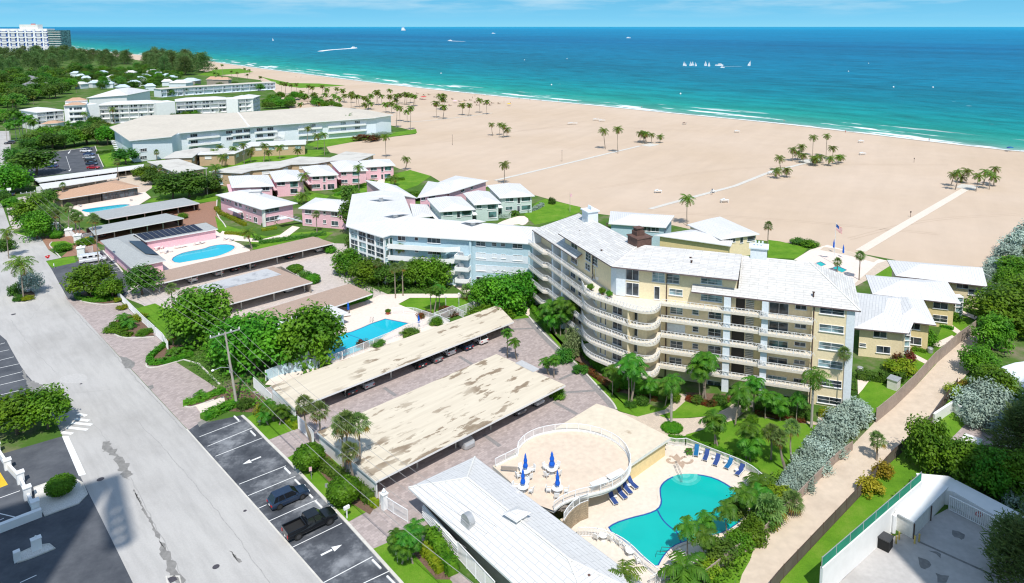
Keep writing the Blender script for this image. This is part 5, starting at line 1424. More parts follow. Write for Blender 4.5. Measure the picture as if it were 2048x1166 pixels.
for s0,s1_ in((-.35,.35),):
    for i in range(8):
        (x1,z1),(x2,z2)=pr[i],pr[i+1]
        P=lambda x,z,s:(q.x+d1.x*x-d1.y*s,q.y+d1.y*x+d1.x*s,q.z+z)
        b.quad(P(x1,z1,s0),P(x2,z2,s0),P(x2,z2,s1_),P(x1,z1,s1_));b.poly([P(0,0,s0),P(x1,z1,s0),P(x2,z2,s0)]);b.poly([P(0,0,s1_),P(x2,z2,s1_),P(x1,z1,s1_)])
b.box(q.x,q.y,q.z-.35,1.5,.9,.7,math.atan2(d1.y,d1.x));b.build('dome_vent',M['metal'],fb)
q=G(1178,1156,zf+1.0);b=MB();b.tube([(q.x,q.y,q.z-.5),(q.x,q.y,q.z+.35)],.16,8);b.build('roof_vent',M['boxbrown'],fb)
a=wp[0];ef=edges_facing(wp)
a,c=max(ef,key=lambda e2:(e2[1]-e2[0]).length)
t=(c-a).normalized();n=Vector((t.y,-t.x,0))
b=MB();b.bar(V3(a+n*.1,zf-.45),V3(c+n*.1,zf-.45),.1,.3);b.build('eave_band',M['tileblue'],fb)
k0=G(862,1043,0);lw=thing('garden_wall','white slatted garden wall along the street side of the foreground clubhouse','wall',(k0.x,k0.y,0))
p0,p1,p2=G(846,1036,0),G(916,1118,0),G(990,1200,0)
b=MB();b.prism(ccw([p0,p1,p1+Vector((.15,.1,0)),p0+Vector((.15,.1,0))]),0,1.7)
for k in range(5):b.bar(V3(p0,.3+k*.3),V3(p1,.3+k*.3),.24,.12)
b.build('wall',M['white'],lw)
b=MB();rail_mb(b,[p1,p2],0.05,2.0,2.0,.13,.06,False,.07,.05);b.build('slatted_screen',M['trim'],lw)
zt2=2.75
tb=thing('pool_pavilion','low yellow pavilion whose stained flat roof carries a round railed terrace','pavilion',(G(1150,900).x,G(1150,900).y,0))
gq=lambda x,y:G(x,y,zt2)
ring=[gq(x,y)for x,y in((1262,928),(1256,952),(1238,968),(1212,982),(1180,990),(1150,996),(1124,1006),(1108,1020))]
outer=[gq(1193,807),gq(1231,819),gq(1341,875),gq(1262,928)]+smoothpoly(ring,1,False)[1:]+[gq(1060,1000),gq(1000,945),gq(985,932)]
roof_part(tb,[[V3(p,zt2)for p in outer]],stained('pavilion_roof',(.66,.58,.455),(.36,.27,.18),s1=.3,lo=.60,hi=.68,amount=.75,s2=1.2),th=.4,msoff=M['offwhite'])
wall_box(tb,inset([gq(1193,807),gq(1231,819),gq(1341,875),gq(1262,930),gq(1200,952),gq(1085,1000),gq(985,936)],.5),0,zt2-.41,'yellow')
circ=[gq(x,y)for x,y in((991,934),(1035,912),(1037,900),(1048,886),(1068,874),(1098,866),(1135,862),(1170,864),(1205,873),(1232,886),(1250,902),(1259,920),(1262,936),(1256,955),(1238,971),(1212,983),(1180,991),(1150,998),(1124,1009),(1108,1022))]
circs=circ[:2]+smoothpoly(circ[2:],1,False)
b=MB();b.poly([(p.x,p.y,zt2+.03)for p in ccw(circs+[gq(1060,1004)])]);b.build('terrace_floor',stained('terrace_concrete',(.66,.545,.43),(.55,.44,.34),s1=.35,lo=.5,hi=.75,amount=.6,s2=1.5),tb)
b=MB()
P=[V3(p,0)for p in circs]
for i in range(len(P)-1):b.bar(V3(P[i],zt2+.08),V3(P[i+1],zt2+.08),.22,.2)
b.build('terrace_kerb',M['offwhite'],tb)
b=MB();rail_mb(b,circs,zt2+.15,1.0,1.6,.14,.05,False,.06,.03);b.build('railing',M['trim'],tb)
sg=thing('curved_stairway','curved stair with white railing and stone wall leading down from the round terrace','stairs',(G(1150,1060).x,G(1150,1060).y,0))
si=[(1176,1002),(1160,1008),(1146,1018),(1135,1030),(1128,1042)]
b=MB();pp=[G(x,y,2.2)for x,y in si]
for i in range(len(pp)-1):
    b.bar(V3(pp[i],1.1),V3(pp[i+1],1.1),.2,2.2)
b.build('stone_wall',M['stone'],sg)
b=MB();rail_mb(b,pp,2.2,.95,1.2,.14,.05,False,.06,.03);b.build('railing',M['trim'],sg)
b=MB()
for k in range(9):
    q=G(1120+k*4.5,1012+k*.6,2.5-k*.22);b.box(q.x,q.y,2.4-k*.26,1.3,.5,.16,.4+k*.1)
b.build('steps',M['taupe'],sg)
def hotel_block(root,A,B,dep,z1,cols,rows,roofm='roofclean',bays=True,wm='white',zr1=None,recess=1.4,hip=.8):
    A=V3(A,0);B=V3(B,0);t=(B-A).normalized();n=Vector((t.y,-t.x,0))
    if n.dot(EYE-A)<0:n=-n
    L=(B-A).length
    q=[A+n*.6-t*.6,B+n*.6+t*.6,B-n*dep+t*.6,A-n*dep-t*.6]
    wall_box(root,[A-n*recess,B-n*recess,B-n*(dep-.6),A-n*(dep-.6)],0,z1-.3,wm)
    roof_part(root,hip_faces(q,z1,zr1 or 1.4,hip),M[roofm],th=.35)
    if bays:
        fh=z1/rows;b=MB()
        for k in range(rows):b.prism(ccw([A,B,B-n*recess,A-n*recess]),fh*k-.02,fh*k+.16)
        for i in range(cols+1):
            p=A+t*(L*i/cols);b.prism(ccw([p-t*.12,p+t*.12,p+t*.12-n*recess,p-t*.12-n*recess]),.2,z1-.36)
        b.build('balcony_grid',M[wm],root)
        r=MB()
        for k in range(1,rows):rail_mb(r,[A,B],fh*k+.16,.8,L/cols,.5,.05,False,.06,.04)
        r.build('railing',M['trim'],root)
        for k in range(rows):
            for i in range(cols):
                if(i*7+k*3)%5==4:continue
                put_win(root,A-n*recess,B-n*recess,L*(i+.3)/cols,fh*k+1.4,1.0,1.5,1,1,'trim','glass','window',False)
                if i%2:put_win(root,A-n*recess,B-n*recess,L*(i+.7)/cols,fh*k+1.5,1.8,1.2,2,1,'trim','glass','window',False)
h1=thing('hotel','long white four storey hotel with recessed balconies and white hip roofs','hotel',(G(330,260).x,G(330,260).y,0))
zh=11.5
hotel_block(h1,G(198,210,zh),G(313,206,zh),15,zh,6,4)
hotel_block(h1,G(352,202.5,zh),G(452,198,zh),15,zh,6,4)
hotel_block(h1,G(476,197.5,zh),G(505,196,zh),15,zh,2,4)
hotel_block(h1,G(505.5,196,zh),G(519,191,zh),12,zh,2,4)
hotel_block(h1,G(74,224.5,zh-1),G(126,220,zh-1),22,zh-1,3,4)
for(x0,y0,x1,y1,z)in((313.5,206,351.5,203,11.9),(452.5,198.5,475.5,197.5,11.9),(172,210,197.5,208,13)):
    A,B=V3(G(x0,y0,z),0),V3(G(x1,y1,z),0);t=(B-A).normalized();n=Vector((-t.y,t.x,0))
    if n.y<0:n=-n
    b=MB();b.prism(ccw([A+n*1.0,B+n*1.0,B+n*12,A+n*12]),0,z);b.build('stair_tower',M['white'],h1)
A,B=V3(G(128,211,13.5),0),V3(G(172,209,13.5),0);t=(B-A).normalized();n=Vector((-t.y,t.x,0));n=n if n.y>0 else-n
b=MB();b.prism(ccw([A-n*1,B-n*1,B+n*16,A+n*16]),0,13.5);b.build('entrance_tower',M['white'],h1)
for k in range(3):
    put_win(h1,A-n*1.02,B-n*1.02,(B-A).length*.62,11.5-k*3.1,4.0,1.5,3,1,'trim','glass');put_win(h1,A-n*1.02,B-n*1.02,(B-A).length*.3,11.5-k*3.1,1.4,1.5,1,1,'trim','glass')
    b=MB();q0=A.lerp(B,.2)-n*2.2;q1=A.lerp(B,.95)-n*2.2;b.prism(ccw([q0,q1,q1+n*1.2,q0+n*1.2]),9.6-k*3.1,10.4-k*3.1);b.build('balcony',M['white'],h1)
roof_part(h1,hip_faces([A-n*2,B-n*2,B+n*5,A+n*5],13.6,1.3),M['rooftan'],'tower_roof');roof_part(h1,hip_faces([A+n*6,B+n*6,B+n*13,A+n*13],15.4,1.6),M['rooftan'],'tower_roof')
b=MB();b.prism(ccw([A+n*6.6,B+n*6.6,B+n*12.4,A+n*12.4]),13.4,15.1);b.build('tower_loft',M['white'],h1)
A,B=G(78,249,5),G(116,246,5);roof_part(h1,hip_faces([A,B,B+Vector((0,6,0)),A+Vector((0,6,0))],5,1.4),M['rooftan'],'porch_roof')
b=MB();b.prism(ccw([V3(A,0)+Vector((.5,.5,0)),V3(B,0)+Vector((-.5,.5,0)),V3(B,0)+Vector((-.5,6,0)),V3(A,0)+Vector((.5,6,0))]),0,4.7);b.build('porch',M['white'],h1)
A,B=G(172,196,13),G(255,190,13);q=[A,B,B+Vector((-4,34,0)),A+Vector((2,34,0))]
roof_part(h1,hip_faces(q,13,4.0,.9),M['roofclean'],'rear_roof');wall_box(h1,inset(q,.8),0,12.6,'white','rear_wall')
h2=thing('hotel','pale blue three storey hotel with a broad cream roof beside the sand','hotel',(G(480,270).x,G(480,270).y,0))
z2=9.8
pts=dict(a=(218.6,254),b=(258,281),c=(344,272.5),d=(356,266),e=(498,253.5),f=(751,235),f2=(762,233),g=(786,229.5),h=(692,219),i=(736,220))
g2={k:G(x,y,z2)for k,(x,y)in pts.items()}
zr2=z2+1.6
r0=G(291,231,zr2);r1_=G(476,225,zr2);r2_=G(651,212.5,zr2);
F=[[g2['a'],g2['b'],r0],[g2['b'],g2['c'],g2['d'],r0],[g2['d'],g2['e'],r1_,r0],[g2['e'],g2['f'],r2_,r1_],[g2['f'],g2['f2'],g2['g'],g2['i'],r2_]]
bk=Vector((0,14,0))
F+=[[V3(r0+bk,z2),g2['a'],r0],[V3(r0+bk,z2),r0,r1_,V3(r1_+bk,z2)],[V3(r1_+bk,z2),r1_,r2_,V3(r2_+bk,z2)],[V3(r2_+bk,z2),r2_,g2['i']]]
roof_part(h2,F,M['roofcream'],th=.35)
wq=[g2['a']+Vector((2,.5,0)),g2['b']+Vector((.4,1.6,0)),g2['c']+Vector((-1,1.4,0)),g2['d']+Vector((0,2.5,0)),g2['e']+Vector((0,2.5,0)),g2['f']+Vector((-.5,2,0)),g2['g']+Vector((-1.5,1,0)),g2['i']+Vector((-1,-1,0)),V3(r2_+bk,0)+Vector((0,-1.5,0)),V3(r1_+bk,0)+Vector((0,-1.5,0)),V3(r0+bk,0)+Vector((0,-1.5,0))]
wall_box(h2,wq,0,z2-.36,'bluewhite')
b=MB();b.bar(V3(g2['e'],z2+.15),r1_+Vector((0,0,.15)),.7,.3);b.build('roof_divider',M['white'],h2)
def strip(a,c,f0,f1,z,d=1.5,hh=.9):
    p0,p1=V3(a.lerp(c,f0),0),V3(a.lerp(c,f1),0);n=Vector((0,-1,0));b=MB()
    b.prism(ccw([p0,p1,p1+n*d,p0+n*d]),z-.2,z);b.bar(V3(p0+n*d,z+hh/2-.2),V3(p1+n*d,z+hh/2-.2),.15,hh);b.build('balcony',M['white'],h2)
for z in(3.1,6.2):
    strip(wq[3],wq[4],.1,.55,z);strip(wq[3],wq[4],.72,.98,z);strip(wq[4],wq[5],.03,.2,z);strip(wq[4],wq[5],.36,.55,z);strip(wq[4],wq[5],.6,.92,z)
for f0,n in((.12,2),(.3,2),(.62,2),(.76,2),(.88,2)):
    for z in(1.5,4.7,7.8):
        if z<2 and f0>.5:continue
        put_win(h2,wq[3],wq[4],(wq[4]-wq[3]).length*(f0+.05),z,3.0,1.5,3,1,'trim','glass' if f0!=.3 else 'bluewhite')
for f0 in(.04,.12,.45,.7,.82):
    for z in(4.7,7.8):put_win(h2,wq[4],wq[5],(wq[5]-wq[4]).length*(f0+.02),z,2.8,1.5,3,1,'trim','glasspale' if f0>.3 else 'glass')
for x,y in((287,300),(287,315)):
    s,z=hit(x,y,wq[1],wq[2]);put_win(h2,wq[1],wq[2],s,z,2.6,1.4,3,2,'trim','glass')
A=V3(wq[4].lerp(wq[5],.23),0);b=MB()
for k in range(8):b.box(A.x,A.y-2.5-k*.4,5.6-k*.6,5,.6,.2,.05)
b.build('stair',M['white'],h2)
b=MB();A=wq[0].lerp(wq[1],.35);
for k in range(6):b.box(A.x-2+k*.8,A.y-2.5-k*.8,5.5-k*.7,2.5,1.4,.2,-.8)
b.build('outdoor_stair',M['white'],h2)
h3=thing('hotel','long low cream roofed motel behind the white hotel near the seaside lawn','hotel',(G(450,190).x,G(450,190).y,0))
A,B=G(368,174.5,7),G(550,164,7)
hotel_block(h3,A,B,12,7,10,2,'roofcream',True,'bluewhite',.3)
A,B=G(322,178,7),G(366,174.8,7);hotel_block(h3,A,B,12,7,4,2,'roofcream',True,'bluewhite',.3)
k=0
for(x,y,s,cc)in sorted(((152,144.5,9,0),(161,150,8,0),(172,154,8,0),(205,143,9,0),(226,152,10,0),(237,158,8,0),(190,163,8,0),(163,166,9,0),(215,165,10,0),(187,164,7,0),(262,143,10,0),(290,150,9,0),(306,140.5,11,0),(318,146,9,0),(334,149,9,0),(345,153,8,0),(268,163,9,0),(288,160,9,0),(300,170,8,0),(334,161,9,0),(245,172,9,0),(280,155,8,0))):
    z=4.6;p=G(x,y+1.5,z);a=(k*.7)%1.5;k+=1
    hw,hh=s*.55,s*.42;ca,sa=math.cos(a),math.sin(a)
    qq=[p+Vector((ca*i*hw-sa*j*hh,sa*i*hw+ca*j*hh,0))for i,j in((-1,-1),(1,-1),(1,1),(-1,1))]
    house('villa','%s pale blue roofed villa, counted from the left, among the trees behind the white hotel'%(ORD[k-1]),'villa',qq,z,2.2,'bluewhite','roofblue' if k%3 else 'roofclean',.6,.7,.25,0,'villas among the trees')
for(x,y,s,lb)in((362,165,14,'white hip roofed villa beside the blue roofed pavilion'),(382,161,12,'pale blue roofed pavilion beside the orange roofed huts'),(425,158,8,'orange roofed hut, first of three near the seaside lawn'),(438,158.5,8,'orange roofed hut in the middle of three near the seaside lawn'),(451,159,8,'orange roofed hut, last of three near the seaside lawn')):
    z=6.5;p=G(x,y,z);qq=[p+Vector((i*s*.6,j*s*.5,0))for i,j in((-1,-1),(1,-1),(1,1),(-1,1))]
    house('villa',lb,'villa',qq,z,2.6,'bluewhite' if 'orange' not in lb else 'taupe','roofclean' if 'white' in lb else('roofblue' if 'blue roofed p' in lb else 'rooftan'),.6,.7)
qq=[G(x,y,6)for x,y in((26,182),(60,176),(104,160),(70,149),(52,158))]
r=thing('house','slate grey roofed house half buried in the trees','house',(G(70,170).x,G(70,170).y,0))
q1=[G(26,182,6),G(50,186,6),G(84,160,6),G(66,152,6)];q2=[G(56,150,6),G(104,160,6),G(95,168,6),G(55,160,6)]
for q in(q1,q2):roof_part(r,hip_faces(q,6,2.2,.7),M['roofslate']);wall_box(r,inset(q,.8),0,5.7,'taupe')
tw=thing('hotel_tower','tall white beach hotel tower with blue glazed balconies on the horizon','hotel',(G(60,112).x,G(60,112).y,0))
D0=G(40,116,0).length
def onY(px,py,Y):
    d=ray(px,py);k=Y/d.y;return EYE+d*k
Y0=1350.0
cols=[(-18,1,54),(1,19,57.5),(21,36,57.5),(38.5,52,57.5),(54,69,57.5),(72,87,57.5),(88.5,98,57.5)]
xa=onY(-20,110,Y0);xb=onY(97.5,110,Y0)
top=onY(50,57.5,Y0).z;ground_z=0
b=MB();b.prism([Vector((xa.x,Y0+1.2,0)),Vector((xb.x,Y0+1.2,0)),Vector((xb.x,Y0+22,0)),Vector((xa.x,Y0+22,0))],0,top);b.build('wall',M['white'],tw)
pz=onY(50,49,Y0).z;pa,pb_=onY(34.5,50,Y0),onY(71,50,Y0)
b=MB();b.prism([Vector((pa.x,Y0+5,0)),Vector((pb_.x,Y0+5,0)),Vector((pb_.x,Y0+18,0)),Vector((pa.x,Y0+18,0))],top-.2,pz);b.build('plant_room',M['offwhite'],tw)
b=MB();pc=onY(60,48,Y0);b.box(pc.x,Y0+8,pz+.8,7,3,1.6);b.build('roof_box',M['paintred'],tw)
fl=(top-2)/17
for ci,(x0,x1,yt)in enumerate(cols):
    L0,L1=onY(x0,100,Y0).x,onY(x1,100,Y0).x
    b=MB();b.box((L0+L1)/2,Y0+1.1,top/2-1,(L1-L0)*.82,.3,top-6);b.build('balcony_glazing',M['tileblue'],tw)
    b=MB()
    for k in range(17):b.box((L0+L1)/2,Y0+.5,1+k*fl,(L1-L0)*(.5 if k%3 else .95),1.4,1.9 if k%3 else 2.4)
    b.box(L0,Y0+.4,top/2,2.2,1.6,top);b.build('balcony',M['white'],tw)
g0=onY(97.5,100,Y0).x;g1=onY(121,100,Y0).x;gz=onY(110,60.5,Y0).z
b=MB();b.prism([Vector((g0,Y0+2,0)),Vector((g1,Y0+2,0)),Vector((g1+8,Y0+20,0)),Vector((g0,Y0+20,0))],0,gz);b.build('glass_wing',M['glassteal'],tw)
b=MB()
for k in range(11):b.box((g0+g1)/2,Y0+3,4+k*(gz-3)/11,(g1-g0)+2,4,.9)
b.build('glass_wing_slab',M['offwhite'],tw)
b=MB();p0_=onY(98,100,Y0-30);b.prism([Vector((g0-10,Y0-40,0)),Vector((g1+12,Y0-40,0)),Vector((g1+12,Y0,0)),Vector((g0-10,Y0,0))],0,9);b.build('podium',M['offwhite'],tw)
sheet('pool_deck',[(1190,985),(1262,930),(1341,877),(1368,882),(1420,900),(1480,927),(1533,972),(1520,1000),(1455,1075),(1400,1120),(1335,1170),(1320,1230),(1240,1200),(1150,1075),(1120,1040)],M['deck'],.062)
sheet('pool_deck',[(530,770),(560,735),(640,690),(650,660),(700,622),(745,608),(790,606),(872,640),(935,652),(800,705),(690,745),(600,775)],M['deckpink'],.062)
sheet('pool_deck',[(286,490),(430,460),(452,476),(480,488),(500,500),(495,522),(430,524),(350,540),(316,560),(306,530)],M['deckpink'],.062)
sheet('pool_deck',[(138,408),(290,384),(302,395),(275,412),(200,432),(140,434)],M['deckpink'],.062)
def pool(px,label,m,border='tileblue',sm=1,cop=.32):
    p=smoothpoly(GP(px),sm)if sm else GP(px);p=ccw(p)
    c=sum(p,Vector((0,0,0)))/len(p);r=thing('swimming_pool',label,'pool',(c.x,c.y,0))
    b=MB();b.poly([(q.x,q.y,.085)for q in p]);b.build('water',M[m],r)
    o=inset(p,-cop)
    b=MB();ribbon(b,inset(p,-cop*.5),cop,.16,.1,True);b.build('coping',M['deck'],r)
    b=MB();ribbon(b,inset(p,.06),.24,.10,.02,True);b.build('waterline_tile',M[border],r)
    return r
tq=pool([(1319,975),(1330,962),(1350,952),(1372,949),(1400,950),(1430,957),(1458,972),(1475,986),(1488,1000),(1494,1020),(1486,1042),(1452,1066),(1420,1074),(1388,1081),(1356,1090),(1338,1102),(1325,1119),(1315,1138),(1288,1122),(1257,1091),(1212,1060),(1228,1047),(1262,1036),(1296,1028),(1316,1019),(1322,1006),(1319,990)],'large turquoise free form pool with curved steps beside the round terrace','pooltq')
c0=G(1352,957);b=MB()
for k,rr in enumerate((2.3,1.8,1.3,.8)):
    n=16;pts=[(c0.x+rr*.92*math.cos(PI+PI*i/n+.1),c0.y+.6+rr*1.0*math.sin(PI+PI*i/n+.1))for i in range(n+1)]
    b.prism(ccw([Vector((q[0]+1.25,q[1]+.15,0))for q in pts]),.086,.092+k*.012,k%2)
b.build('steps',[M['poolstep'],plain('pool_step_edge',(.10,.50,.45),.3)],tq)
b=MB();P=[G(1315,1022),G(1324,1040),G(1340,1056),G(1354,1064),G(1362,1086)];ribbon(b,smoothpoly(P,2,False),.18,.093);b.build('depth_line',M['tileblue'],tq)
b=MB()
for s in(0,.14):
    q=G(1350,936);q2=G(1362,966);b.tube([(q.x+s,q.y,.1),(q.x+s,q.y,1.0),(q2.x+s,q2.y,1.0),(q2.x+s,q2.y,.1)],.03,6)
b.build('handrail',M['rim'],tq)
b=MB()
for s in(0,.6):
    q=G(1329,1118);b.tube([(q.x+s-1,q.y+.2+s,.0),(q.x+s-.8,q.y+.2+s,.8),(q.x+s+.2,q.y+s,.9),(q.x+s+.6,q.y+s,.1)],.035,6)
b.build('ladder',M['rimdark'],tq)
bp=pool([(771,638.5),(817,647.5),(784,663),(727,699),(669,722),(640,716),(628,705),(640,688),(657,675),(675,671),(704,664),(722,657),(742,648)],'blue angular pool beside the long stained carport','poolblue','tileblue',0)
b=MB();ribbon(b,[G(694,669),G(720,678),G(742,690)],.12,.094);b.build('depth_line',M['tileblue'],bp)
b=MB()
for s in(0,.5):q=G(741,645);b.tube([(q.x+s,q.y+.6,.05),(q.x+s,q.y+.5,.9),(q.x+s,q.y-.2,.9),(q.x+s,q.y-.4,.1)],.03,6)
b.build('ladder',M['rim'],bp)
pool([(341,519),(360,508),(381,502.6),(406,498.7),(424,492),(448,489),(466,491),(471,496),(460,504),(437,513),(411,518),(381,523),(352,528)],'kidney shaped blue pool beside the solar panel pool house','poolblue','tileblue')
pool([(158,421),(190,416),(221,412),(247,409),(263,410),(247,415),(221,421),(180,427)],'narrow blue pool in front of the tan clubhouse','poolblue','tileblue')
pool([(1631,527),(1641,524),(1652,530),(1642,534)],'small teal garden pool nearest the beach flagpole','pooltq','tileblue',0,.2)
pool([(1664,537),(1674,532),(1694,541),(1684,546)],'small teal garden pool behind the cream block roof','pooltq','tileblue',0,.2)
sheet('terrace_paving',[(1970,742),(1992,738),(2030,726),(2075,720),(2100,790),(2010,790)],M['bluewhite'],.07)
b=MB()
fx=lambda x,y:G(1330+x/5.3,780+y/5.3)
for pts in([(122,680),(155,712),(166,742),(158,762),(200,775),(208,800),(186,842),(142,792),(128,762),(98,742),(95,708)],):
    p=ccw([fx(*q)for q in pts]);b.poly([(q.x,q.y,.082)for q in p])
for path,wd in(([(130,765),(85,780),(45,775),(20,752),(35,738),(62,742)],.42),([(112,742),(95,722),(65,706),(45,712)],.36),([(175,762),(225,785),(265,778),(290,758),(280,742)],.42),([(162,740),(190,715),(215,712),(215,722)],.36)):
    ribbon(b,smoothpoly([fx(*q)for q in path],1,False),wd,.084)
struct(b.build('pavement_emblem',M['coral']))
def fence(px,h,label,m,kind='picket',cat='fence',z=.05,step=2.2,bal=.17,name='fence',pm='trim',smooth=0,world=None):
    p=world or GP(px)
    if smooth:p=smoothpoly(p,smooth,False)
    r=thing(name,label,cat,(p[0].x,p[0].y,0))
    if kind=='picket':
        b=MB();rail_mb(b,p,z,h,step,bal,.05,False,.06,.045);b.build('railing',M[m],r)
    elif kind=='solid':
        b=MB()
        for i in range(len(p)-1):b.bar(V3(p[i],z+h/2),V3(p[i+1],z+h/2),.1,h)
        b.build('panel',M[m],r)
        b=MB()
        for q,d in along(p,step):b.bar(V3(q,0),V3(q,z+h+.06),.13,.13)
        b.build('post',M[pm],r)
        b=MB()
        for q,d in along(p,.62):b.bar(V3(q,.1),V3(q,z+h+.02),.02,.135)
        b.build('board_seam',M[pm],r)
    elif kind=='mesh':
        b=MB()
        for i in range(len(p)-1):b.bar(V3(p[i],z+h/2),V3(p[i+1],z+h/2),.03,h)
        b.build('screen',M[m],r)
        b=MB()
        for q,d in along(p,step):b.bar(V3(q,0),V3(q,z+h+.12),.07,.07)
        for i in range(len(p)-1):
            for zz in(z+h,z+.1):b.bar(V3(p[i],zz),V3(p[i+1],zz),.06,.06)
        b.build('frame',M[pm],r)
    return r
fence([(1371,892),(1392,900),(1430,916),(1470,931),(1500,946),(1518,960),(1538,980)],1.15,'curved white railing between the lounger row and the garden lawn','trim',name='railing',smooth=1)
fence([(1336,890),(1352,893),(1371,892)],1.1,'white gate section beside the pavilion corner','trim',name='gate',cat='gate')
fence([(1156,1074),(1184,1074),(1212,1079),(1240,1092),(1262,1108),(1287,1134),(1316,1158)],1.15,'curved white railing along the chairs beside the foreground clubhouse','trim',name='railing',smooth=1)
fence([(1300,1175),(1330,1160),(1352,1140)],1.2,'white railing corner beside the pool ladder','trim',name='railing')
fence([(236,596),(262,622),(288,648),(310,668)],1.5,'white picket fence between the forecourt and the small lawn','trim',bal=.2)
fence([(312,672),(326,685),(337,702)],1.7,'white picket gate beside the fan palm planting','trim',name='gate',cat='gate')
fence([(597,858),(612,872),(628,890)],1.9,'white picket gate between the two stained carports','trim',name='gate',cat='gate')
fence([(760,1010),(790,1030),(816,1046)],1.6,'white sliding gate beside the ornate white gatepost','trim',name='gate',cat='gate')
fence([(786,628),(826,627),(850,635),(882,646),(900,655)],1.3,'white railing round the far side of the blue pool','trim',name='railing',smooth=1)
fence([(900,655),(868,640),(905,625),(935,640)],1.4,'white fenced equipment enclosure beside the blue pool','trim')
fence([(640,738),(720,706),(800,673),(900,636),(965,612)],1.6,'white railing along the back of the long stained carport','trim',name='railing')
fence([(532,762),(560,750),(640,735)],1.8,'pale blue wall beside the sea grape trees','blue','solid',cat='wall',name='garden_wall',pm='white')
fence([(508,776),(545,812)],1.8,'white picket fence at the end of the long stained carport','trim')
fence([(1408,1165),(1436,1143),(1470,1114),(1513,1091),(1556,1044),(1600,999),(1670,927),(1704,901)],1.3,'weathered grey board fence below the silver bushes','woodgrey','solid',pm='woodgrey',step=1.2)
fence([(1752,845),(1788,815),(1829,775),(1869,730),(1917,688),(1950,664)],2.2,'tan board fence between cottages and the sand path','woodgrey','solid',pm='woodgrey',step=2.4)
fence([(1990,625),(2016,606),(2034,590)],1.8,'grey board fence at the far end of the sand path','woodgrey','solid',pm='woodgrey')
fence([(1966,560),(1990,572),(1996,576)],1.6,'pale picket fence behind the farthest cottage','offwhite','picket')
fence([(1540,1190),(1564,1160),(1648,1070),(1732,981),(1782,925),(1858,857),(1899,797),(1914,776)],1.55,'dark mesh fence on posts along the grass side of the sand path','mesh','mesh',pm='darkbrown',step=3.0)
ww=thing('boundary_wall','tall white boundary wall topped by a green windscreen','wall',(G(1700,1141).x,G(1700,1141).y,0))
wa,wb=G(1640,1197),G(1838,1015);dW=(wb-wa).normalized()
b=MB();b.bar(V3(wa,1.75),V3(wb,1.75),.3,3.5);b.build('wall',M['white'],ww)
b=MB();b.bar(V3(wa,4.05),V3(wb,4.05),.03,1.05);b.build('windscreen',M['greenmesh'],ww)
b=MB()
for q,d in along([wa,wb],2.6):b.bar(V3(q,3.4),V3(q,4.7),.07)
b.bar(V3(wa,4.6),V3(wb,4.6),.06);b.build('frame',M['metal'],ww)
w2=thing('boundary_wall','broad white wall top under the dark shrubs behind the service yard','wall',(G(1940,1010).x,G(1940,1010).y,0))
pA,pB,pC=G(1842,1000),G(1905,1012),G(2070,1110)
b=MB();b.prism(ccw([pA,pB,pC,pC+Vector((2,2.6,0)),pB+Vector((1.0,3.0,0)),pA+Vector((.5,2.5,0))]),0,1.9);b.build('wall',M['white'],w2)
gt=thing('gate','white barred service gate carrying a round red sign','gate',(G(1950,1045).x,G(1950,1045).y,0))
pg=[G(1899,1017),G(1945,1040),G(1995,1066)]
b=MB();rail_mb(b,[p-Vector((.3,.4,0))for p in pg],.1,1.85,4,.22,.08,False,.09,.1);b.build('bars',M['trim'],gt)
s=pg[1]-Vector((.1,.6,0))+Vector((.3,-.2,0));b=MB();fwd=Vector((-.35,-.94,0));sd=Vector((.94,-.35,0))
ring=[s+sd*.38*math.cos(2*PI*k/20)+Vector((0,0,1.35+.38*math.sin(2*PI*k/20)))for k in range(20)]
b.poly([V3(s,0)+sd*i*.45+Vector((0,0,1.35+j*.45))for i,j in((-1,-1),(1,-1),(1,1),(-1,1))]);sg2=b.build('sign_board',M['white'],gt)
b=MB();b.poly([p+fwd*.02 for p in ring],0)
b.poly([V3(s,0)+fwd*.03+sd*i*.28+Vector((0,0,1.35+j*.06))for i,j in((-1,-1),(1,-1),(1,1),(-1,1))],1);b.build('sign_disc',[M['paintred'],M['white']],sg2)
sh_=thing('service_shed','white flat roofed service shed beside the green windscreen','shed',(G(1830,1040).x,G(1830,1040).y,0))
t1,t2,t3=G(1769.5,1013,2.2),G(1828,1045.5,2.2),G(1897,974,2.2);t4=t1+t3-t2
b=MB();b.prism(ccw(inset([t1,t2,t3,t4],.12)),0,2.05);b.build('wall',M['offwhite'],sh_)
roof_part(sh_,[[V3(p,2.25)for p in(t1,t2,t3,t4)]],M['white'],th=.18)
b=MB()
for f in(.02,.5):q=V3(t2,0).lerp(V3(t3,0),f);b.bar(V3(q,0),V3(q,2.0),.1)
b.build('door_frame',M['darkbrown'],sh_)
b=MB()
for k in(0,.7):q=G(1778+k*12,1070+k*4,0);b.tube([(q.x,q.y,.5),(q.x,q.y,2.6),(q.x+.7,q.y+.6,2.9)],.22,8)
tag(b.build('duct_pipes',M['white']),'pair of bent white ducts rising beside the service shed','pipes')
bn=thing('dumpster','black lidded dumpster beside the white ducts','bin',(G(1770,1096).x,G(1770,1096).y,0));q=G(1770,1096)
b=MB();b.box(q.x,q.y,.65,1.3,1.2,1.3,UA);b.build('body',M['tyre'],bn);b=MB();b.box(q.x,q.y,1.38,1.4,1.3,.12,UA);b.build('lid',M['rimdark'],bn)
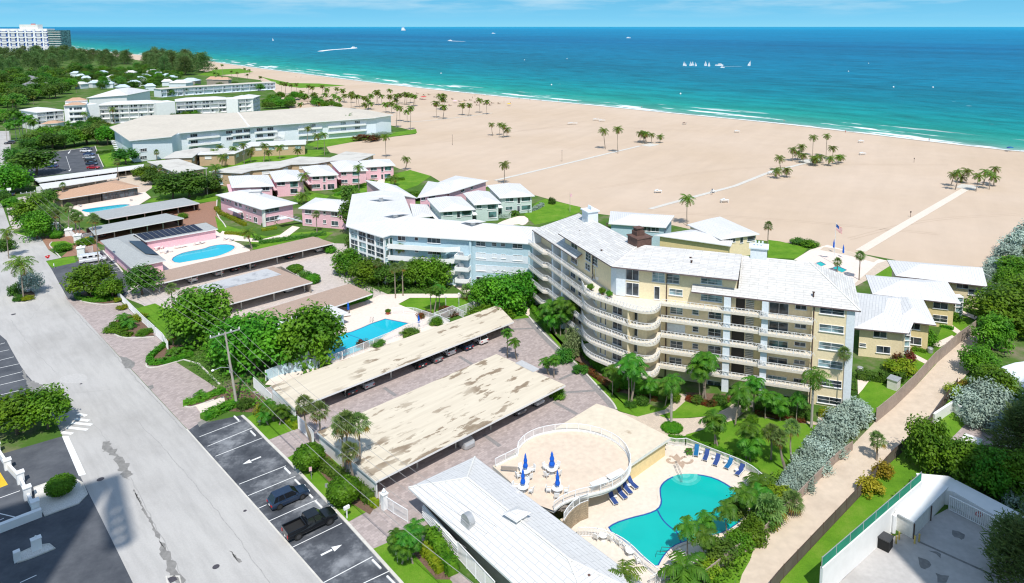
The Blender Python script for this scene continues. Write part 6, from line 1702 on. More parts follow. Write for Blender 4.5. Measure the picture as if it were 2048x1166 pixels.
for k,(x,y)in enumerate(((1771,1078),(1782,1086),(1792,1088),(1798,1080),(1829,1088),(1838,1084))):
    q=G(x,y);b=MB();b.tube([(q.x,q.y,0),(q.x,q.y,1.0)],.1,8);tag(b.build('bollard',M['leafyellow']if 0 else plain('bollard_yellow%d'%k,(.55,.42,.12),.7)),'%s yellow bollard, counted from the dumpster, guarding the service shed'%ORD[k],'bollard','bollards round the service shed')
eq=G(1940,905);b=MB();b.box(eq.x,eq.y,.8,2.8,2.0,1.6,UA);b.box(eq.x,eq.y,1.68,3.0,2.2,.12,UA);tag(b.build('transformer_box',M['offwhite']),'white utility box with flat lid among the dark shrubs','utility box')
lw2=thing('garden_wall','low white garden wall behind the small sun terrace','wall',(G(1900,830).x,G(1900,830).y,0))
b=MB();P=[G(1866,848),G(1905,822),G(1924,836)];
for i in range(2):b.bar(V3(P[i],.8),V3(P[i+1],.8),.35,1.6)
b.build('wall',M['white'],lw2)
sd_=thing('garden_shed','small white garden shed with grey lid on the cottage lawn','shed',(G(1787,776).x,G(1787,776).y,0));q=G(1787,776)
b=MB();b.box(q.x,q.y,.8,1.7,1.5,1.6,UA);b.build('wall',M['offwhite'],sd_);b=MB();b.box(q.x,q.y,1.66,1.9,1.7,.14,UA);b.build('lid',M['metal'],sd_)
for x,y,lb in((1860,706,'round grey air conditioner beside the middle cottage'),(1957,604,'grey air conditioner on a slab behind the farthest cottage'),(1720,745,'grey air conditioner at the corner of the nearest cottage')):
    q=G(x,y);b=MB();b.lathe([(.45,0),(.5,.1),(.5,.85),(.42,.95)],14,(q.x,q.y,.05));tag(b.build('air_conditioner',M['metal']),lb,'air conditioner')
ac=thing('air_conditioner','grey air conditioner with top fan beside the white slatted wall','air conditioner',(G(880,1108).x,G(880,1108).y,0));q=G(878,1108)
b=MB();b.lathe([(.42,0),(.55,.06),(.55,1.0),(.45,1.1)],8,(q.x,q.y,.08));b.build('casing',M['metal'],ac);b=MB();b.lathe([(.36,0),(.36,.03)],14,(q.x,q.y,1.2));b.build('fan_grille',M['rimdark'],ac)
gp=thing('gatepost','ornate white gatepost with a finial beside the sliding gate','gatepost',(G(770,1020).x,G(770,1020).y,0));q=G(769,1018)
b=MB();b.box(q.x,q.y,1.0,.6,.6,2.0,UA);b.box(q.x,q.y,2.06,.8,.8,.14,UA);b.build('pillar',M['white'],gp);b=MB();b.lathe([(.1,0),(.2,.15),(.24,.3),(.12,.5),(.03,.62)],10,(q.x,q.y,2.13));b.build('finial',M['white'],gp)
ent=thing('entrance_wall','white stepped entrance wall of square pillars beside the round bush','wall',(G(50,970).x,G(50,970).y,0))
ps=[(-6,905,1.3),(16,938,1.3),(42,966,1.5),(56,998,1.6),(72,1028,1.7)]
b=MB()
for x,y,h in ps:q=G(x,y);b.box(q.x,q.y,h/2,.75,.75,h,UA);b.box(q.x,q.y,h+.05,.9,.9,.12,UA)
b.build('pillar',M['white'],ent);b=MB()
for i in range(len(ps)-1):
    b.bar(V3(G(*ps[i][:2]),.45),V3(G(*ps[i+1][:2]),.45),.3,.9)
b.build('wall',M['white'],ent)
b=MB();q0,q1=G(84,1032),G(-40,1080);b.bar(V3(q0,.5),V3(q1,.5),.6,1.0);tag(b.build('planter_wall',M['white']),'long low white planter wall in the shaded entrance drive','wall')
kp=thing('gate_keypad','white keypad pillar on the small island in the shaded drive','keypad',(G(75,1098).x,G(75,1098).y,0));q=G(74,1100)
b=MB();b.box(q.x,q.y,.75,.9,.6,1.3,UA);b.box(q.x,q.y,1.44,1.0,.7,.1,UA);b.build('pillar',M['white'],kp);b=MB();b.lathe([(.06,0),(.06,.2),(.1,.25),(.02,.3)],8,(q.x,q.y,1.49));b.build('lamp',M['white'],kp)
q=G(35,1122);b=MB();b.box(q.x,q.y,.6,.6,.6,1.2,UA);tag(b.build('island_pillar',M['white']),'short white pillar at the near end of the drive island','pillar')
for(x,y,h,lb)in((156,484,1.9,'white entrance pillar with cap nearest the brick drive divider'),(138,471,1.7,'white planter pillar below the fan palm grove'),(163,512,2.2,'white entrance pillar standing behind the white van'),(110,462,2.0,'white entrance pillar beside the clipped bush')):
    r=thing('entrance_pillar',lb,'pillar',(G(x,y).x,G(x,y).y,0));q=G(x,y)
    b=MB();b.box(q.x,q.y,h/2,1.6,1.6,h,.5);b.build('pillar',M['white'],r);b=MB();b.box(q.x,q.y,h+.08,1.9,1.9,.18,.5);b.lathe([(.2,0),(.35,.2),(.1,.5)],8,(q.x,q.y,h+.17));b.build('cap',M['white'],r)
fence([(168,508),(186,504)],1.6,'short white picket fence behind the white van','trim')
fence([(140,470),(158,485)],1.6,'white entrance gate panels in front of the grey carports','trim',name='gate',cat='gate')
fence([(148,483),(184,476)],1.5,'white picket fence dividing the two brick drives','trim')
for(x,y,lb)in((174,484,'green bin with yellow lid beside the white entrance gate'),(183,482,'blue wheeled bin beside the white entrance gate')):
    q=G(x,y);r=thing('wheelie_bin',lb,'bin',(q.x,q.y,0));b=MB();b.box(q.x,q.y,.6,.9,.9,1.2,.3);b.build('body',M['fabricteal']if 'blue' in lb else M['greenmesh'],r);b=MB();b.box(q.x,q.y,1.25,1.0,1.0,.1,.3);b.build('lid',M['fabricteal']if 'blue' in lb else M['paintyellow'],r)
def upole(x,y,topx,topy,label,arm=2.0,lamp=False):
    p=G(x,y);Y=p.y;d=ray(topx,topy);k=Y/d.y;tp=EYE+d*k
    r=thing('utility_pole',label,'utility pole',(p.x,p.y,0))
    b=MB();b.tube([(p.x,p.y,-.1),tuple((p+tp)/2),tuple(tp)],[.2,.17,.13],8);b.build('pole',M['pole'],r)
    b=MB();c=tp-Vector((0,0,.25));a=U*1.0
    b.bar(c-a*arm,c+a*arm,.14,.16);o=b.build('crossarm',M['metal'],r)
    b=MB()
    for k in(-.95,-.4,.4,.95):q=c+a*arm*k;b.lathe([(.06,0),(.11,.08),(.08,.2),(.1,.28),(.04,.36)],8,(q.x,q.y,q.z+.06))
    b.build('insulator',M['white'],o)
    if lamp:
        m=p.lerp(tp,.52);e=m-U*2.6+Vector((0,0,.5));b=MB();b.tube([tuple(m),tuple(m-U*1.4+Vector((0,0,.6))),tuple(e)],.05,6);la=b.build('lamp_arm',M['metal'],r)
        b=MB();b.lathe([(.05,.2),(.2,.1),(.24,0),(.1,-.12)],10,tuple(e));b.build('lamp_head',M['white'],la)
        m=p.lerp(tp,.45);b=MB();b.tube([tuple(m+V*.3),tuple(m+V*.3+Vector((0,0,1.0)))],.22,10);b.build('transformer',M['metal'],r)
    return tp
tp1=upole(474,812,450,664,'weathered utility pole with crossarm and street lamp beside the forecourt',2.2,True)
tp2=upole(66,446,61,383,'utility pole with crossarm rising from the northern street trees',2.4)
tp3=upole(415,391,412,336,'plain utility pole between the motel and the pink guest house',.4)
tp4=upole(22,352,21,322,'distant utility pole beside the northern street trees',1.2)
def wires(A,B,n,sag,label,spread=1.0,r=.022,dz=0):
    t=thing('overhead_wire',label,'wire',(A.x,A.y,0))
    for k in range(n):
        off=U*((k-(n-1)/2)*spread)if n>1 else Vector((0,0,0));pts=[]
        for i in range(15):
            f=i/14;q=A.lerp(B,f)+off;q.z+=dz-sag*4*f*(1-f);pts.append(tuple(q))
        b=MB();b.tube(pts,r,4);b.build('wire',M['wire'],t)
E1=tp1-V*62
wires(tp1,E1,4,1.2,'overhead power wires sagging from the forecourt pole over the parking bays',1.2,.022,.1)
wires(tp1-Vector((0,0,5.2)),E1-Vector((0,0,5.2)),1,1.4,'lower overhead cable from the forecourt pole towards the clubhouse',1,.035)
wires(tp1,tp2,3,2.0,'overhead power wires between the forecourt pole and the northern pole',1.4,.022,.1)
def sign(x,y,h,w,hh,label,m='white',name='sign',pm='metal'):
    q=G(x,y);r=thing(name,label,'sign',(q.x,q.y,0));b=MB();b.tube([(q.x,q.y,0),(q.x,q.y,h)],.04,6);b.build('post',M[pm],r)
    b=MB();b.box(q.x-.06,q.y-.06,h-hh/2,w,.04,hh,.5);b.build('board',M[m],r)
sign(623,958,1.7,.35,.55,'small parking sign between the two round topiary bushes','pink');sign(655,990,1.6,.35,.5,'small parking sign left of the front topiary bush','metal')
mb=thing('mailbox','white mailbox on a post at the corner of the clipped lawn','mailbox',(G(694,1038).x,G(694,1038).y,0));q=G(694,1037)
b=MB();b.box(q.x,q.y,.7,.12,.12,1.4,UA);b.build('post',M['white'],mb);b=MB();b.box(q.x,q.y,1.42,.7,.3,.35,UA);b.build('box',M['white'],mb)
sign(795,1125,1.5,.3,.5,'small sign at the edge of the foreground lawn','metal');sign(163,583,1.2,.2,.3,'small bollard sign at the end of the northern asphalt lot','white');sign(109,537,1.3,.15,.6,'small white marker post on the northern lawn corner','white')
sign(20,394,3.2,1.2,.9,'white street sign board over the dark parked car','white')
sign(520,852,1.0,.4,.35,'small sign in front of the areca palm planting','metal')
def lampost(x,y,h,label):
    q=G(x,y);r=thing('garden_lamp',label,'lamp',(q.x,q.y,0));b=MB();b.tube([(q.x,q.y,0),(q.x,q.y,h)],.05,6);b.build('post',M['white'],r);b=MB();b.lathe([(.06,0),(.2,.1),(.24,.25),(.16,.42),(.03,.48)],10,(q.x,q.y,h));b.build('globe',M['white'],r)
lampost(892,618,2.4,'white globe garden lamp nearest the equipment enclosure');lampost(918,612,2.4,'white globe garden lamp on the lawn before the blue block')
fp=thing('flagpole','white flagpole flying a striped flag at the edge of the beach','flagpole',(G(1668,530).x,G(1668,530).y,0));q=G(1668,528)
ht=10.2;b=MB();b.tube([(q.x,q.y,0),(q.x,q.y,ht)],[.09,.05],8);b.lathe([(.05,0),(.13,.1),(.05,.22)],8,(q.x,q.y,ht));b.build('pole',M['white'],fp)
b=MB();n=16;W=2.5
def fpos(u,v):return(q.x+.08+u*W*.62,q.y+.12*math.sin(u*7+v*2),ht-.1-v*1.45-u*1.15+.08*math.sin(u*9))
for i in range(n):
    for j in range(13):
        u0,u1,v0,v1=i/n,(i+1)/n,j/13,(j+1)/13
        mi=2 if(u0<.4 and j<7)else(0 if j%2==0 else 1)
        b.quad(fpos(u0,v0),fpos(u0,v1),fpos(u1,v1),fpos(u1,v0),mi)
b.build('flag',[M['paintred'],M['white'],M['tileblue']],fp)
fp=thing('flagpole','slim pole with a small pink flag beside the mint units lawn','flagpole',(G(1140,424).x,G(1140,424).y,0));q=G(1140,424)
b=MB();b.tube([(q.x,q.y,0),(q.x,q.y,6.5)],[.08,.05],6);b.build('pole',M['pole'],fp);b=MB();b.box(q.x+.3,q.y,5.4,.6,.05,1.0,.4);b.build('flag',M['pink'],fp)
for x,y,h,lb in((905,290,5.2,'thin pole standing alone on the open sand'),(1124,323,5.0,'thin pole on the sand beside the first beach walkway'),(1821,434,1.8,'short dark post beside the widest beach walkway'),(1424,390,2.2,'short sign post beside the middle beach walkway'),(1828,325,2.0,'slim marker post on the far sand')):
    q=G(x,y);r=thing('beach_pole',lb,'pole',(q.x,q.y,0));b=MB();b.tube([(q.x,q.y,0),(q.x,q.y,h)],.07,6);b.build('post',M['boxbrown'],r);b=MB();b.box(q.x,q.y,h-.2,.35,.1,.5);b.build('marker',M['pole']if h>3 else M['tyre'],r)
def lounger_proto():
    t=thing('sun_lounger','lounger','sun lounger',(0,0,0),'loungers round the turquoise pool')
    b=MB()
    for sy in(-.32,.32):b.bar((-.95,sy,.32),(.95,sy,.32),.07,.08)
    for sx in(-.9,.2,.9):b.bar((sx,-.32,.32),(sx,.32,.32),.06)
    for sx in(-.8,.8):
        for sy in(-.32,.32):b.bar((sx,sy,0),(sx,sy,.32),.07)
    part('frame',b.mesh('lounger_frame',M['plastic'],uv=False),t)
    b=MB();b.box(.35,0,.375,1.2,.58,.05);part('seat',b.mesh('lounger_seat',M['fabricnavy'],uv=False),t)
    b=MB();b.obox((-.55,0,.62),(-.32,0,.26),(0,.29,0),(.02,0,.03));b.bar((-.86,-.32,.88),(-.86,.32,.88),.06);part('backrest',b.mesh('lounger_back',M['fabricnavy'],uv=False),t)
    return t
LG=lounger_proto();first=True
lst=[(1391,918,1394,900,'teal','teal blue sun lounger at the planter end of the railing row'),(1407,931,1417,905,'navy','navy sun lounger second from the planter in the railing row'),(1427,940,1439,916,'navy','navy sun lounger in the middle of the railing row'),(1450,944,1465,925,'teal','teal blue sun lounger fourth from the planter in the railing row'),(1471,958,1488,938,'navy','navy sun lounger at the palm end of the railing row'),
       (1235,1017,1217,992,'navy','navy sun lounger nearest the curved stair under the terrace'),(1253,1004,1234,984,'navy','navy sun lounger second from the curved stair under the terrace'),(1263,994,1245,974,'navy','navy sun lounger third from the curved stair under the terrace'),(1275,983,1255,965,'navy','navy sun lounger nearest the yellow pavilion wall')]
for i,(x0,y0,x1,y1,cl,lb)in enumerate(lst):
    f,h=G(x0,y0),G(x1,y1);c=(f+h)/2;a=math.atan2(f.y-h.y,f.x-h.x)
    o=LG if i==0 else dup(LG,(c.x,c.y,.08),a,lb)
    if i==0:LG.location=(c.x,c.y,.08);LG.rotation_euler=(0,0,a);LG['label']=lb
    KD=[k for k in o.children]
    for k in KD:
        if k.name.startswith(('seat','backrest')):k.material_slots[0].link='OBJECT';k.material_slots[0].material=M['fabricteal' if cl=='teal' else 'fabricnavy']
def chair_proto(m):
    t=thing('patio_chair','chair','chair',(0,0,0))
    b=MB();b.box(0,0,.43,.5,.5,.05);part('seat',b.mesh('chair_seat',m,uv=False),t)
    b=MB();b.obox((-.27,0,.72),(.04,0,-.0),(0,.26,0),(-.05,0,.28));part('backrest',b.mesh('chair_back',m,uv=False),t)
    l=MB();l.bar((0,0,0),(0,0,.42),.05);lm=l.mesh('chair_leg',m,uv=False)
    for sx in(-.22,.22):
        for sy in(-.22,.22):part('leg',lm,t,(sx,sy,0))
    b=MB()
    for sy in(-.27,.27):b.bar((-.25,sy,.64),(.25,sy,.64),.06,.04)
    part('armrest',b.mesh('chair_arm',m,uv=False),t)
    return t
CHP=chair_proto(M['plastic']);used=[False]
def chair(x,y,z,a,lb,grp):
    if not used[0]:
        used[0]=True;CHP.location=(x,y,z);CHP.rotation_euler=(0,0,a);CHP['label']=lb;CHP['group']=grp;return CHP
    return dup(CHP,(x,y,z),a,lb,grp)
def table_mb(r=.62):
    return[(r*.98,.70),(r,.72),(r,.75),(r*.97,.76)]
names=['beside the leftmost closed umbrella behind','under the tallest umbrella','nearest the clubhouse roof','nearest the curved stair']
side=['seaward','left','near','right']
zT=zt2+.04
for i,(x,y)in enumerate(((1051,941),(1104,937),(1046,973),(1115,976))):
    q=G(x,y,zT+.7);t=thing('patio_table',['round white patio table at the back left of the round terrace','round white patio table under the farthest blue umbrella on the terrace','round white patio table half hidden by the clubhouse roof','round white patio table nearest the curved stair on the terrace'][i],'table',(q.x,q.y,zT),'patio tables on the round terrace')
    b=MB();b.lathe([(.68,.70),(.7,.72),(.7,.75),(.66,.76)],20,(q.x,q.y,zT));b.build('tabletop',M['plastic'],t)
    b=MB();b.lathe([(.3,0),(.28,.05),(.06,.1),(.06,.70)],12,(q.x,q.y,zT));b.build('pedestal',M['plastic'],t)
    u=thing('patio_umbrella',['closed blue umbrella through the back left terrace table','closed blue umbrella through the farthest terrace table, the largest','closed blue umbrella beside the clubhouse roof','closed blue umbrella nearest the curved stair'][i],'umbrella',(q.x,q.y,zT+.76),'closed blue umbrellas on the terrace')
    b=MB();b.tube([(q.x,q.y,zT+.77),(q.x,q.y,zT+3.0)],.03,8);b.build('pole',M['plastic'],u)
    b=MB();k=1.0+(.25 if i==1 else 0);b.lathe([(.10*k,1.05),(.27*k,1.15),(.30*k,1.4),(.19*k,1.75),(.24*k,2.0),(.13*k,2.45),(.14*k,2.6),(.03,3.0)],10,(q.x,q.y,zT));b.build('canopy',M['fabricblue'],u)
    for j in range(4):
        an=j*PI/2+.6+i*.3;chair(q.x+math.cos(an)*1.05,q.y+math.sin(an)*1.05,zT,an+PI,'%s of four white chairs at the %s terrace table'%(ORD[j]+' clockwise',['back left','farthest','clubhouse side','stair side'][i]),'white chairs on the round terrace')
bar=G(1018,943,zT);b=MB();b.bar((bar.x-1,bar.y,zT+.5),(bar.x+1,bar.y-.2,zT+.5),.12,.5);tag(b.build('terrace_bench',M['taupe']),'small grey bench at the left rim of the round terrace','bench')
for i,(p,q_,lb)in enumerate((((1183,975),(1213,962),'long white folded table against the terrace railing nearest the stair'),((1216,960),(1246,945),'long white folded table against the terrace railing nearest the pool'))):
    a,c=G(*p,zT+.5),G(*q_,zT+.5);t=thing('buffet_table',lb,'table',((a.x+c.x)/2,(a.y+c.y)/2,zT))
    b=MB();b.bar(V3(a,zT+.8),V3(c,zT+.8),.9,.08);b.build('tabletop',M['plastic'],t);b=MB()
    for f in(.08,.92):
        for s in(-.35,.35):e=a.lerp(c,f);b.bar((e.x+s*.3,e.y+s,zT),(e.x+s*.3,e.y+s,zT+.77),.06)
    b.build('legs',M['plastic'],t)
for i,(x,y)in enumerate(((1193,1082),(1221,1084),(1239,1093),(1252,1105),(1276,1130))):
    q=G(x,y);chair(q.x,q.y,.08,1.0-i*.15,'%s white deck chair from the stair along the lower railing'%ORD[i],'white chairs along the lower railing')
for i,(x,y)in enumerate(((1206,1082),(1260,1113),(1402,911),(1428,921),(1451,929),(1473,946),(1230,999),(1258,977))):
    q=G(x,y);lb=['round white side table nearest the stair along the lower railing','round white side table farther along the lower railing','white side table between the first two railing loungers','white side table between the second and third railing loungers','white side table between the third and fourth railing loungers','white side table between the last two railing loungers','white side table beside the loungers next to the curved stair','white side table beside the loungers next to the pavilion'][i]
    t=thing('side_table',lb,'side table',(q.x,q.y,.08),'white side tables by the pool');rr=.5 if i<2 else .27;hh=.68 if i<2 else .45
    b=MB();b.lathe([(rr,hh-.04),(rr,hh)],16,(q.x,q.y,.08));b.build('tabletop',M['plastic'],t);b=MB();b.lathe([(rr*.6,0),(rr*.3,hh*.5),(rr*.5,hh-.04)],10,(q.x,q.y,.08));b.build('pedestal',M['plastic'],t)
def umbrella(x,y,label,m='fabricblue',h=2.6,z=.06,grp=None):
    q=G(x,y);u=thing('closed_umbrella',label,'umbrella',(q.x,q.y,0),grp);b=MB();b.tube([(q.x,q.y,z),(q.x,q.y,z+h)],.035,6);b.build('pole',M['plastic'],u);b=MB();b.lathe([(.1,h*.36),(.26,h*.42),(.2,h*.62),(.22,h*.72),(.1,h*.9),(.03,h*1.03)],10,(q.x,q.y,z));b.build('canopy',M[m],u)
umbrella(697,629,'closed blue umbrella beside the white pool house');umbrella(838,656,'closed blue umbrella near the carport side of the blue pool')
umbrella(1667,505,'closed blue umbrella under the beach flagpole',h=3.4);umbrella(1686,516,'closed blue umbrella right of the beach flagpole',h=3.4)
for i,(x,y,lb)in enumerate(((692,634,'pair of white loungers beside the white pool house'),(356,497,'white lounger nearest the barbecue on the pink pool deck'),(366,495,'white lounger second from the barbecue on the pink pool deck'),(394,490,'white lounger third from the barbecue on the pink pool deck'),(404,488,'white lounger fourth from the barbecue on the pink pool deck'),(452,480,'white lounger near the far end of the kidney pool'),(463,482,'white lounger at the far end of the kidney pool'),(160,414,'white lounger at the near end of the clubhouse pool'),(262,402,'white lounger at the far end of the clubhouse pool'))):
    q=G(x,y);o=dup(LG,(q.x,q.y,.08),.4+i*.2,lb,'white loungers on the far pool decks')
    for k in o.children:
        if k.name.startswith(('seat','backrest')):k.material_slots[0].link='OBJECT';k.material_slots[0].material=M['plastic']
for i,(x,y,lb)in enumerate(((314,500,'white table set on the pink pool deck beside the solar panels'),(332,506,'white table set on the pink pool deck nearest the pool'),(325,494,'dark barbecue grill against the pink wall'))):
    q=G(x,y);t=thing('patio_table' if i<2 else 'barbecue',lb,'table' if i<2 else 'barbecue',(q.x,q.y,0))
    b=MB()
    if i<2:b.lathe([(.7,.70),(.7,.75)],16,(q.x,q.y,.08));b.build('tabletop',M['plastic'],t);b=MB();b.lathe([(.3,0),(.06,.1),(.06,.7)],8,(q.x,q.y,.08));b.build('pedestal',M['plastic'],t)
    else:b.box(q.x,q.y,.9,1.3,.7,.5,.2);b.build('body',M['tyre'],t);b=MB();b.box(q.x,q.y,.35,1.1,.6,.6,.2);b.build('cart',M['boxbrown'],t)
    if i<2:
        for j in range(4):an=j*PI/2+.4;chair(q.x+math.cos(an)*1.1,q.y+math.sin(an)*1.1,.08,an+PI,'%s clockwise of four white chairs at the pink deck table nearest the %s'%(ORD[j],['solar panels','pool'][i]),'white chairs on the pink pool deck')
for x,y,lb,m in((1378,908,'dark planter with a fern beside the first railing lounger','leaf'),(776,629,'red clay pot beside the white railing of the blue pool','leafred'),(1325,893,'potted shrub at the yellow pavilion corner','leafdark')):
    q=G(x,y);t=thing('planter',lb,'planter',(q.x,q.y,0));b=MB();b.lathe([(.3,0),(.45,.5),(.48,.55)],12,(q.x,q.y,.08));b.build('pot',M['boxbrown']if m!='leafred' else plain('clay',(.42,.09,.05)),t)
    part('plant',ME['lush0'],t,(0,0,.6),0,(.32,.32,.32))if m=='leaf' else part('plant',ME['broad0'],t,(0,0,.8),0,(.5,.5,.4))
for i,(x,y,k)in enumerate(((1189,552,'chair'),(1196,556,'chair'),(1238,575,'plant'),(1181,574,'plant'),(1204,582,'plant'),(1246,580,'chair'),(1218,588,'plant'))):
    q=G(x,y+8,13.42)
    if k=='chair':chair(q.x,q.y,13.42,i*1.1,'%s white chair from the left on the penthouse terrace of the cream block'%['first','second','','','','third'][i],'penthouse terrace chairs')
    else:
        t=thing('potted_plant',['','','leafy potted plant by the penthouse windows','potted plant at the left bend of the penthouse terrace','potted plant against the middle of the terrace railing','','potted plant below the blue white penthouse pilaster'][i],'potted plant',(q.x,q.y,13.42));b=MB();b.lathe([(.22,0),(.3,.45)],10,(q.x,q.y,13.42));b.build('pot',M['boxbrown'],t);part('plant',ME['broad1'],t,(0,0,.8),i,(.55,.55,.5))
b=MB()
for pts in([(1838,1118),(1862,1124),(1856,1142),(1840,1136)],[(1872,1148),(1896,1152),(1890,1166),(1876,1164)],[(1858,1102),(1884,1108),(1880,1116)],[(1905,1062),(1930,1070),(1924,1082),(1908,1076)]):blot(b,pts,.095,jit=.2)
ribbon(b,[G(1836,1084),G(1960,1140),G(2060,1190)],.3,.094);ribbon(b,[G(1684,1160),G(1766,1082)],.12,.094)
struct(b.build('yard_stain',plain('oily_stain',(.19,.185,.18),.6,.2,2)))
def loft(b,st,mi=0):
    rings=[]
    for x,w,zb,zt in st:
        hp=[(w*.9,zb),(w,zb+(zt-zb)*.2),(w,zb+(zt-zb)*.72),(w*.9,zt)]
        rings.append([(x,y,z)for y,z in hp]+[(x,-y,z)for y,z in reversed(hp)])
    k=len(b.v);n=8
    for r in rings:b.v+=r
    for i in range(len(rings)-1):
        for q in range(n):
            r2=(q+1)%n;b.f.append((k+i*n+q,k+i*n+r2,k+(i+1)*n+r2,k+(i+1)*n+q));b.m.append(mi)
    b.f.append(tuple(k+q for q in range(n)));b.m.append(mi);b.f.append(tuple(k+(len(rings)-1)*n+q for q in reversed(range(n))));b.m.append(mi)
SPEC={
 'sedan':dict(L=[(-2.33,.74,.38,.78),(-2.2,.86,.24,.96),(-1.5,.9,.2,1.0),(0,.91,.2,.96),(1.0,.9,.2,.94),(1.8,.88,.22,.84),(2.2,.82,.26,.72),(2.34,.7,.36,.58)],gb=(-1.85,1.15),gt=(-1.0,.3),z=(.95,1.42),w=(.82,.62),wb=1.38,r=.33),
 'suv':dict(L=[(-2.3,.78,.42,.9),(-2.22,.88,.3,1.02),(-1.4,.93,.24,1.06),(0,.94,.24,1.04),(1.0,.93,.24,1.02),(1.8,.9,.26,.95),(2.25,.84,.3,.82),(2.36,.72,.42,.66)],gb=(-2.15,1.05),gt=(-1.75,.25),z=(1.03,1.62),w=(.86,.68),wb=1.38,r=.37),
 'pickup':dict(L=[(-2.95,.94,.55,1.02),(-2.9,.98,.45,1.05),(-.75,1.0,.42,1.05),(.2,1.0,.42,1.22),(1.3,.99,.42,1.2),(2.3,.97,.45,1.12),(2.8,.92,.5,1.0),(2.92,.84,.55,.85)],gb=(-.75,1.45),gt=(-.55,.75),z=(1.2,1.88),w=(.93,.74),wb=1.85,r=.42),
 'van':dict(L=[(-2.85,.95,.5,1.25),(-2.8,1.0,.4,1.3),(0,1.0,.38,1.3),(1.7,1.0,.38,1.28),(2.4,.96,.4,1.1),(2.8,.88,.48,.92)],gb=(-2.8,2.2),gt=(-2.72,1.3),z=(1.28,2.25),w=(.97,.82),wb=1.8,r=.37)}
CM={}
def car_meshes(kind):
    if kind in CM:return CM[kind]
    s=SPEC[kind];b=MB();loft(b,s['L'])
    z0,z1=s['z'];(b0,b1),(g0,g1)=s['gb'],s['gt'];w0,w1=s['w']
    if kind!='van':b.obox(((g0+g1)/2,0,z1+.02),((g1-g0)/2+.05,0,0),(0,w1+.02,0),(0,0,.035))
    for sy in(-1,1)if kind!='van' else():
        for xb,xt in((b0+.05,g0),(b1-.05,g1),((b0+b1)/2-.05,(g0+g1)/2-.02)):
            b.bar((xb,sy*w0,z0-.02),(xt,sy*w1,z1+.02),.09,.07)
    if kind=='suv':
        for sy in(-1,1):b.bar((-1.45,sy*.8,z0),(-1.35,sy*.67,z1),.12,.08)
    if kind=='van':loft(b,[(-2.82,.92,1.2,2.12),(-2.7,.96,1.2,2.26),(1.15,.96,1.2,2.26),(1.5,.93,1.2,2.16),(2.1,.9,1.2,1.46),(2.25,.88,1.2,1.3)])
    if kind=='pickup':
        for sy in(-1,1):b.box(-1.83,sy*.95,1.20,2.2,.1,.34)
        b.box(-2.9,0,1.20,.1,1.98,.34);b.box(-.82,0,1.25,.1,1.9,.44)
    for sx in(-1,1):
        for sy in(-1,1):
            n=8;x0=sx*s['wb']+(.0 if kind!='pickup' else .08)
            for i in range(n):
                a0,a1=PI*i/n,PI*(i+1)/n;rr=s['r']+.07;W=s['L'][2][1]+.012
                b.bar((x0+rr*math.cos(a0),sy*W,s['r']+rr*math.sin(a0)),(x0+rr*math.cos(a1),sy*W,s['r']+rr*math.sin(a1)),.05,.05)
    for sy in(-1,1):b.obox((b1-.35,sy*(w0+.12),z0+.06),(.1,0,0),(0,.09,0),(0,0,.07))
    g=MB();P=lambda x,y,z:(x,y,z)
    q=[P(b0,-w0,z0),P(b1,-w0,z0),P(b1,w0,z0),P(b0,w0,z0)];t=[P(g0,-w1,z1),P(g1,-w1,z1),P(g1,w1,z1),P(g0,w1,z1)]
    if kind=='van':g.quad((2.17,-.78,1.44),(2.17,.78,1.44),(1.56,.76,2.13),(1.56,-.76,2.13));g.quad((-2.85,-.7,1.5),(-2.85,.7,1.5),(-2.82,.7,2.02),(-2.82,-.7,2.02))
    for i in range(4 if kind!='van' else 0):j=(i+1)%4;g.quad(q[i],q[j],t[j],t[i])
    if kind=='pickup':pass
    wt=MB();wt.tube([(0,-.12,0),(0,.12,0)],s['r'],18);wr=MB();wr.tube([(0,-.13,0),(0,.13,0)],s['r']*.62,12)
    fx=s['L'][-2][0];rx=s['L'][0][0]
    hl=MB();hl.obox((0,0,0),(.09,0,0),(0,.17,0),(0,0,.07));tl_=MB();tl_.obox((0,0,0),(.07,0,0),(0,.09 if kind in('van','pickup')else .16,0),(0,0,.17 if kind in('van','pickup')else .08))
    bb=MB();bb.obox((-1.85,0,1.07),(1.0,0,0),(0,.88,0),(0,0,.02))
    pl=MB();pl.obox((rx-.02,0,.62),(.02,0,0),(0,.16,0),(0,0,.07))
    ub=MB();ub.obox((0,0,s['r']*.8),(2.0,0,0),(0,.8,0),(0,0,.12))
    CM[kind]=dict(body=b.mesh(kind+'_body',M['white'],uv=False),glass=g.mesh(kind+'_glass',M['carglass'],uv=False),tyre=wt.mesh('tyre',M['tyre'],uv=False),rim=wr.mesh('rim',M['rim'],uv=False),rimd=wr.mesh('rimd',M['rimdark'],uv=False),
                    hl=hl.mesh('headlight',M['lamp'],uv=False),tl=tl_.mesh('taillight',M['tail'],uv=False),bed=bb.mesh('bed',M['tyre'],uv=False),plate=pl.mesh('plate',M['offwhite'],uv=False),under=ub.mesh('under',M['tyre'],uv=False),s=s,fx=fx,rx=rx)
    return CM[kind]
CP=dict(black=(.006,.007,.010),navy=(.018,.036,.075),white=(.78,.78,.78),silver=(.50,.52,.54),grey=(.14,.145,.155),red=(.42,.012,.03),blue=(.03,.07,.19),sand=(.42,.38,.31),dark=(.03,.03,.035))
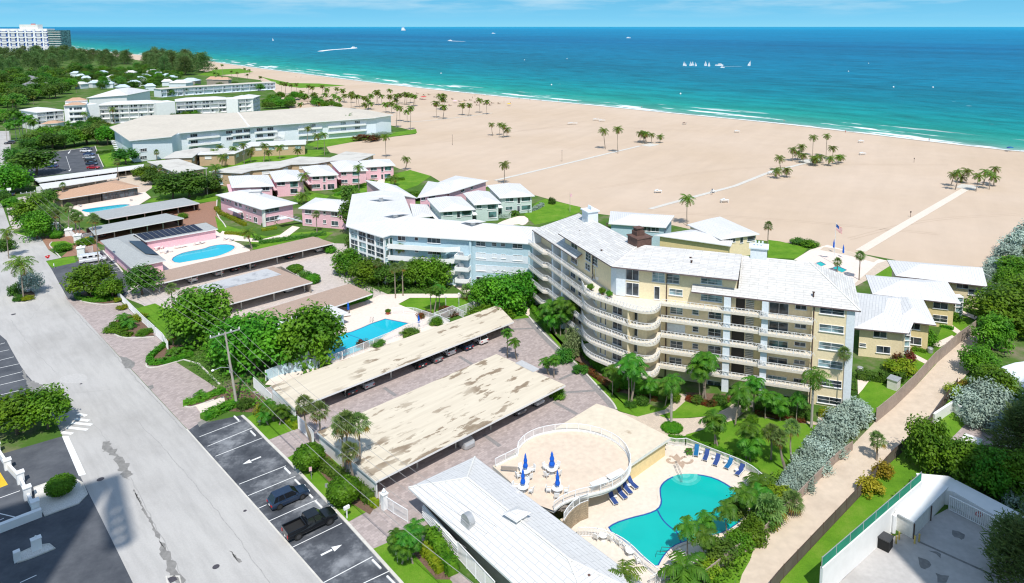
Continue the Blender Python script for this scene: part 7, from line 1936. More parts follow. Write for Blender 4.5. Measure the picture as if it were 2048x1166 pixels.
def car(x,y,a,kind,col,label,group=None,z=.05,detail=True,world=None):
    m=car_meshes(kind);p=world or G(x,y);s=m['s']
    t=thing('parked_car' if kind in('sedan','suv')else('pickup_truck' if kind=='pickup' else 'passenger_van'),label,{'pickup':'pickup truck','van':'van'}.get(kind,'car'),(p.x,p.y,z),group,a)
    o=part('body',m['body'],t);o.material_slots[0].link='OBJECT';o.material_slots[0].material=carpaint('paint_'+col,CP[col])
    part('window_glass',m['glass'],t);part('underbody',m['under'],t)
    for sx in(-1,1):
        for sy in(-1,1):
            w=part('wheel',m['tyre'],t,(sx*s['wb']+(.08 if kind=='pickup' else 0),sy*(s['L'][2][1]-.1),s['r']))
            if detail:part('rim',m['rimd' if col in('black','navy')else 'rim'],w)
    if detail:
        zl=s['L'][-2][2]+.28
        for sy in(-1,1):
            part('headlight',m['hl'],t,(m['fx']+.02,sy*.62,zl+.08));part('tail_light',m['tl'],t,(m['rx']+.03,sy*(s['L'][0][1]-.1),s['L'][0][3]-.12))
        part('number_plate',m['plate'],t)
    if kind=='pickup':part('cargo_bed',m['bed'],t)
    return t
def mid(a,b):return((a[0]+b[0])/2,(a[1]+b[1])/2)
AU=UA-.07
p=(G(590,1080)+G(663,1048))/2+V*.72;car(0,0,AU,'pickup','black','black crew cab pickup truck parked in the marked bays',world=p)
p=(G(557,1016)+G(606,999))/2+V*.62;car(0,0,AU,'suv','navy','dark blue crossover parked next to the black pickup',world=p)
p=(G(168,529)+G(208,523))/2+V*.75;vn=car(0,0,UA-.26,'van','white','white passenger van parked beside the grey pool house',world=p)
b=MB()
for sy in(-1,1):
    for x0 in(-1.6,-.4,.95):b.obox((x0,sy*.962,1.78),(.42,0,0),(0,.012,0),(0,0,.22))
part('side_window',b.mesh('side_window',M['carglass'],uv=False),vn)
def carportcar(x,y,kind,col,label,rev=0,grp=None,back=2.3):
    q=G(x,y)+(V*back);car(0,0,VA+PI*rev,kind,col,label,grp,world=q)
for x,y,k,c,lb in((706,793,'sedan','dark','dark sedan with red tail lights at the street end of the long carport'),(741,779,'sedan','silver','silver sedan next to the dark one at the street end of the long carport'),(846,738,'sedan','dark','black sedan in the middle of the long stained carport'),(879,727,'sedan','grey','grey sedan parked between black and white cars in the long carport'),(905,713,'suv','white','white crossover in the middle of the long stained carport'),(940,702,'sedan','navy','dark blue sedan second from the sea end of the long carport'),(970,690,'suv','white','white crossover at the sea end of the long stained carport')):
    carportcar(x,y,k,c,lb,0,'cars under the long stained carport')
carportcar(1045,832,'sedan','grey','grey sedan backed into the wide carport beside the silver car',1,'cars under the wide stained carport');carportcar(1082,813,'sedan','silver','silver sedan backed into the sea end of the wide carport',1,'cars under the wide stained carport')
q=G(930,890)+V*1.0;b=MB()
loft(b,[(-2.3,.7,.1,.8),(-2.0,.95,.02,1.05),(-1.0,1.0,.02,1.5),(.4,1.0,.02,1.5),(1.4,1.0,.02,1.05),(2.1,.92,.02,.85),(2.35,.7,.1,.6)])
b.xf(Matrix.Translation((q.x,q.y,.06))@Matrix.Rotation(VA+PI,4,'Z'));tag(b.build('covered_car',M['metal']),'car under a grey fabric cover in the wide stained carport','car')
for x,y,k,c,lb,rv in((388,566,'suv','white','white offroad car at the street end of the longest brown carport',0),(440,553,'suv','silver','silver crossover second in the longest brown carport',0),(472,544,'sedan','dark','black sedan third in the longest brown carport',0),(505,537,'sedan','grey','grey sedan fourth in the longest brown carport',0),(583,519,'sedan','dark','black sedan near the far end of the longest brown carport',0),(641,505,'suv','white','white crossover at the far end of the longest brown carport',0),(580,586,'sedan','white','white sedan under the brown carport with the membrane panel',1),(448,622,'sedan','navy','dark blue sedan at the tree end of the membrane panel carport',0),
                           (228,436,'sedan','white','white sedan under the long grey carport nearest the street',0),(300,422,'sedan','white','white sedan in the middle of the long grey carport',0),(205,476,'suv','grey','grey crossover outside the shorter grey carport',0)):
    carportcar(x,y,k,c,lb,rv,'cars under the northern carports')
for i,(x,y,k,c)in enumerate(((174,300,'sedan','navy'),(172,304.5,'suv','white'),(178,311,'sedan','blue'),(178,317.5,'suv','silver'),(182,324,'suv','dark'),(184,330,'sedan','navy'),(187,337.5,'sedan','red'))):
    lb=['navy sedan at the far end of the right row in the northern lot','white crossover at the far end of the right row in the northern lot','blue sedan between white and silver cars in the northern lot','silver crossover in the middle of the right row in the northern lot','charcoal crossover third from the near end of the right row in the northern lot','navy sedan next to the red car in the northern lot','bright red sedan at the near end of the northern lot'][i]
    car(x,y,.03,k,c,lb,'cars in the northern parking lot')
for i,(x,y,k,c)in enumerate(((94,313,'sedan','navy'),(97,318,'suv','white'),(98,323,'sedan','silver'),(101,329,'sedan','white'),(104,335,'sedan','blue'))):
    lb=['navy sedan at the far end of the left row in the northern lot','white crossover second from the far end of the left row in the northern lot','silver sedan in the middle of the left row in the northern lot','white sedan fourth in the left row of the northern lot','blue sedan under the tree at the near end of the left row'][i]
    car(x,y,.03+PI,k,c,lb,'cars in the northern parking lot')
for x,y,k,c,lb in((13,393,'sedan','navy','dark sedan parked under the street sign by the northern trees'),(20,288,'suv','dark','dark car on the far street under the royal palms')):
    car(x,y,VA+1.2,k,c,lb)
for x,y,k,c,lb in((235,345,'sedan','dark','black sedan under the narrow white carport'),(152,360,'sedan','blue','blue sedan under the narrow white carport nearest the street')):
    car(x,y,UA-.3,k,c,lb)
def sailboat(x,y,h,label,grp=None,lean=.1):
    p=G(x,y);t=thing('sailboat',label,'sailboat',(p.x,p.y,-.45),grp);L=h*.55
    b=MB();b.prism([Vector((p.x-L*.5,p.y-.5,0)),Vector((p.x+L*.3,p.y-.7,0)),Vector((p.x+L*.55,p.y,0)),Vector((p.x+L*.3,p.y+.7,0)),Vector((p.x-L*.5,p.y+.5,0))],-.4,h*.08);b.build('hull',M['white'],t)
    b=MB();tp=Vector((p.x+lean*h,p.y,h));b.tube([(p.x,p.y,0),tuple(tp)],.12,6);b.build('mast',M['metal'],t)
    b=MB();b.poly([(p.x-.2,p.y,h*.12),(p.x-L*.45,p.y+.3,h*.14),(p.x-.3+lean*h,p.y+.1,h)]);b.poly([(p.x-.2,p.y-.12,h*.12),(p.x-L*.45,p.y+.18,h*.14),(p.x-.3+lean*h,p.y-.02,h)]);b.build('mainsail',M['white'],t)
    b=MB();b.poly([(p.x+.3,p.y,h*.1),(p.x+L*.5,p.y-.2,h*.1),(p.x+.2+lean*h*.8,p.y,h*.85)]);b.build('jib',M['white'],t)
sx=[(1368,131,7.5),(1371.5,131.5,5.5),(1381,131,7.5),(1385,130.5,7.5),(1391.5,131.5,6.5),(1411,131,8.5),(1418,132,7.5)]
for i,(x,y,h)in enumerate(sx):sailboat(x,y,h*.85,'%s small white sailboat from the left in the close fleet offshore'%ORD[i],'fleet of small sailboats',(.08,-.04,.05)[i%3])
sailboat(1498,131,7.5,'lone white sailboat leaning right behind the motor yacht',None,.35);sailboat(546,81,11,'lone distant sailboat far off the northern beach',None,-.1)
def motorboat(x,y,L,label,wk=None,wm=None,a=0):
    p=G(x,y);t=thing('motorboat',label,'motorboat',(p.x,p.y,-.45),None);ca,sa=math.cos(a),math.sin(a)
    P=lambda u,v:Vector((p.x+ca*u-sa*v,p.y+sa*u+ca*v,0));w=L*.15
    b=MB();b.prism([P(-L*.5,-w),P(L*.25,-w),P(L*.5,0),P(L*.25,w),P(-L*.5,w)],-.4,L*.11);b.build('hull',M['white'],t)
    b=MB();b.prism([P(-L*.28,-w*.75),P(L*.12,-w*.7),P(L*.12,w*.7),P(-L*.28,w*.75)],L*.11,L*.24);b.build('cabin',M['white'],t)
    b=MB();b.prism([P(-L*.2,-w*.76),P(L*.14,-w*.72),P(L*.14,w*.72),P(-L*.2,w*.76)],L*.15,L*.2);b.build('windscreen',M['carglass'],t)
    if wk:
        q=smoothpoly([V3(G(*c),0)for c in wk],2,False);b=MB();n=len(q)
        for i in range(n-1):
            w0,w1=wm*(1-.55*i/n),wm*(1-.55*(i+1)/n);d=(q[i+1]-q[i]).normalized();s=Vector((-d.y,d.x,0))
            b.quad(V3(q[i]-s*w0,-.36),V3(q[i+1]-s*w1,-.36),V3(q[i+1]+s*w1,-.36),V3(q[i]+s*w0,-.36))
        wake=b.build('boat_wake',M['white']);struct(wake)
motorboat(708,96,16,'speeding white motorboat with a long curved wake',[(707,96.2),(690,97.5),(665,99),(648,100.8),(640,102.4)],13,.3)
motorboat(900,81.5,18,'white motorboat with a short straight wake near the horizon',[(901,81.7),(915,82.2),(930,82.6)],14,PI)
motorboat(1438,131,12,'white motor yacht between the sailboat fleet and the lone sailboat',[(1442,132),(1460,132.2),(1484,132.6)],1.6,PI);motorboat(1445,135,6,'small dark motorboat just below the motor yacht')
p=G(807,61);t=thing('cargo_ship','distant white cargo ship on the horizon','ship',(p.x,p.y,0));b=MB();b.box(p.x,p.y,8,60,30,16);b.build('hull',M['offwhite'],t);b=MB();b.box(p.x-5,p.y,30,40,22,28);b.build('superstructure',M['white'],t)
motorboat(1257,76,22,'tiny white boat far out above the beach palms');motorboat(987,67,30,'tiny white boat near the horizon right of the cargo ship')
for i,(x,y)in enumerate(sorted(((1134,117.5),(1049,120),(882,147),(1361,188),(1103,170),(1866,175),(1787,174.5),(1697,143),(1737,127)))):
    q=G(x,y);b=MB();b.lathe([(.2,0),(.75,.4),(.7,1.0),(.15,1.6)],8,(q.x,q.y,-.5));tag(b.build('buoy',M['white']),'%s white buoy, from the left floating off the beach'%ORD[i],'buoy','buoys off the beach')
def person_mesh():
    vs=[(0,0,.95),(0,0,1.15),(0,0,1.42),(0,0,1.52),(0,0,1.66),(.2,0,1.40),(.27,.03,1.12),(.28,.10,.86),(-.2,0,1.40),(-.27,.02,1.12),(-.29,.08,.86),(.11,0,.88),(.12,.02,.48),(.13,-.02,.06),(.13,.14,.03),(-.11,0,.88),(-.12,-.04,.48),(-.13,-.10,.06),(-.13,.06,.03)]
    es=[(0,1),(1,2),(2,3),(3,4),(2,5),(5,6),(6,7),(2,8),(8,9),(9,10),(0,11),(11,12),(12,13),(13,14),(0,15),(15,16),(16,17),(17,18)]
    rr=[.15,.13,.16,.06,.11,.06,.042,.03,.06,.042,.03,.09,.06,.042,.03,.09,.06,.042,.03]
    me=bpy.data.meshes.new('person_cage');me.from_pydata(vs,es,[]);o=bpy.data.objects.new('person_cage',me);COL.objects.link(o)
    md=o.modifiers.new('skin','SKIN')
    for i,v in enumerate(me.skin_vertices[0].data):v.radius=(rr[i],rr[i]*.85);v.use_root=(i==0)
    o.modifiers.new('sub','SUBSURF').levels=1
    dg=bpy.context.evaluated_depsgraph_get();m2=bpy.data.meshes.new_from_object(o.evaluated_get(dg));m2.name='person'
    bpy.data.objects.remove(o);m2.materials.clear();m2.materials.append(M['skin']);return m2
PM=person_mesh()
b=MB();b.lathe([(.17,.78),(.19,.88),(.18,1.0),(.155,1.06)],10);SWM={}
for k,c in dict(red=(.4,.03,.04),blue=(.03,.08,.3),black=(.02,.02,.025)).items():SWM[k]=b.mesh('swim_'+k,plain('swimwear_'+k,c),uv=False)
b=MB();b.lathe([(.03,1.60),(.12,1.64),(.125,1.74),(.06,1.80)],10);HM=b.mesh('hair',M['bark'],uv=False)
for i,(x,y,c)in enumerate(sorted(((592,155,'black'),(602,156,'blue'),(968,193,'red'),(964,192,'black'),(950,194,'blue'),(945,197,'black'),(1008,206,'red'),(1038,199,'black'),(1117,203,'red'),(1156,206,'blue'),(1283,217,'black'),(1568,245,'black'),(1691,266,'red'),(1858,283,'black'),(1060,202,'blue'),(1082,203,'black'),(1021,208,'blue')))):
    q=G(x,y);t=thing('person','%s person in %s swimwear standing on the beach, counted from the left'%(ORD[i],c),'person',(q.x,q.y,0),'people on the beach',i*1.3)
    part('body',PM,t);part('swimwear',SWM[c],t);part('hair',HM,t)
def bumb(x,y,r,m,label,h=2.1,tilt=0):
    q=G(x,y);t=thing('beach_umbrella',label,'beach umbrella',(q.x,q.y,0));b=MB();b.tube([(q.x,q.y,0),(q.x,q.y,h)],.03,6);b.build('pole',M['plastic'],t);b=MB();b.lathe([(r,h-.45),(r*.7,h-.18),(r*.3,h),(.02,h+.05)],12,(q.x,q.y,0));b.build('canopy',M[m],t)
bumb(2020,302,1.5,'fabricteal','open teal blue beach umbrella at the waterline');bumb(2016,303,.8,'fabricnavy','small dark blue beach umbrella beside the teal one')
bumb(847,199,2.6,'paintred','red beach shelter beside the northern palm grove',2.6);bumb(910,206,1.9,'pink','pink beach umbrella left of the leaning pair of palms');bumb(926,208,1.9,'tan','orange beach umbrella above the leaning pair of palms');bumb(1018,212,1.6,'paintyellow','yellow beach umbrella right of the palm pairs')
b=None
for i,(x,y)in enumerate(((842,199),(858,190),(905,199),(920,204),(930,202),(950,206),(941,201),(962,204),(968,210),(985,207),(998,208),(980,211),(955,211),(900,212),(886,204),(893,205),(835,188),(848,191),(870,195),(880,199),(938,215),(918,214))):
    q=G(x,y);o=dup(LG,(q.x,q.y,.02),UA+.2*(i%3),'low brown beach lounger in the scattered rows right of the northern palm grove','beach loungers on the sand',1.5)
    for k in o.children:
        k.material_slots[0].link='OBJECT';k.material_slots[0].material=M['thatch']
for i,(x,y,w_,lb)in enumerate(((1192,241,4,'stack of white beach loungers left of the pair'),(1204,243,4,'second stack of white beach loungers on the far sand'),(1369,249,2.5,'dark low beach cabana on the far sand'),(1474,265,3,'white beach stand on the far sand'),(1722,285,2.8,'small white beach tent on the far sand'),(1725,310,3,'white beach catamaran hull above the open sand'),(1316,386,2.6,'white beach table left of the lone palm'),(1449,405,2.8,'white beach lounger stack right of the lone palm'),(1426,386,1.4,'white sign board by the middle beach walkway'),(1542,349,2.6,'row of white benches at the middle palm cluster'),(1145,249,6,'row of white sun chairs on the far sand'))):
    q=G(x,y);t=thing('beach_stand',lb,'beach stand',(q.x,q.y,0));b=MB();b.box(q.x,q.y,.9,w_,1.2,.12,.2)
    b.obox((q.x-w_*.2,q.y,1.15),(w_*.22,0,.2),(0,.6,0),(0,0,.05));b.build('top',M['boxbrown']if 'dark' in lb else M['plastic'],t);b=MB()
    for sx_ in(-.42,.42):
        for sy in(-.5,.5):b.bar((q.x+sx_*w_,q.y+sy,0),(q.x+sx_*w_,q.y+sy,.86),.12)
    b.build('legs',M['plastic'],t)
for i,(x,y)in enumerate(((604,209),(616,208),(643,207),(650,207))):
    q=G(x,y);t=thing('thatched_hut','%s thatched sun shelter from the left behind the cream roofed hotel'%ORD[i],'hut',(q.x,q.y,0),'thatched shelters');b=MB();b.lathe([(3.2,2.4),(1.6,3.4),(.1,4.4)],14,(q.x,q.y,0));b.build('roof',M['thatch'],t);b=MB();b.tube([(q.x,q.y,0),(q.x,q.y,2.6)],.2,8);b.build('post',M['bark'],t)
def PH(xb,yb,yc):
    p=G(xb,yb);d=ray(xb,yc);return max(1.2,(CH+d.z*p.y/d.y)*1.08)
def palms(lst,where,kind='coco',cs=1.0,group=None,trunk=None,rad=1.0,single=None):
    L2=sorted(lst,key=lambda q:q[0])
    for i,q in enumerate(L2):
        xb,yb,yc=q[:3];lb=single or '%s %s from the left'%(ORD[i],where)
        palm(xb,yb,PH(xb,yb,yc),lb,q[3]if len(q)>3 else kind,q[5]if len(q)>5 else trunk,group or where,q[4]if len(q)>4 else cs,rad=rad)
far=[(563,189,167),(570,189,168),(583,188,170),(594,188,169),(617,187,172),(626,187,175),(645,190,173),(654,195,179),(601,192,184),(589,200,189),(613,203,191),(629,203,189),(654,203,189)]
palms(far,'coconut palm of the loose row behind the thatched shelters','far',1.3)
palms([(673.6,186,177),(688.5,204,181),(690,206,191),(669,207,191),(679,212,197),(704,206,186),(702.5,218.5,192),(714.5,214.5,192.5),(719.5,215,193.5),(728,213,195),(731,212,196),(742,207,191),(738,218,200),(731,220,209),(742,219,207)],'coconut palm of the western half of the northern beach grove','far',1.3)
palms([(753.5,210,184),(757,211,185),(763.5,209.5,192),(782,208,182),(778,214,193),(793,209,191),(800,207,190),(792,209,199),(772,225,208),(783,227,207),(792,256,216),(800,243,217),(808.7,209.6,189),(812.8,209.6,188.5),(820.5,206,190),(826.5,212,192),(830,212.5,193),(814.5,244.5,224),(820.5,261,218)],'coconut palm of the eastern half of the northern beach grove','far',1.3)
palms([(880,220,193),(873,236,207),(886,221,198),(889,222,192),(885.5,238,214)],'tall palm of the close five by the northern walkway','far',1.3)
palms([(924,230.5,210),(937,232,210.5)],'leaning palm of the pair under the beach umbrellas','far',1.2,trunk='bent');palms([(959.5,226,201),(973.5,229,204)],'upright palm of the pair at the end of the northern walkway','far',1.2,trunk='straight')
palms([(986,272,250),(999,271,250),(1007,276,253),(1014,274,259)],'palm of the small clump on the open sand','coco',1.0)
palms([(1211,298.5,263),(1236,307,261)],'tall palm of the pair left of the first walkway clump','coco',1.3)
palms([(1280,286,267),(1287,284,266),(1294,288,268),(1303,287,270),(1320,286,273),(1291,283,271)],'short palm of the clump at the end of the first walkway','coco',1.0)
palms([(1563,342,317),(1553.5,356,341),(1573,354.6,340),(1585,322.5,300),(1594,320,305),(1606,321,294),(1606,326,311),(1625,312,276),(1626,331.5,317),(1630.6,329,316),(1640,326,313),(1652,313.5,274),(1655,331.5,317),(1664.6,318.6,296),(1676,329,314),(1682,326,314)],'palm of the large clump at the end of the middle walkway','coco',1.0)
palms([(1901,372.6,350),(1910,380,345),(1922,365,354),(1933,367.5,343),(1952,383,354),(1964.5,371,344),(1978.5,379,349),(1987,372.6,355),(1988,371,340)],'palm of the clump at the end of the widest walkway','coco',1.0)
for x,y,yc,k,lb in((810,340,318,'coco','lone coconut palm at the tip of the pink units lawn'),(772,316,275,'coco','slim lone palm between hotel lawn and motel wing'),(1009,368.6,331,'coco','lone palm at the start of the first beach walkway'),(1374.5,452,401,'coco','lone coconut palm above the cottages behind the cream block'),(1535,500,456,'fan','fan palm on the lawn edge beside the cream cottage'),(1718,560,515,'fan','fan palm with dark trunk between cream block and cottages'),(1674,545,526,'fan','small fan palm beside the beach terrace pools'),
                       (1753,921,884,'fan','fan palm standing in the sand path'),(1683,825,716,'fan','slender tall fan palm against the end wall of the cream block'),(1622.5,856,756,'royal','large royal palm in front of the right balconies'),(1342,849,764,'royal','large royal palm in the round bed of the garden path'),(347,640,582,'fan','tall fan palm between forecourt fence and brown carport'),(347,692,671,'fan','low silver fan palm at the picket gate'),(430,720,683,'fan','fan palm between the two sea grape trees'),
                       (757,573,529,'fan','fan palm before the glazed corner of the blue block'),(804,562,501,'fan','taller fan palm close to the blue block balconies'),(806,592,537,'fan','straight fan palm on the garden walk of the blue block'),(791,597,541,'fan','leaning fan palm on the garden walk of the blue block'),(634,465,432,'fan','fan palm in front of the second pink guest house'),(505,498,464,'coco','coconut palm beside the kidney pool'),(610,396,355,'coco','coconut palm in front of the middle pink unit'),(606,408,391,'coco','low coconut palm on the lawn before the middle pink unit'),(718,381.6,337,'coco','coconut palm before the fourth pink unit'),(790,371,355,'coco','coconut palm on the lawn of the last pink unit'),
                       (128.6,407,374,'fan','fan palm in front of the tan clubhouse'),(322,362,337,'fan','fan palm at the corner of the tan motel wing'),(433,374,336,'coco','coconut palm beside the plain utility pole'),(237,360,327,'fan','thin fan palm at the end of the narrow white carport'),(314,321,306,'fan','small fan palm against the pale blue hotel'),(17.7,517,467,'coco','coconut palm at the street corner on the left edge'),(47.6,601,530,'coco','big coconut palm on the street island'),(199,547,447,'fan','very tall fan palm behind the white van'),(1259,1210,1150,'coco','palm crown rising at the bottom edge beside the clubhouse roof')):
    palm(x,y,PH(x,y,yc),lb,k,'grey' if k=='royal' else 'straight' if k=='fan' else None,None,1.15 if 'big' in lb else .78 if k=='royal' else 1.0 if k!='fan' else .82,rad=1.3 if k=='royal' else(.6 if 'slender' in lb else 1))
palms([(441,305,294),(430,325,304),(443,335,314),(472,323,297),(488.6,329,292),(502,325,303),(527,325,292),(539,326,304),(560,318,295),(596,316.7,301)],'coconut palm in the motel courtyard below the cream roofed hotel','coco')
palms([(613.5,287.4,258),(635,299,272),(649.5,310.6,271)],'slim coconut palm along the hotel lawn edge','coco')
palms([(88,470,424),(108,468,420),(122,470,426),(137,470,421),(98,474,436),(115,474,432),(148,480,440),(153,478,432),(161,479,437),(187,480,442)],'fan palm in the grove beside the brick drives','fan',1.0)
palms([(22,285,250),(33,282,229),(41,282,245),(47,280,232),(55,281,238),(62,277,236),(14,282,236),(70,283,244)],'royal palm in the left edge group on the hotel street','lush',1.35,trunk='grey')
palms([(104,254,234),(117,251,227),(230,248,219),(172.6,259,229),(217,262,249),(150,268,256),(166,270,258),(118,285,262)],'palm in front of the white four storey hotel','coco')
palms([(500,148,140),(430,158,146),(437,158,148),(446,150,131),(465,156,143),(475,158,146),(490,152,138),(495,158,149),(521,161,154),(434,152,137)],'small palm by the far seaside lawn','far')
palms([(1404,798,722),(1400,800,735),(1409,798,727),(1412,799,724)],'Christmas palm of the leaning clump before the central balconies','lush',.98,trunk='lean',rad=.8)
palms([(1257,808,726),(1261,809,742),(1265,808,731)],'palm of the triple clump in the white ringed bed','lush',.98,trunk='lean',rad=.8)
palms([(1225,790,742),(1300,806,768),(1330,812,776),(1530,838,792),(1560,842,806),(1592,846,800),(1480,830,800)],'small palm in the shrub bed under the balconies','lush',.85,rad=.6)
bs_=[(1285,808,12,16),(1345,800,14,18),(1395,806,12,14),(1440,806,14,16),(1525,822,12,16),(1575,832,14,16),(1605,838,12,18),(1232,780,12,16)]
for i,(x,y,w_,hp)in enumerate(bs_):m=pxm(G(x,y));bush(x,y,w_/m,hp/m,'%s leafy shrub from the left in the bed under the balconies'%ORD[sorted(bs_).index((x,y,w_,hp))],('dark','broad','mid')[i%3],group='shrubs under the balconies')
palms([(1470,852,787),(1507,822,765)],'slim palm beside the lobby path','lush',.95,rad=.8)
palms([(1429,895,842),(1436,897,843),(1492,920,863),(1500,925,884)],'green palm on the lawn behind the railing','lush',.9,rad=.8)
palms([(1542,920,870),(1571,940,882),(1585,932,868)],'fan palm between the lawn and the silver bushes','fan',.85)
palms([(1374,1118,1056),(1418,1074,1037),(1457,1081,1025),(1488,1040,990),(1407,1130,1075)],'palm along the deck edge behind the turquoise pool','lush',.75,rad=.55)
palms([(1015,716,666),(1033.5,719,682),(1099,751,724),(1108,756,720)],'young palm behind the wide stained carport','lush',.68,rad=.7)
palms([(1096,657,618),(1101,662,611),(1113,668,634),(1121,671,609),(1132,674,629),(1143,676,611)],'lush palm clustered before the left wing balconies','lush',1.0,rad=.8)
palms([(624,884,811),(642,896,829),(687.5,949,859),(688,952,848),(712,971,903),(722,955,856)],'fan palm at the street end of the wide carport','fan',.95)
palms([(868,626,580),(862,626,582),(879,620,577)],'twin stemmed palm on the lawn before the blue block','lush',.75,rad=.7)
for k,(x,y,yc,lb)in enumerate(((548,850,822,'areca palm clump on the small lawn by the long carport'),(815,1128,1080,'areca palm clump on the foreground lawn beside the hedge'))):
    for j in range(5 if k==0 else 7):palm(x+(j%3-1)*11,y-(j%2)*9-(j//3)*8,PH(x,y,yc)*(.8+.12*(j%3)),'%s stem of the %s'%(ORD[j],lb),'lush','lean',lb,.62,rad=.6)
for x,y,h,s,lb in((258,657,1.3,.75,'feathery date palm on the forecourt island'),(247,648,1.6,.7,'second date palm on the forecourt island behind'),(1548,1056,1.8,1.25,'large low fan palm overhanging the sand path'),(1577,1030,1.5,1.0,'low fan palm behind the large one at the sand path'),(1368,1178,2.4,1.2,'bright palm crown at the bottom edge by the deck'),(1515,985,1.4,.9,'low palm at the end of the white railing'),(1528,1010,1.4,1.0,'spreading palm between pool deck and silver bushes'),(340,712,.8,.7,'low cycad in the clipped forecourt bed'),(372,705,.8,.75,'second low cycad in the clipped forecourt bed'),(400,792,.5,.55,'dark spiky cycad in the narrow hedge bed'),(940,596,1.3,1.1,'silvery low palm beside the blue block stairs'),(875,437,1.0,.8,'low palm beside the link building'),(1030,430,1.0,.8,'low palm before the last mint unit'),(515,480,1.0,.6,'low palm on the lawn bed of the pink houses')):
    palm(x,y,h,lb,'fan' if 'fan' in lb or 'silvery' in lb else 'lush',None,None,s,rad=.8)
def tr(x,y,ytop,wpx,label,kind='broad',grp=None,sq=1.0):
    p=G(x,y);h=max(1.5,PH(x,y,ytop)*1.0);return tree(x,y,h,wpx/2/pxm(p),label,kind,grp,rz=None if sq==1 else h*sq)
for q in((510,742,648,128,'broad sea grape tree over the pale blue wall','seagrape'),(622,733,630,108,'sea grape tree at the corner of the blue pool','seagrape'),(402,682,592,112,'rounded sea grape tree beside the brown carports','seagrape'),(470,728,655,90,'sea grape tree behind the utility pole','seagrape'),(36,868,800,96,'green tree in the left parking lot island, the left crown','broad'),(96,858,790,76,'green tree in the left parking lot island, the right crown','broad'),(182,592,538,74,'leafy tree at the end of the northern asphalt lot','broad'),(225,600,562,40,'small tree behind the clipped entrance hedge','broad'),(285,590,540,60,'dense shrub tree at the tip of the longest brown carport','leafdark' if 0 else 'dark'),
          (1022,618,556,92,'large dark sea grape between blue block and cream block','seagrape'),(975,612,565,70,'smaller sea grape beside the blue block','seagrape'),(1055,610,552,50,'sea grape touching the corner of the cream block','seagrape'),(872,572,519,66,'clipped leafy tree in front of the blue block balcony','seagrape'),(835,572,525,56,'leafy tree left of the clipped tree before the blue block','seagrape'),(700,548,505,60,'round shrub tree at the glazed corner of the blue block','seagrape'),(738,566,525,66,'shrub tree under the glazed corner of the blue block','seagrape'),(775,572,532,50,'shrub tree by the entrance of the blue block','dark'),
          (345,398,352,60,'dark tree between motel and club lawn, the left one','dark'),(378,396,350,66,'dark tree between motel and club lawn, the middle one','dark'),(412,388,352,56,'dark tree between motel and club lawn, the right one','dark'),(290,358,336,40,'rounded bush tree at the motel court entrance','broad'),(308,368,344,40,'darker rounded bush tree at the motel court','dark'),(22,385,338,70,'sea grape tree over the left street edge','seagrape'),(72,350,305,76,'broad dark tree beside the northern parking lot','dark'),(30,330,300,40,'tree beyond the street sign on the left street','dark'),(252,328,300,44,'rounded tree on the corner lawn of the pale blue hotel','dark'),(70,462,400,60,'leafy tree behind the fan palm grove','broad'),(75,478,430,56,'sea grape at the left of the fan palm grove','seagrape'),(95,415,385,40,'shrubby tree beside the clubhouse wall','mid'),
          (2015,660,588,112,'dense green sea grape thicket at the right edge','seagrape'),(2050,640,570,100,'sea grape tree cut by the right edge','seagrape'),(1985,700,640,70,'sea grape bush hanging over the sand path','seagrape'),(1958,748,702,64,'low sea grape bush along the sand path','seagrape'),(2030,560,520,60,'bright green tree beyond the path fence','broad'),(2010,590,540,40,'leafy shrub tree at the far path fence','broad'),(1990,800,745,80,'green shrub tree before the right edge pool','seagrape'),(1855,935,850,80,'sea grape bush on the grass strip beside the service shed','seagrape'),(1930,965,898,92,'dark shrub mass over the white wall, left part','seagrape'),(1985,985,912,92,'dark shrub mass over the white wall, middle part','seagrape'),(2040,1000,915,90,'dark shrub mass over the white wall, right part','seagrape'),
          (700,415,375,34,'pale tree beside the rear wing of the blue block','mid'),(708,470,400,46,'pale leafed tree at the corner of the blue block','mid'),(712,505,470,36,'dark tree under the left corner of the blue block','dark'),(830,398,385,40,'green shrubs between pink house and white roof','broad')):
    tr(*q)
for i,(x,y,yt,w_)in enumerate(sorted(((105,300,270,44),(130,296,268,40),(88,298,274,36),(150,292,262,40),(175,288,258,40),(195,288,254,42),(215,290,256,36),(70,296,268,40),(60,305,280,40),(228,285,262,34)))):tr(x,y,yt,w_,'%s rounded tree from the left in the belt before the white hotel'%ORD[i],('dark','mid','broad')[i%3],'tree belt before the white hotel')
r2=random.Random(5)
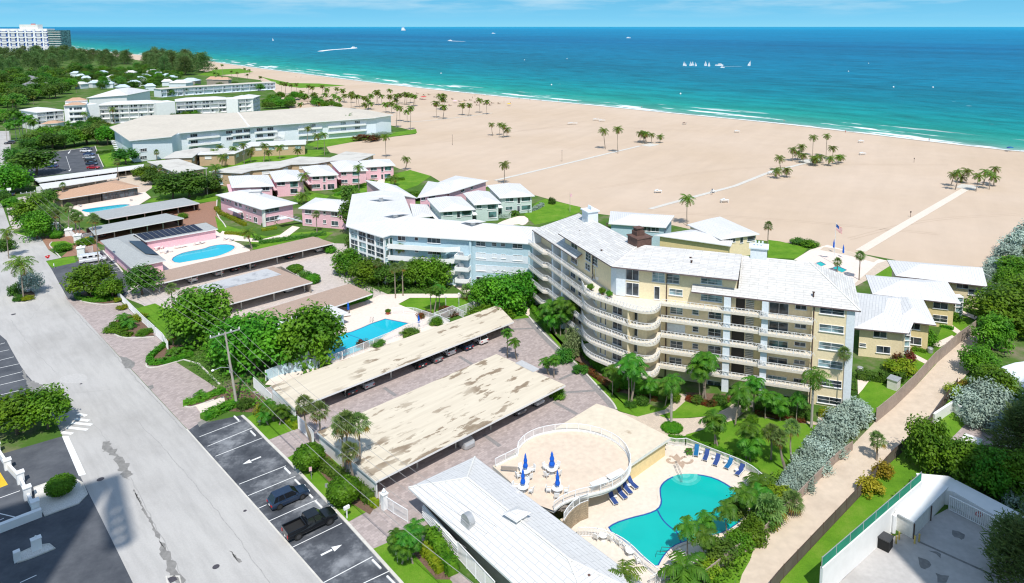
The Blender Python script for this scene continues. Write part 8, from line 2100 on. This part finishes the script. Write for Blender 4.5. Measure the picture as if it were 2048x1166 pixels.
def wood(poly,n,kinds,hr,label,grp,name,cat='tree'):
    P=GP(poly);xs=[p.x for p in P];ys=[p.y for p in P];k=0;tries=0
    def ins(x,y):
        c=False;m=len(P)
        for i in range(m):
            a,b2=P[i],P[(i+1)%m]
            if(a.y>y)!=(b2.y>y)and x<(b2.x-a.x)*(y-a.y)/(b2.y-a.y)+a.x:c=not c
        return c
    pts=[]
    while k<n and tries<9000:
        tries+=1;f=r2.random();x,y=r2.uniform(min(xs),max(xs)),r2.uniform(min(ys),max(ys))
        if not ins(x,y):continue
        h=r2.uniform(*hr);kd=kinds[k%len(kinds)]
        if any((x-a)**2+(y-b2)**2<(h*.28)**2 for a,b2 in pts)and tries<6000:continue
        pts.append((x,y));k+=1;p=Vector((x,y,0))
        if kd=='lush':palm(0,0,h*.8,label,'lush',None,grp,1.1,world=p)
        elif kd=='pine':
            t=thing(name,label,cat,(x,y,0),grp);part('trunk',ME['mast'],t,(0,0,0),k,(1,1,h/11));s=h/11*r2.uniform(1.0,1.35);part('crown',ME['pine%d'%(k%3)],t,(0,0,0),k*1.9,(s*1.15,s*1.15,h/11))
        elif kd=='far':palm(0,0,h*.8,label,'far','straight',grp,1.1,world=p)
        else:tree(0,0,h,h*r2.uniform(.5,.68),label,kd,grp,world=p,name=name)
wood([(-180,118),(-100,96),(60,108),(130,117),(190,119),(260,124),(262,138),(150,141),(60,150),(-160,160)],170,['pine'],(17,24),'feathery pine in the far wood below the beach hotel tower','pines of the far wood','pine_tree')
wood([(278,136),(300,126),(402,133),(410,146),(380,153),(300,146)],44,['pine'],(18,25),'tall feathery pine in the clump beside the far beach','pines beside the far beach','pine_tree')
wood([(-160,162),(60,150),(150,142),(180,150),(140,170),(160,185),(118,194),(40,222),(-150,230)],200,['dark','mid','broad','dark','far'],(7,12),'broadleaf tree in the wood round the slate roofed house','trees of the northern wood','leafy_tree')
wood([(120,172),(175,148),(270,136),(370,150),(350,172),(240,182),(170,178)],150,['mid','dark','dark','broad'],(5,8),'low garden tree between the blue roofed villas','trees between the villas','garden_tree')
wood([(524,204),(580,196),(660,205),(690,214),(692,222),(620,217),(530,223)],40,['broad','mid','far','broad'],(4,6.5),'bushy tree in the green strip behind the cream roofed hotel','trees behind the cream roofed hotel','bushy_tree')
wood([(345,238),(420,226),(478,222),(478,226),(420,236),(350,246)],22,['dark','broad'],(4,5.5),'rounded tree between the white hotel and the cream roof','trees between the hotels','leafy_tree')
wood([(95,262),(200,252),(232,262),(225,290),(120,296),(60,296)],26,['dark','broad','lush','mid'],(4,7),'leafy tree in the garden strip below the white hotel','trees below the white hotel','garden_tree')
wood([(-60,240),(0,236),(120,240),(110,258),(70,262),(0,258)],22,['dark','broad','far'],(5,8),'tree at the street corner of the white hotel','street corner trees','leafy_tree')
for i,(x,y)in enumerate(sorted(((270,196),(290,192),(370,190),(395,182),(440,180),(470,178),(520,182),(340,193)))):tr(x,y,y-13,16,'%s small tree from the left along the low motel front'%ORD[i],'mid','trees along the low motel')
for k in range(5):tr(688+k*6,268-(k%2)*2,238-(k%3)*2,20,'%s stem from the left of the tree group at the pale blue hotel end'%ORD[k],'dark','tree group at the hotel end')
for i,(x,y,h,s)in enumerate(((2035,945,9,1.0),(2080,925,11,1.2),(2015,1150,6.5,.72),(2052,1190,8,.9),(2090,1110,8,.9))):
    q=G(x,y);t=thing('pine_tree',['feathery dark pine above the small sun terrace','tall dark pine cut by the upper right edge','drooping dark pine in front of the service gate','large dark pine at the bottom right corner','dark pine at the right edge behind the yard'][i],'tree',(q.x,q.y,0));part('trunk',ME['mast'],t,(0,0,0),i,(.8,.8,h/11));part('crown',ME['pine%d'%(i%3)],t,(0,0,0),i*2,(s,s,h/11));part('foliage',ME['pine%d'%((i+1)%3)],t,(0,0,0),i*2+1,(s*.9,s*.9,h/11))
SB=[(1578,982,20,24),(1592,968,24,30),(1606,950,26,34),(1622,935,26,34),(1636,916,28,36),(1650,900,28,38),(1664,885,28,38),(1680,868,30,38),(1694,852,30,38),(1708,840,28,34),(1716,826,22,24),(1610,975,22,26),(1640,940,22,26),(1668,908,22,26)]
for i,(x,y,w_,hp)in enumerate(sorted(SB)):
    m=pxm(G(x,y));bush(x,y,w_/m,hp/m*1.15,'%s silver leaved bush from the pool end along the path fence'%ORD[i],'silver',group='silver bushes along the path fence',name='silver_bush')
for i,(x,y,w_,hp)in enumerate(sorted(((1935,825,28,40),(1962,815,34,50),(1990,830,34,48),(1980,858,30,46),(1950,850,28,40),(1995,545,22,24),(2015,525,26,28),(2040,505,30,34),(1978,556,16,18),(2065,490,30,40),(2000,592,22,16),(1985,600,16,14),(2035,1015,26,34),(745,272,14,5),(765,269,14,5)))):
    m=pxm(G(x,y));bush(x,y,w_/m,hp/m*1.2,'%s silver grey shrub from the left outside the path hedge'%ORD[i],'silver',group='silver grey shrubs',name='silver_bush')
def bs(lst):
    for x,y,w_,hp,k,lb in lst:
        m=pxm(G(x,y));bush(x,y,w_/m,hp/m*1.15,lb,k)
bs([(38,601,10,10,'dark','dark shrub at the near end of the street island'),(56,600,10,9,'lime','lime shrub at the tip of the street island'),(32,590,12,22,'dark','taller dark shrub behind the street island palm'),(62,585,18,40,'silver','grey green feathery shrub behind the street island palm'),(10,500,16,20,'dark','dark shrub under the left edge coconut palm'),(24,412,16,14,'broad','green shrub by the northern driveway'),(30,428,12,10,'dark','dark clipped shrub block by the northern driveway'),(8,405,14,20,'dark','dark shrub at the left edge of the northern driveway'),
    (1738,985,22,30,'croton','yellow green croton shrub on the grass strip, the nearer one'),(1766,955,17,28,'croton','yellow green croton shrub on the grass strip, the farther one'),(1910,795,20,24,'lime','lime yellow shrub at the bend of the mesh fence'),(1934,785,18,22,'croton','yellow shrub right of the lime one at the mesh fence'),(1800,745,26,24,'lime','lime green shrub at the nearest cottage wall'),(1810,728,18,24,'red','reddish shrub under the nearest cottage porch'),(1850,690,20,30,'broad','leafy shrub beside the middle cottage corner'),(1930,608,24,26,'broad','leafy shrub before the farthest cottage'),(1908,640,12,14,'broad','small shrub in the curbed bed of the cottage lawn'),(735,281,22,11,'red','reddish shrub against the pale blue hotel end'),
    (1596,488,14,10,'mid','olive shrub at the beach edge of the lawn'),(1618,492,16,10,'broad','green shrub at the beach edge of the lawn'),(1104,408,7,12,'dark','round dark bush alone on the seaside lawn'),(1145,710,18,46,'pale','pale variegated shrub at the foot of the left wing'),(1128,722,18,22,'dark','dark shrub below the pale variegated one'),(1160,745,14,14,'dark','small dark shrub at the courtyard kerb'),(478,415,12,8,'lime','lime shrub at the motel wall corner'),(430,382,12,10,'lime','lime shrub beside the pink guest house corner'),(245,618,10,8,'lime','lime clump on the forecourt island'),(275,640,16,10,'lime','lime mound on the forecourt island'),(236,660,20,10,'broad','clipped green mound on the forecourt island'),(290,668,14,8,'broad','small clipped mound on the forecourt island'),(215,590,26,22,'ball','large clipped lime green mound in the entrance bed'),(188,588,12,16,'ball','small clipped mound beside the large one'),(236,604,8,9,'lime','lime tuft at the fence end of the entrance bed'),(113,476,12,14,'ball','clipped bush by the entrance pillar'),(126,502,14,14,'seagrape','flowering bush by the brick drive'),(172,488,16,10,'broad','green bush beside the entrance gate'),
    (626,566,15,18,'ball','clipped round bush at the far corner of the brown carports'),(590,544,17,14,'ball','flat clipped bush in the paved court'),(610,556,12,12,'mid','small loose bush between the clipped bushes'),(661,505,10,13,'broad','small bush at the end of the longest brown carport'),(1344,858,22,8,'ball','flat clipped mound at the royal palm foot'),(1505,845,10,14,'leaf' if 0 else 'broad','potted style shrub in a white ring on the lawn'),(1261,812,12,9,'dark','dark fern mound in the white ringed bed'),(330,440,0.1+10,10,'broad','green bush between the grey carports'),(366,437,8,10,'broad','bush at the end of the shorter grey carport'),(1020,800,0.1+8,8,'dark','dark shrub under the far end of the wide carport'),(1115,795,14,14,'broad','leafy shrub at the end wall of the wide carport'),(726,696,10,16,'red','reddish shrub between carport and blue pool'),(756,692,14,10,'mid','olive shrub between carport and blue pool'),(820,670,18,12,'mid','olive shrub at the end of the blue pool'),(650,735,12,10,'dark','dark shrub at the near end of the blue pool'),(872,648,14,12,'broad','green shrub by the equipment enclosure'),(895,628,20,10,'red','dark red shrubs before the equipment enclosure'),(848,632,14,8,'red','dark red shrub behind the pool railing'),(980,640,40,22,'broad','broad shrub mass below the sea grapes'),(1545,870,0.1+16,14,'broad','shrub in the lawn before the lobby'),
    (1476,1100,26,30,'broad','bushy shrub at the deck fence'),(1440,1120,30,34,'mid','olive shrub along the deck fence'),(1505,1080,26,34,'broad','bright shrub beside the deck fence corner'),(1530,1050,26,34,'mid','loose shrub under the large fan palm'),(1475,1030,22,30,'mid','loose shrub behind the pool palms'),(1555,1000,26,26,'lime','lime shrub at the silver bushes end'),(1415,1150,22,26,'lime','lime shrub at the bottom of the deck fence'),(530,826,0.1+18,18,'lime','lime leaved bush behind the utility pole'),(490,815,16,14,'dark','dark bush at the foot of the utility pole')])
for x,y,rx,h,lb in((619,938,2.05,3.3,'large clipped round topiary bush farther from the camera'),(688,1006,2.05,3.2,'large clipped round topiary bush nearest the mailbox'),(123,990,1.65,2.5,'round topiary bush in the white gravel island')):
    q=G(x,y);o=bpy.data.objects.new('topiary_bush',ME['ball']);COL.objects.link(o);o.location=(q.x,q.y,h*.55);o.scale=(rx,rx,h*.56);tag(o,lb,'topiary')
hedge([(153,592),(162,601),(205,605),(226,600)],1.1,.8,'curved clipped hedge round the entrance bed','topiary',.12,34,smooth=1)
hedge([(227,650),(230,664),(248,672),(262,672)],1.2,.7,'curved clipped hedge round the forecourt island','topiary',.12,34,smooth=1)
hedge([(334,690),(312,706),(297,722),(304,731),(340,725),(384,712)],1.1,.8,'clipped hedge loop round the cycad bed','topiary',.12,30,smooth=1)
hedge([(370,810),(400,803),(446,784)],1.3,.7,'narrow clipped hedge beside the small concrete walk','leaf',.14,30)
hedge([(412,838),(440,824),(468,812)],2.0,.9,'loose green hedge on the street side of the utility pole','leaf',.16,26)
hedge([(645,935),(685,965),(715,985),(740,1005)],1.3,1.3,'tall green hedge along the end wall of the wide carport','leafmid',.14,26)
hedge([(650,928),(678,952)],.9,.8,'lime croton hedge between the two topiary bushes','leaflime',.15,30);hedge([(724,993),(752,1015)],.9,.8,'lime croton hedge right of the front topiary bush','leaflime',.15,30)
hedge([(576,846),(592,858)],.9,.7,'short lime hedge beside the areca clump','leaflime',.14,30);hedge([(555,800),(590,850)],1.0,1.2,'green hedge along the end wall of the long carport','leafmid',.14,26)
hedge([(846,1100),(880,1145)],1.0,.9,'lime hedge on the foreground lawn','leaflime',.15,30);hedge([(862,1080),(905,1148)],1.5,1.5,'tall green hedge before the grey air conditioner','leaf',.14,28)
hedge([(1170,700),(1200,735),(1240,762),(1290,790),(1310,792)],2.6,1.5,'broad clipped hedge under the curved balconies','topiary',.15,18)
hedge([(1160,733),(1185,750),(1215,772),(1238,783)],.9,.6,'band of red ti plants along the clipped hedge','leafred',.17,30,cat='planting')
hedge([(1282,795),(1312,802)],.9,.6,'short band of red ti plants before the ground floor','leafred',.17,30,cat='planting');hedge([(1375,800),(1420,812),(1455,802)],1.2,.6,'rust coloured planting under the leaning palms','leafred',.16,22,cat='planting')
hedge([(1515,818),(1560,828),(1618,838)],2.0,1.2,'dark clipped hedge under the right balconies','leafdark',.14,22);hedge([(1512,828),(1560,838),(1610,845)],.8,.5,'rust red edging along the dark hedge','leafred',.15,28,cat='planting')
hedge([(1640,832),(1690,840)],1.2,1.0,'lime yellow hedge at the end wall of the cream block','leaflime',.16,28);hedge([(1701,755),(1706,790),(1712,815)],1.0,1.0,'narrow hedge along the side path of the cream block','leafdark',.14,26)
hedge([(1718,757),(1760,762),(1795,765),(1812,745)],1.6,1.3,'dark curved hedge before the nearest cottage','leafdark',.14,24)
hedge([(1870,650),(1905,660)],.8,.6,'low hedge in front of the middle cottage','leaf',.14,24);hedge([(1826,700),(1850,706)],.8,.6,'low hedge under the stepping cottage wing','leaf',.14,24)
hedge([(1338,880),(1380,884),(1420,898),(1470,918),(1515,948)],.8,.7,'low clipped hedge along the garden side of the railing','topiary',.12,30)
hedge([(690,612),(735,598),(740,592)],1.5,1.0,'clipped green hedge at the end of the brown carports','topiary',.14,22)
hedge([(432,418),(440,428),(455,434),(478,446),(490,452)],1.2,.9,'clipped hedge along the pink guest house drive','leaflime',.15,20);hedge([(525,452),(550,448),(572,442)],1.2,.8,'clipped hedge under the pink guest house end wall','leafmid',.15,20);hedge([(452,468),(490,470)],1.2,.7,'clipped hedge beside the kidney pool walk','leaflime',.15,20)
hedge([(525,462),(552,458)],1.2,.7,'yellow green planting bed on the pink house walk','leaflime',.15,20);hedge([(668,384),(700,378),(728,372),(745,364)],1.6,.9,'long wavy hedge on the lawn of the pink beach row','leaf',.17,14);hedge([(672,392),(690,385)],1.6,.9,'low hedge behind the second pink guest house','leaf',.17,14)
hedge([(772,362),(790,361),(808,360)],1.6,1.0,'low hedge before the last pink unit','leaf',.17,14);hedge([(396,400),(432,392)],1.3,.9,'long hedge along the brick court','leafmid',.16,16);hedge([(222,498),(240,515),(258,540)],1.2,.8,'low hedge between grey pool house and parking bays','leafmid',.15,18);hedge([(195,308),(230,303),(262,304)],1.5,1.2,'clipped hedge above the corner lawn of the blue hotel','leafdark',.17,12)
hedge([(520,488),(580,480),(650,470)],1.5,1.0,'shrubby hedge along the back of the longest brown carport','leafmid',.17,16);hedge([(1062,612),(1080,640),(1100,660)],1.2,.8,'low hedge along the courtyard wall of the cream block','leaf',.15,20);hedge([(1012,632),(1044,630),(1050,622)],1.0,.8,'clipped hedge square at the end of the courtyard','leaf',.14,22);hedge([(1055,425),(1075,418),(1085,412)],1.4,1.1,'curved silver hedge before the last mint unit','leafsilver',.17,14);hedge([(1000,436),(1020,436)],1.4,1.1,'silver hedge before the middle mint unit','leafsilver',.17,14)
planting([(680,560),(705,545),(790,560),(850,560),(900,575),(890,588),(800,588),(740,588),(700,575)],1.1,'mixed green planting under the trees of the blue block','leafmid',.2,7)
planting([(440,790),(480,770),(540,800),(575,838),(530,826),(470,812)],1.0,'mixed low planting round the utility pole','leaf',.18,9)
planting([(350,700),(420,690),(470,760),(440,790),(390,745)],1.0,'mixed green planting under the sea grape trees','leafmid',.18,8)
planting([(1420,1130),(1470,1080),(1550,1010),(1600,990),(1510,1085),(1440,1140)],1.2,'wild green planting along the weathered board fence','leaf',.18,8)
planting([(1780,1000),(1900,990),(2060,1050),(2060,980),(1960,900),(1880,920)],1.4,'dark ground cover behind the white wall','leafdark',.2,6)
planting([(1380,1200),(1410,1166),(1472,1116),(1508,1096),(1500,1122),(1484,1150),(1470,1200)],.8,'bright green ground cover below the weathered board fence','leaf',.18,9)
planting([(1500,965),(1560,945),(1590,965),(1530,1000)],1.0,'low green planting between railing and silver bushes','leaf',.18,9)
planting([(1930,560),(2048,600),(2048,560),(1990,545)],1.0,'green ground cover beyond the farthest cottage','leaf',.2,6)
def tower(pts,h,label):
    c=sum((Vector((p[0],p[1],0))for p in pts),Vector((0,0,0)))/len(pts);t=thing('tower_block',label,'tower',(c.x,c.y,0));b=MB();b.prism(ccw([Vector((p[0],p[1],0))for p in pts]),0,h);b.build('wall',M['white'],t);return t
HT=120.0;sh_off=TRAV*(HT/math.tan(SUN_EL));k1=G(235,948)-sh_off;k2=G(165,968)-sh_off;k3=G(-80,1040)-sh_off
T1=tower([(k1.x,k1.y),(k2.x,k2.y),(k3.x,k3.y),(k3.x-20,-60),(k1.x+.5,-60)],HT,'white tower block standing left of the camera above the entrance drive')
b=MB();q=[G(235,948)-sh_off,G(262,1080)-sh_off,G(225,1092)-sh_off,G(218,1010)-sh_off]
for i in range(4):b.bar(V3(q[i],HT-.5),V3(q[(i+1)%4],HT-.5),.9,.8)
for f in(.5,.67,.84):b.bar(V3(q[0].lerp(q[1],f),HT-.5),V3(q[3].lerp(q[2],f),HT-.5),.7,.6)
b.prism(ccw([q[0],q[0].lerp(q[1],.45),q[3].lerp(q[2],.2),q[3]]),HT-1,HT-.2);b.build('roof_pergola',M['white'],T1)
H2=90.0;so2=TRAV*(H2/math.tan(SUN_EL));a1,a2=G(1775,1090)-so2,G(2060,745)-so2
tower([(a1.x,a1.y),(a2.x,a2.y),(a2.x+40,a2.y-40),(a1.x+35,a1.y-40)],H2,'white tower block standing right of the camera beside the service yard')
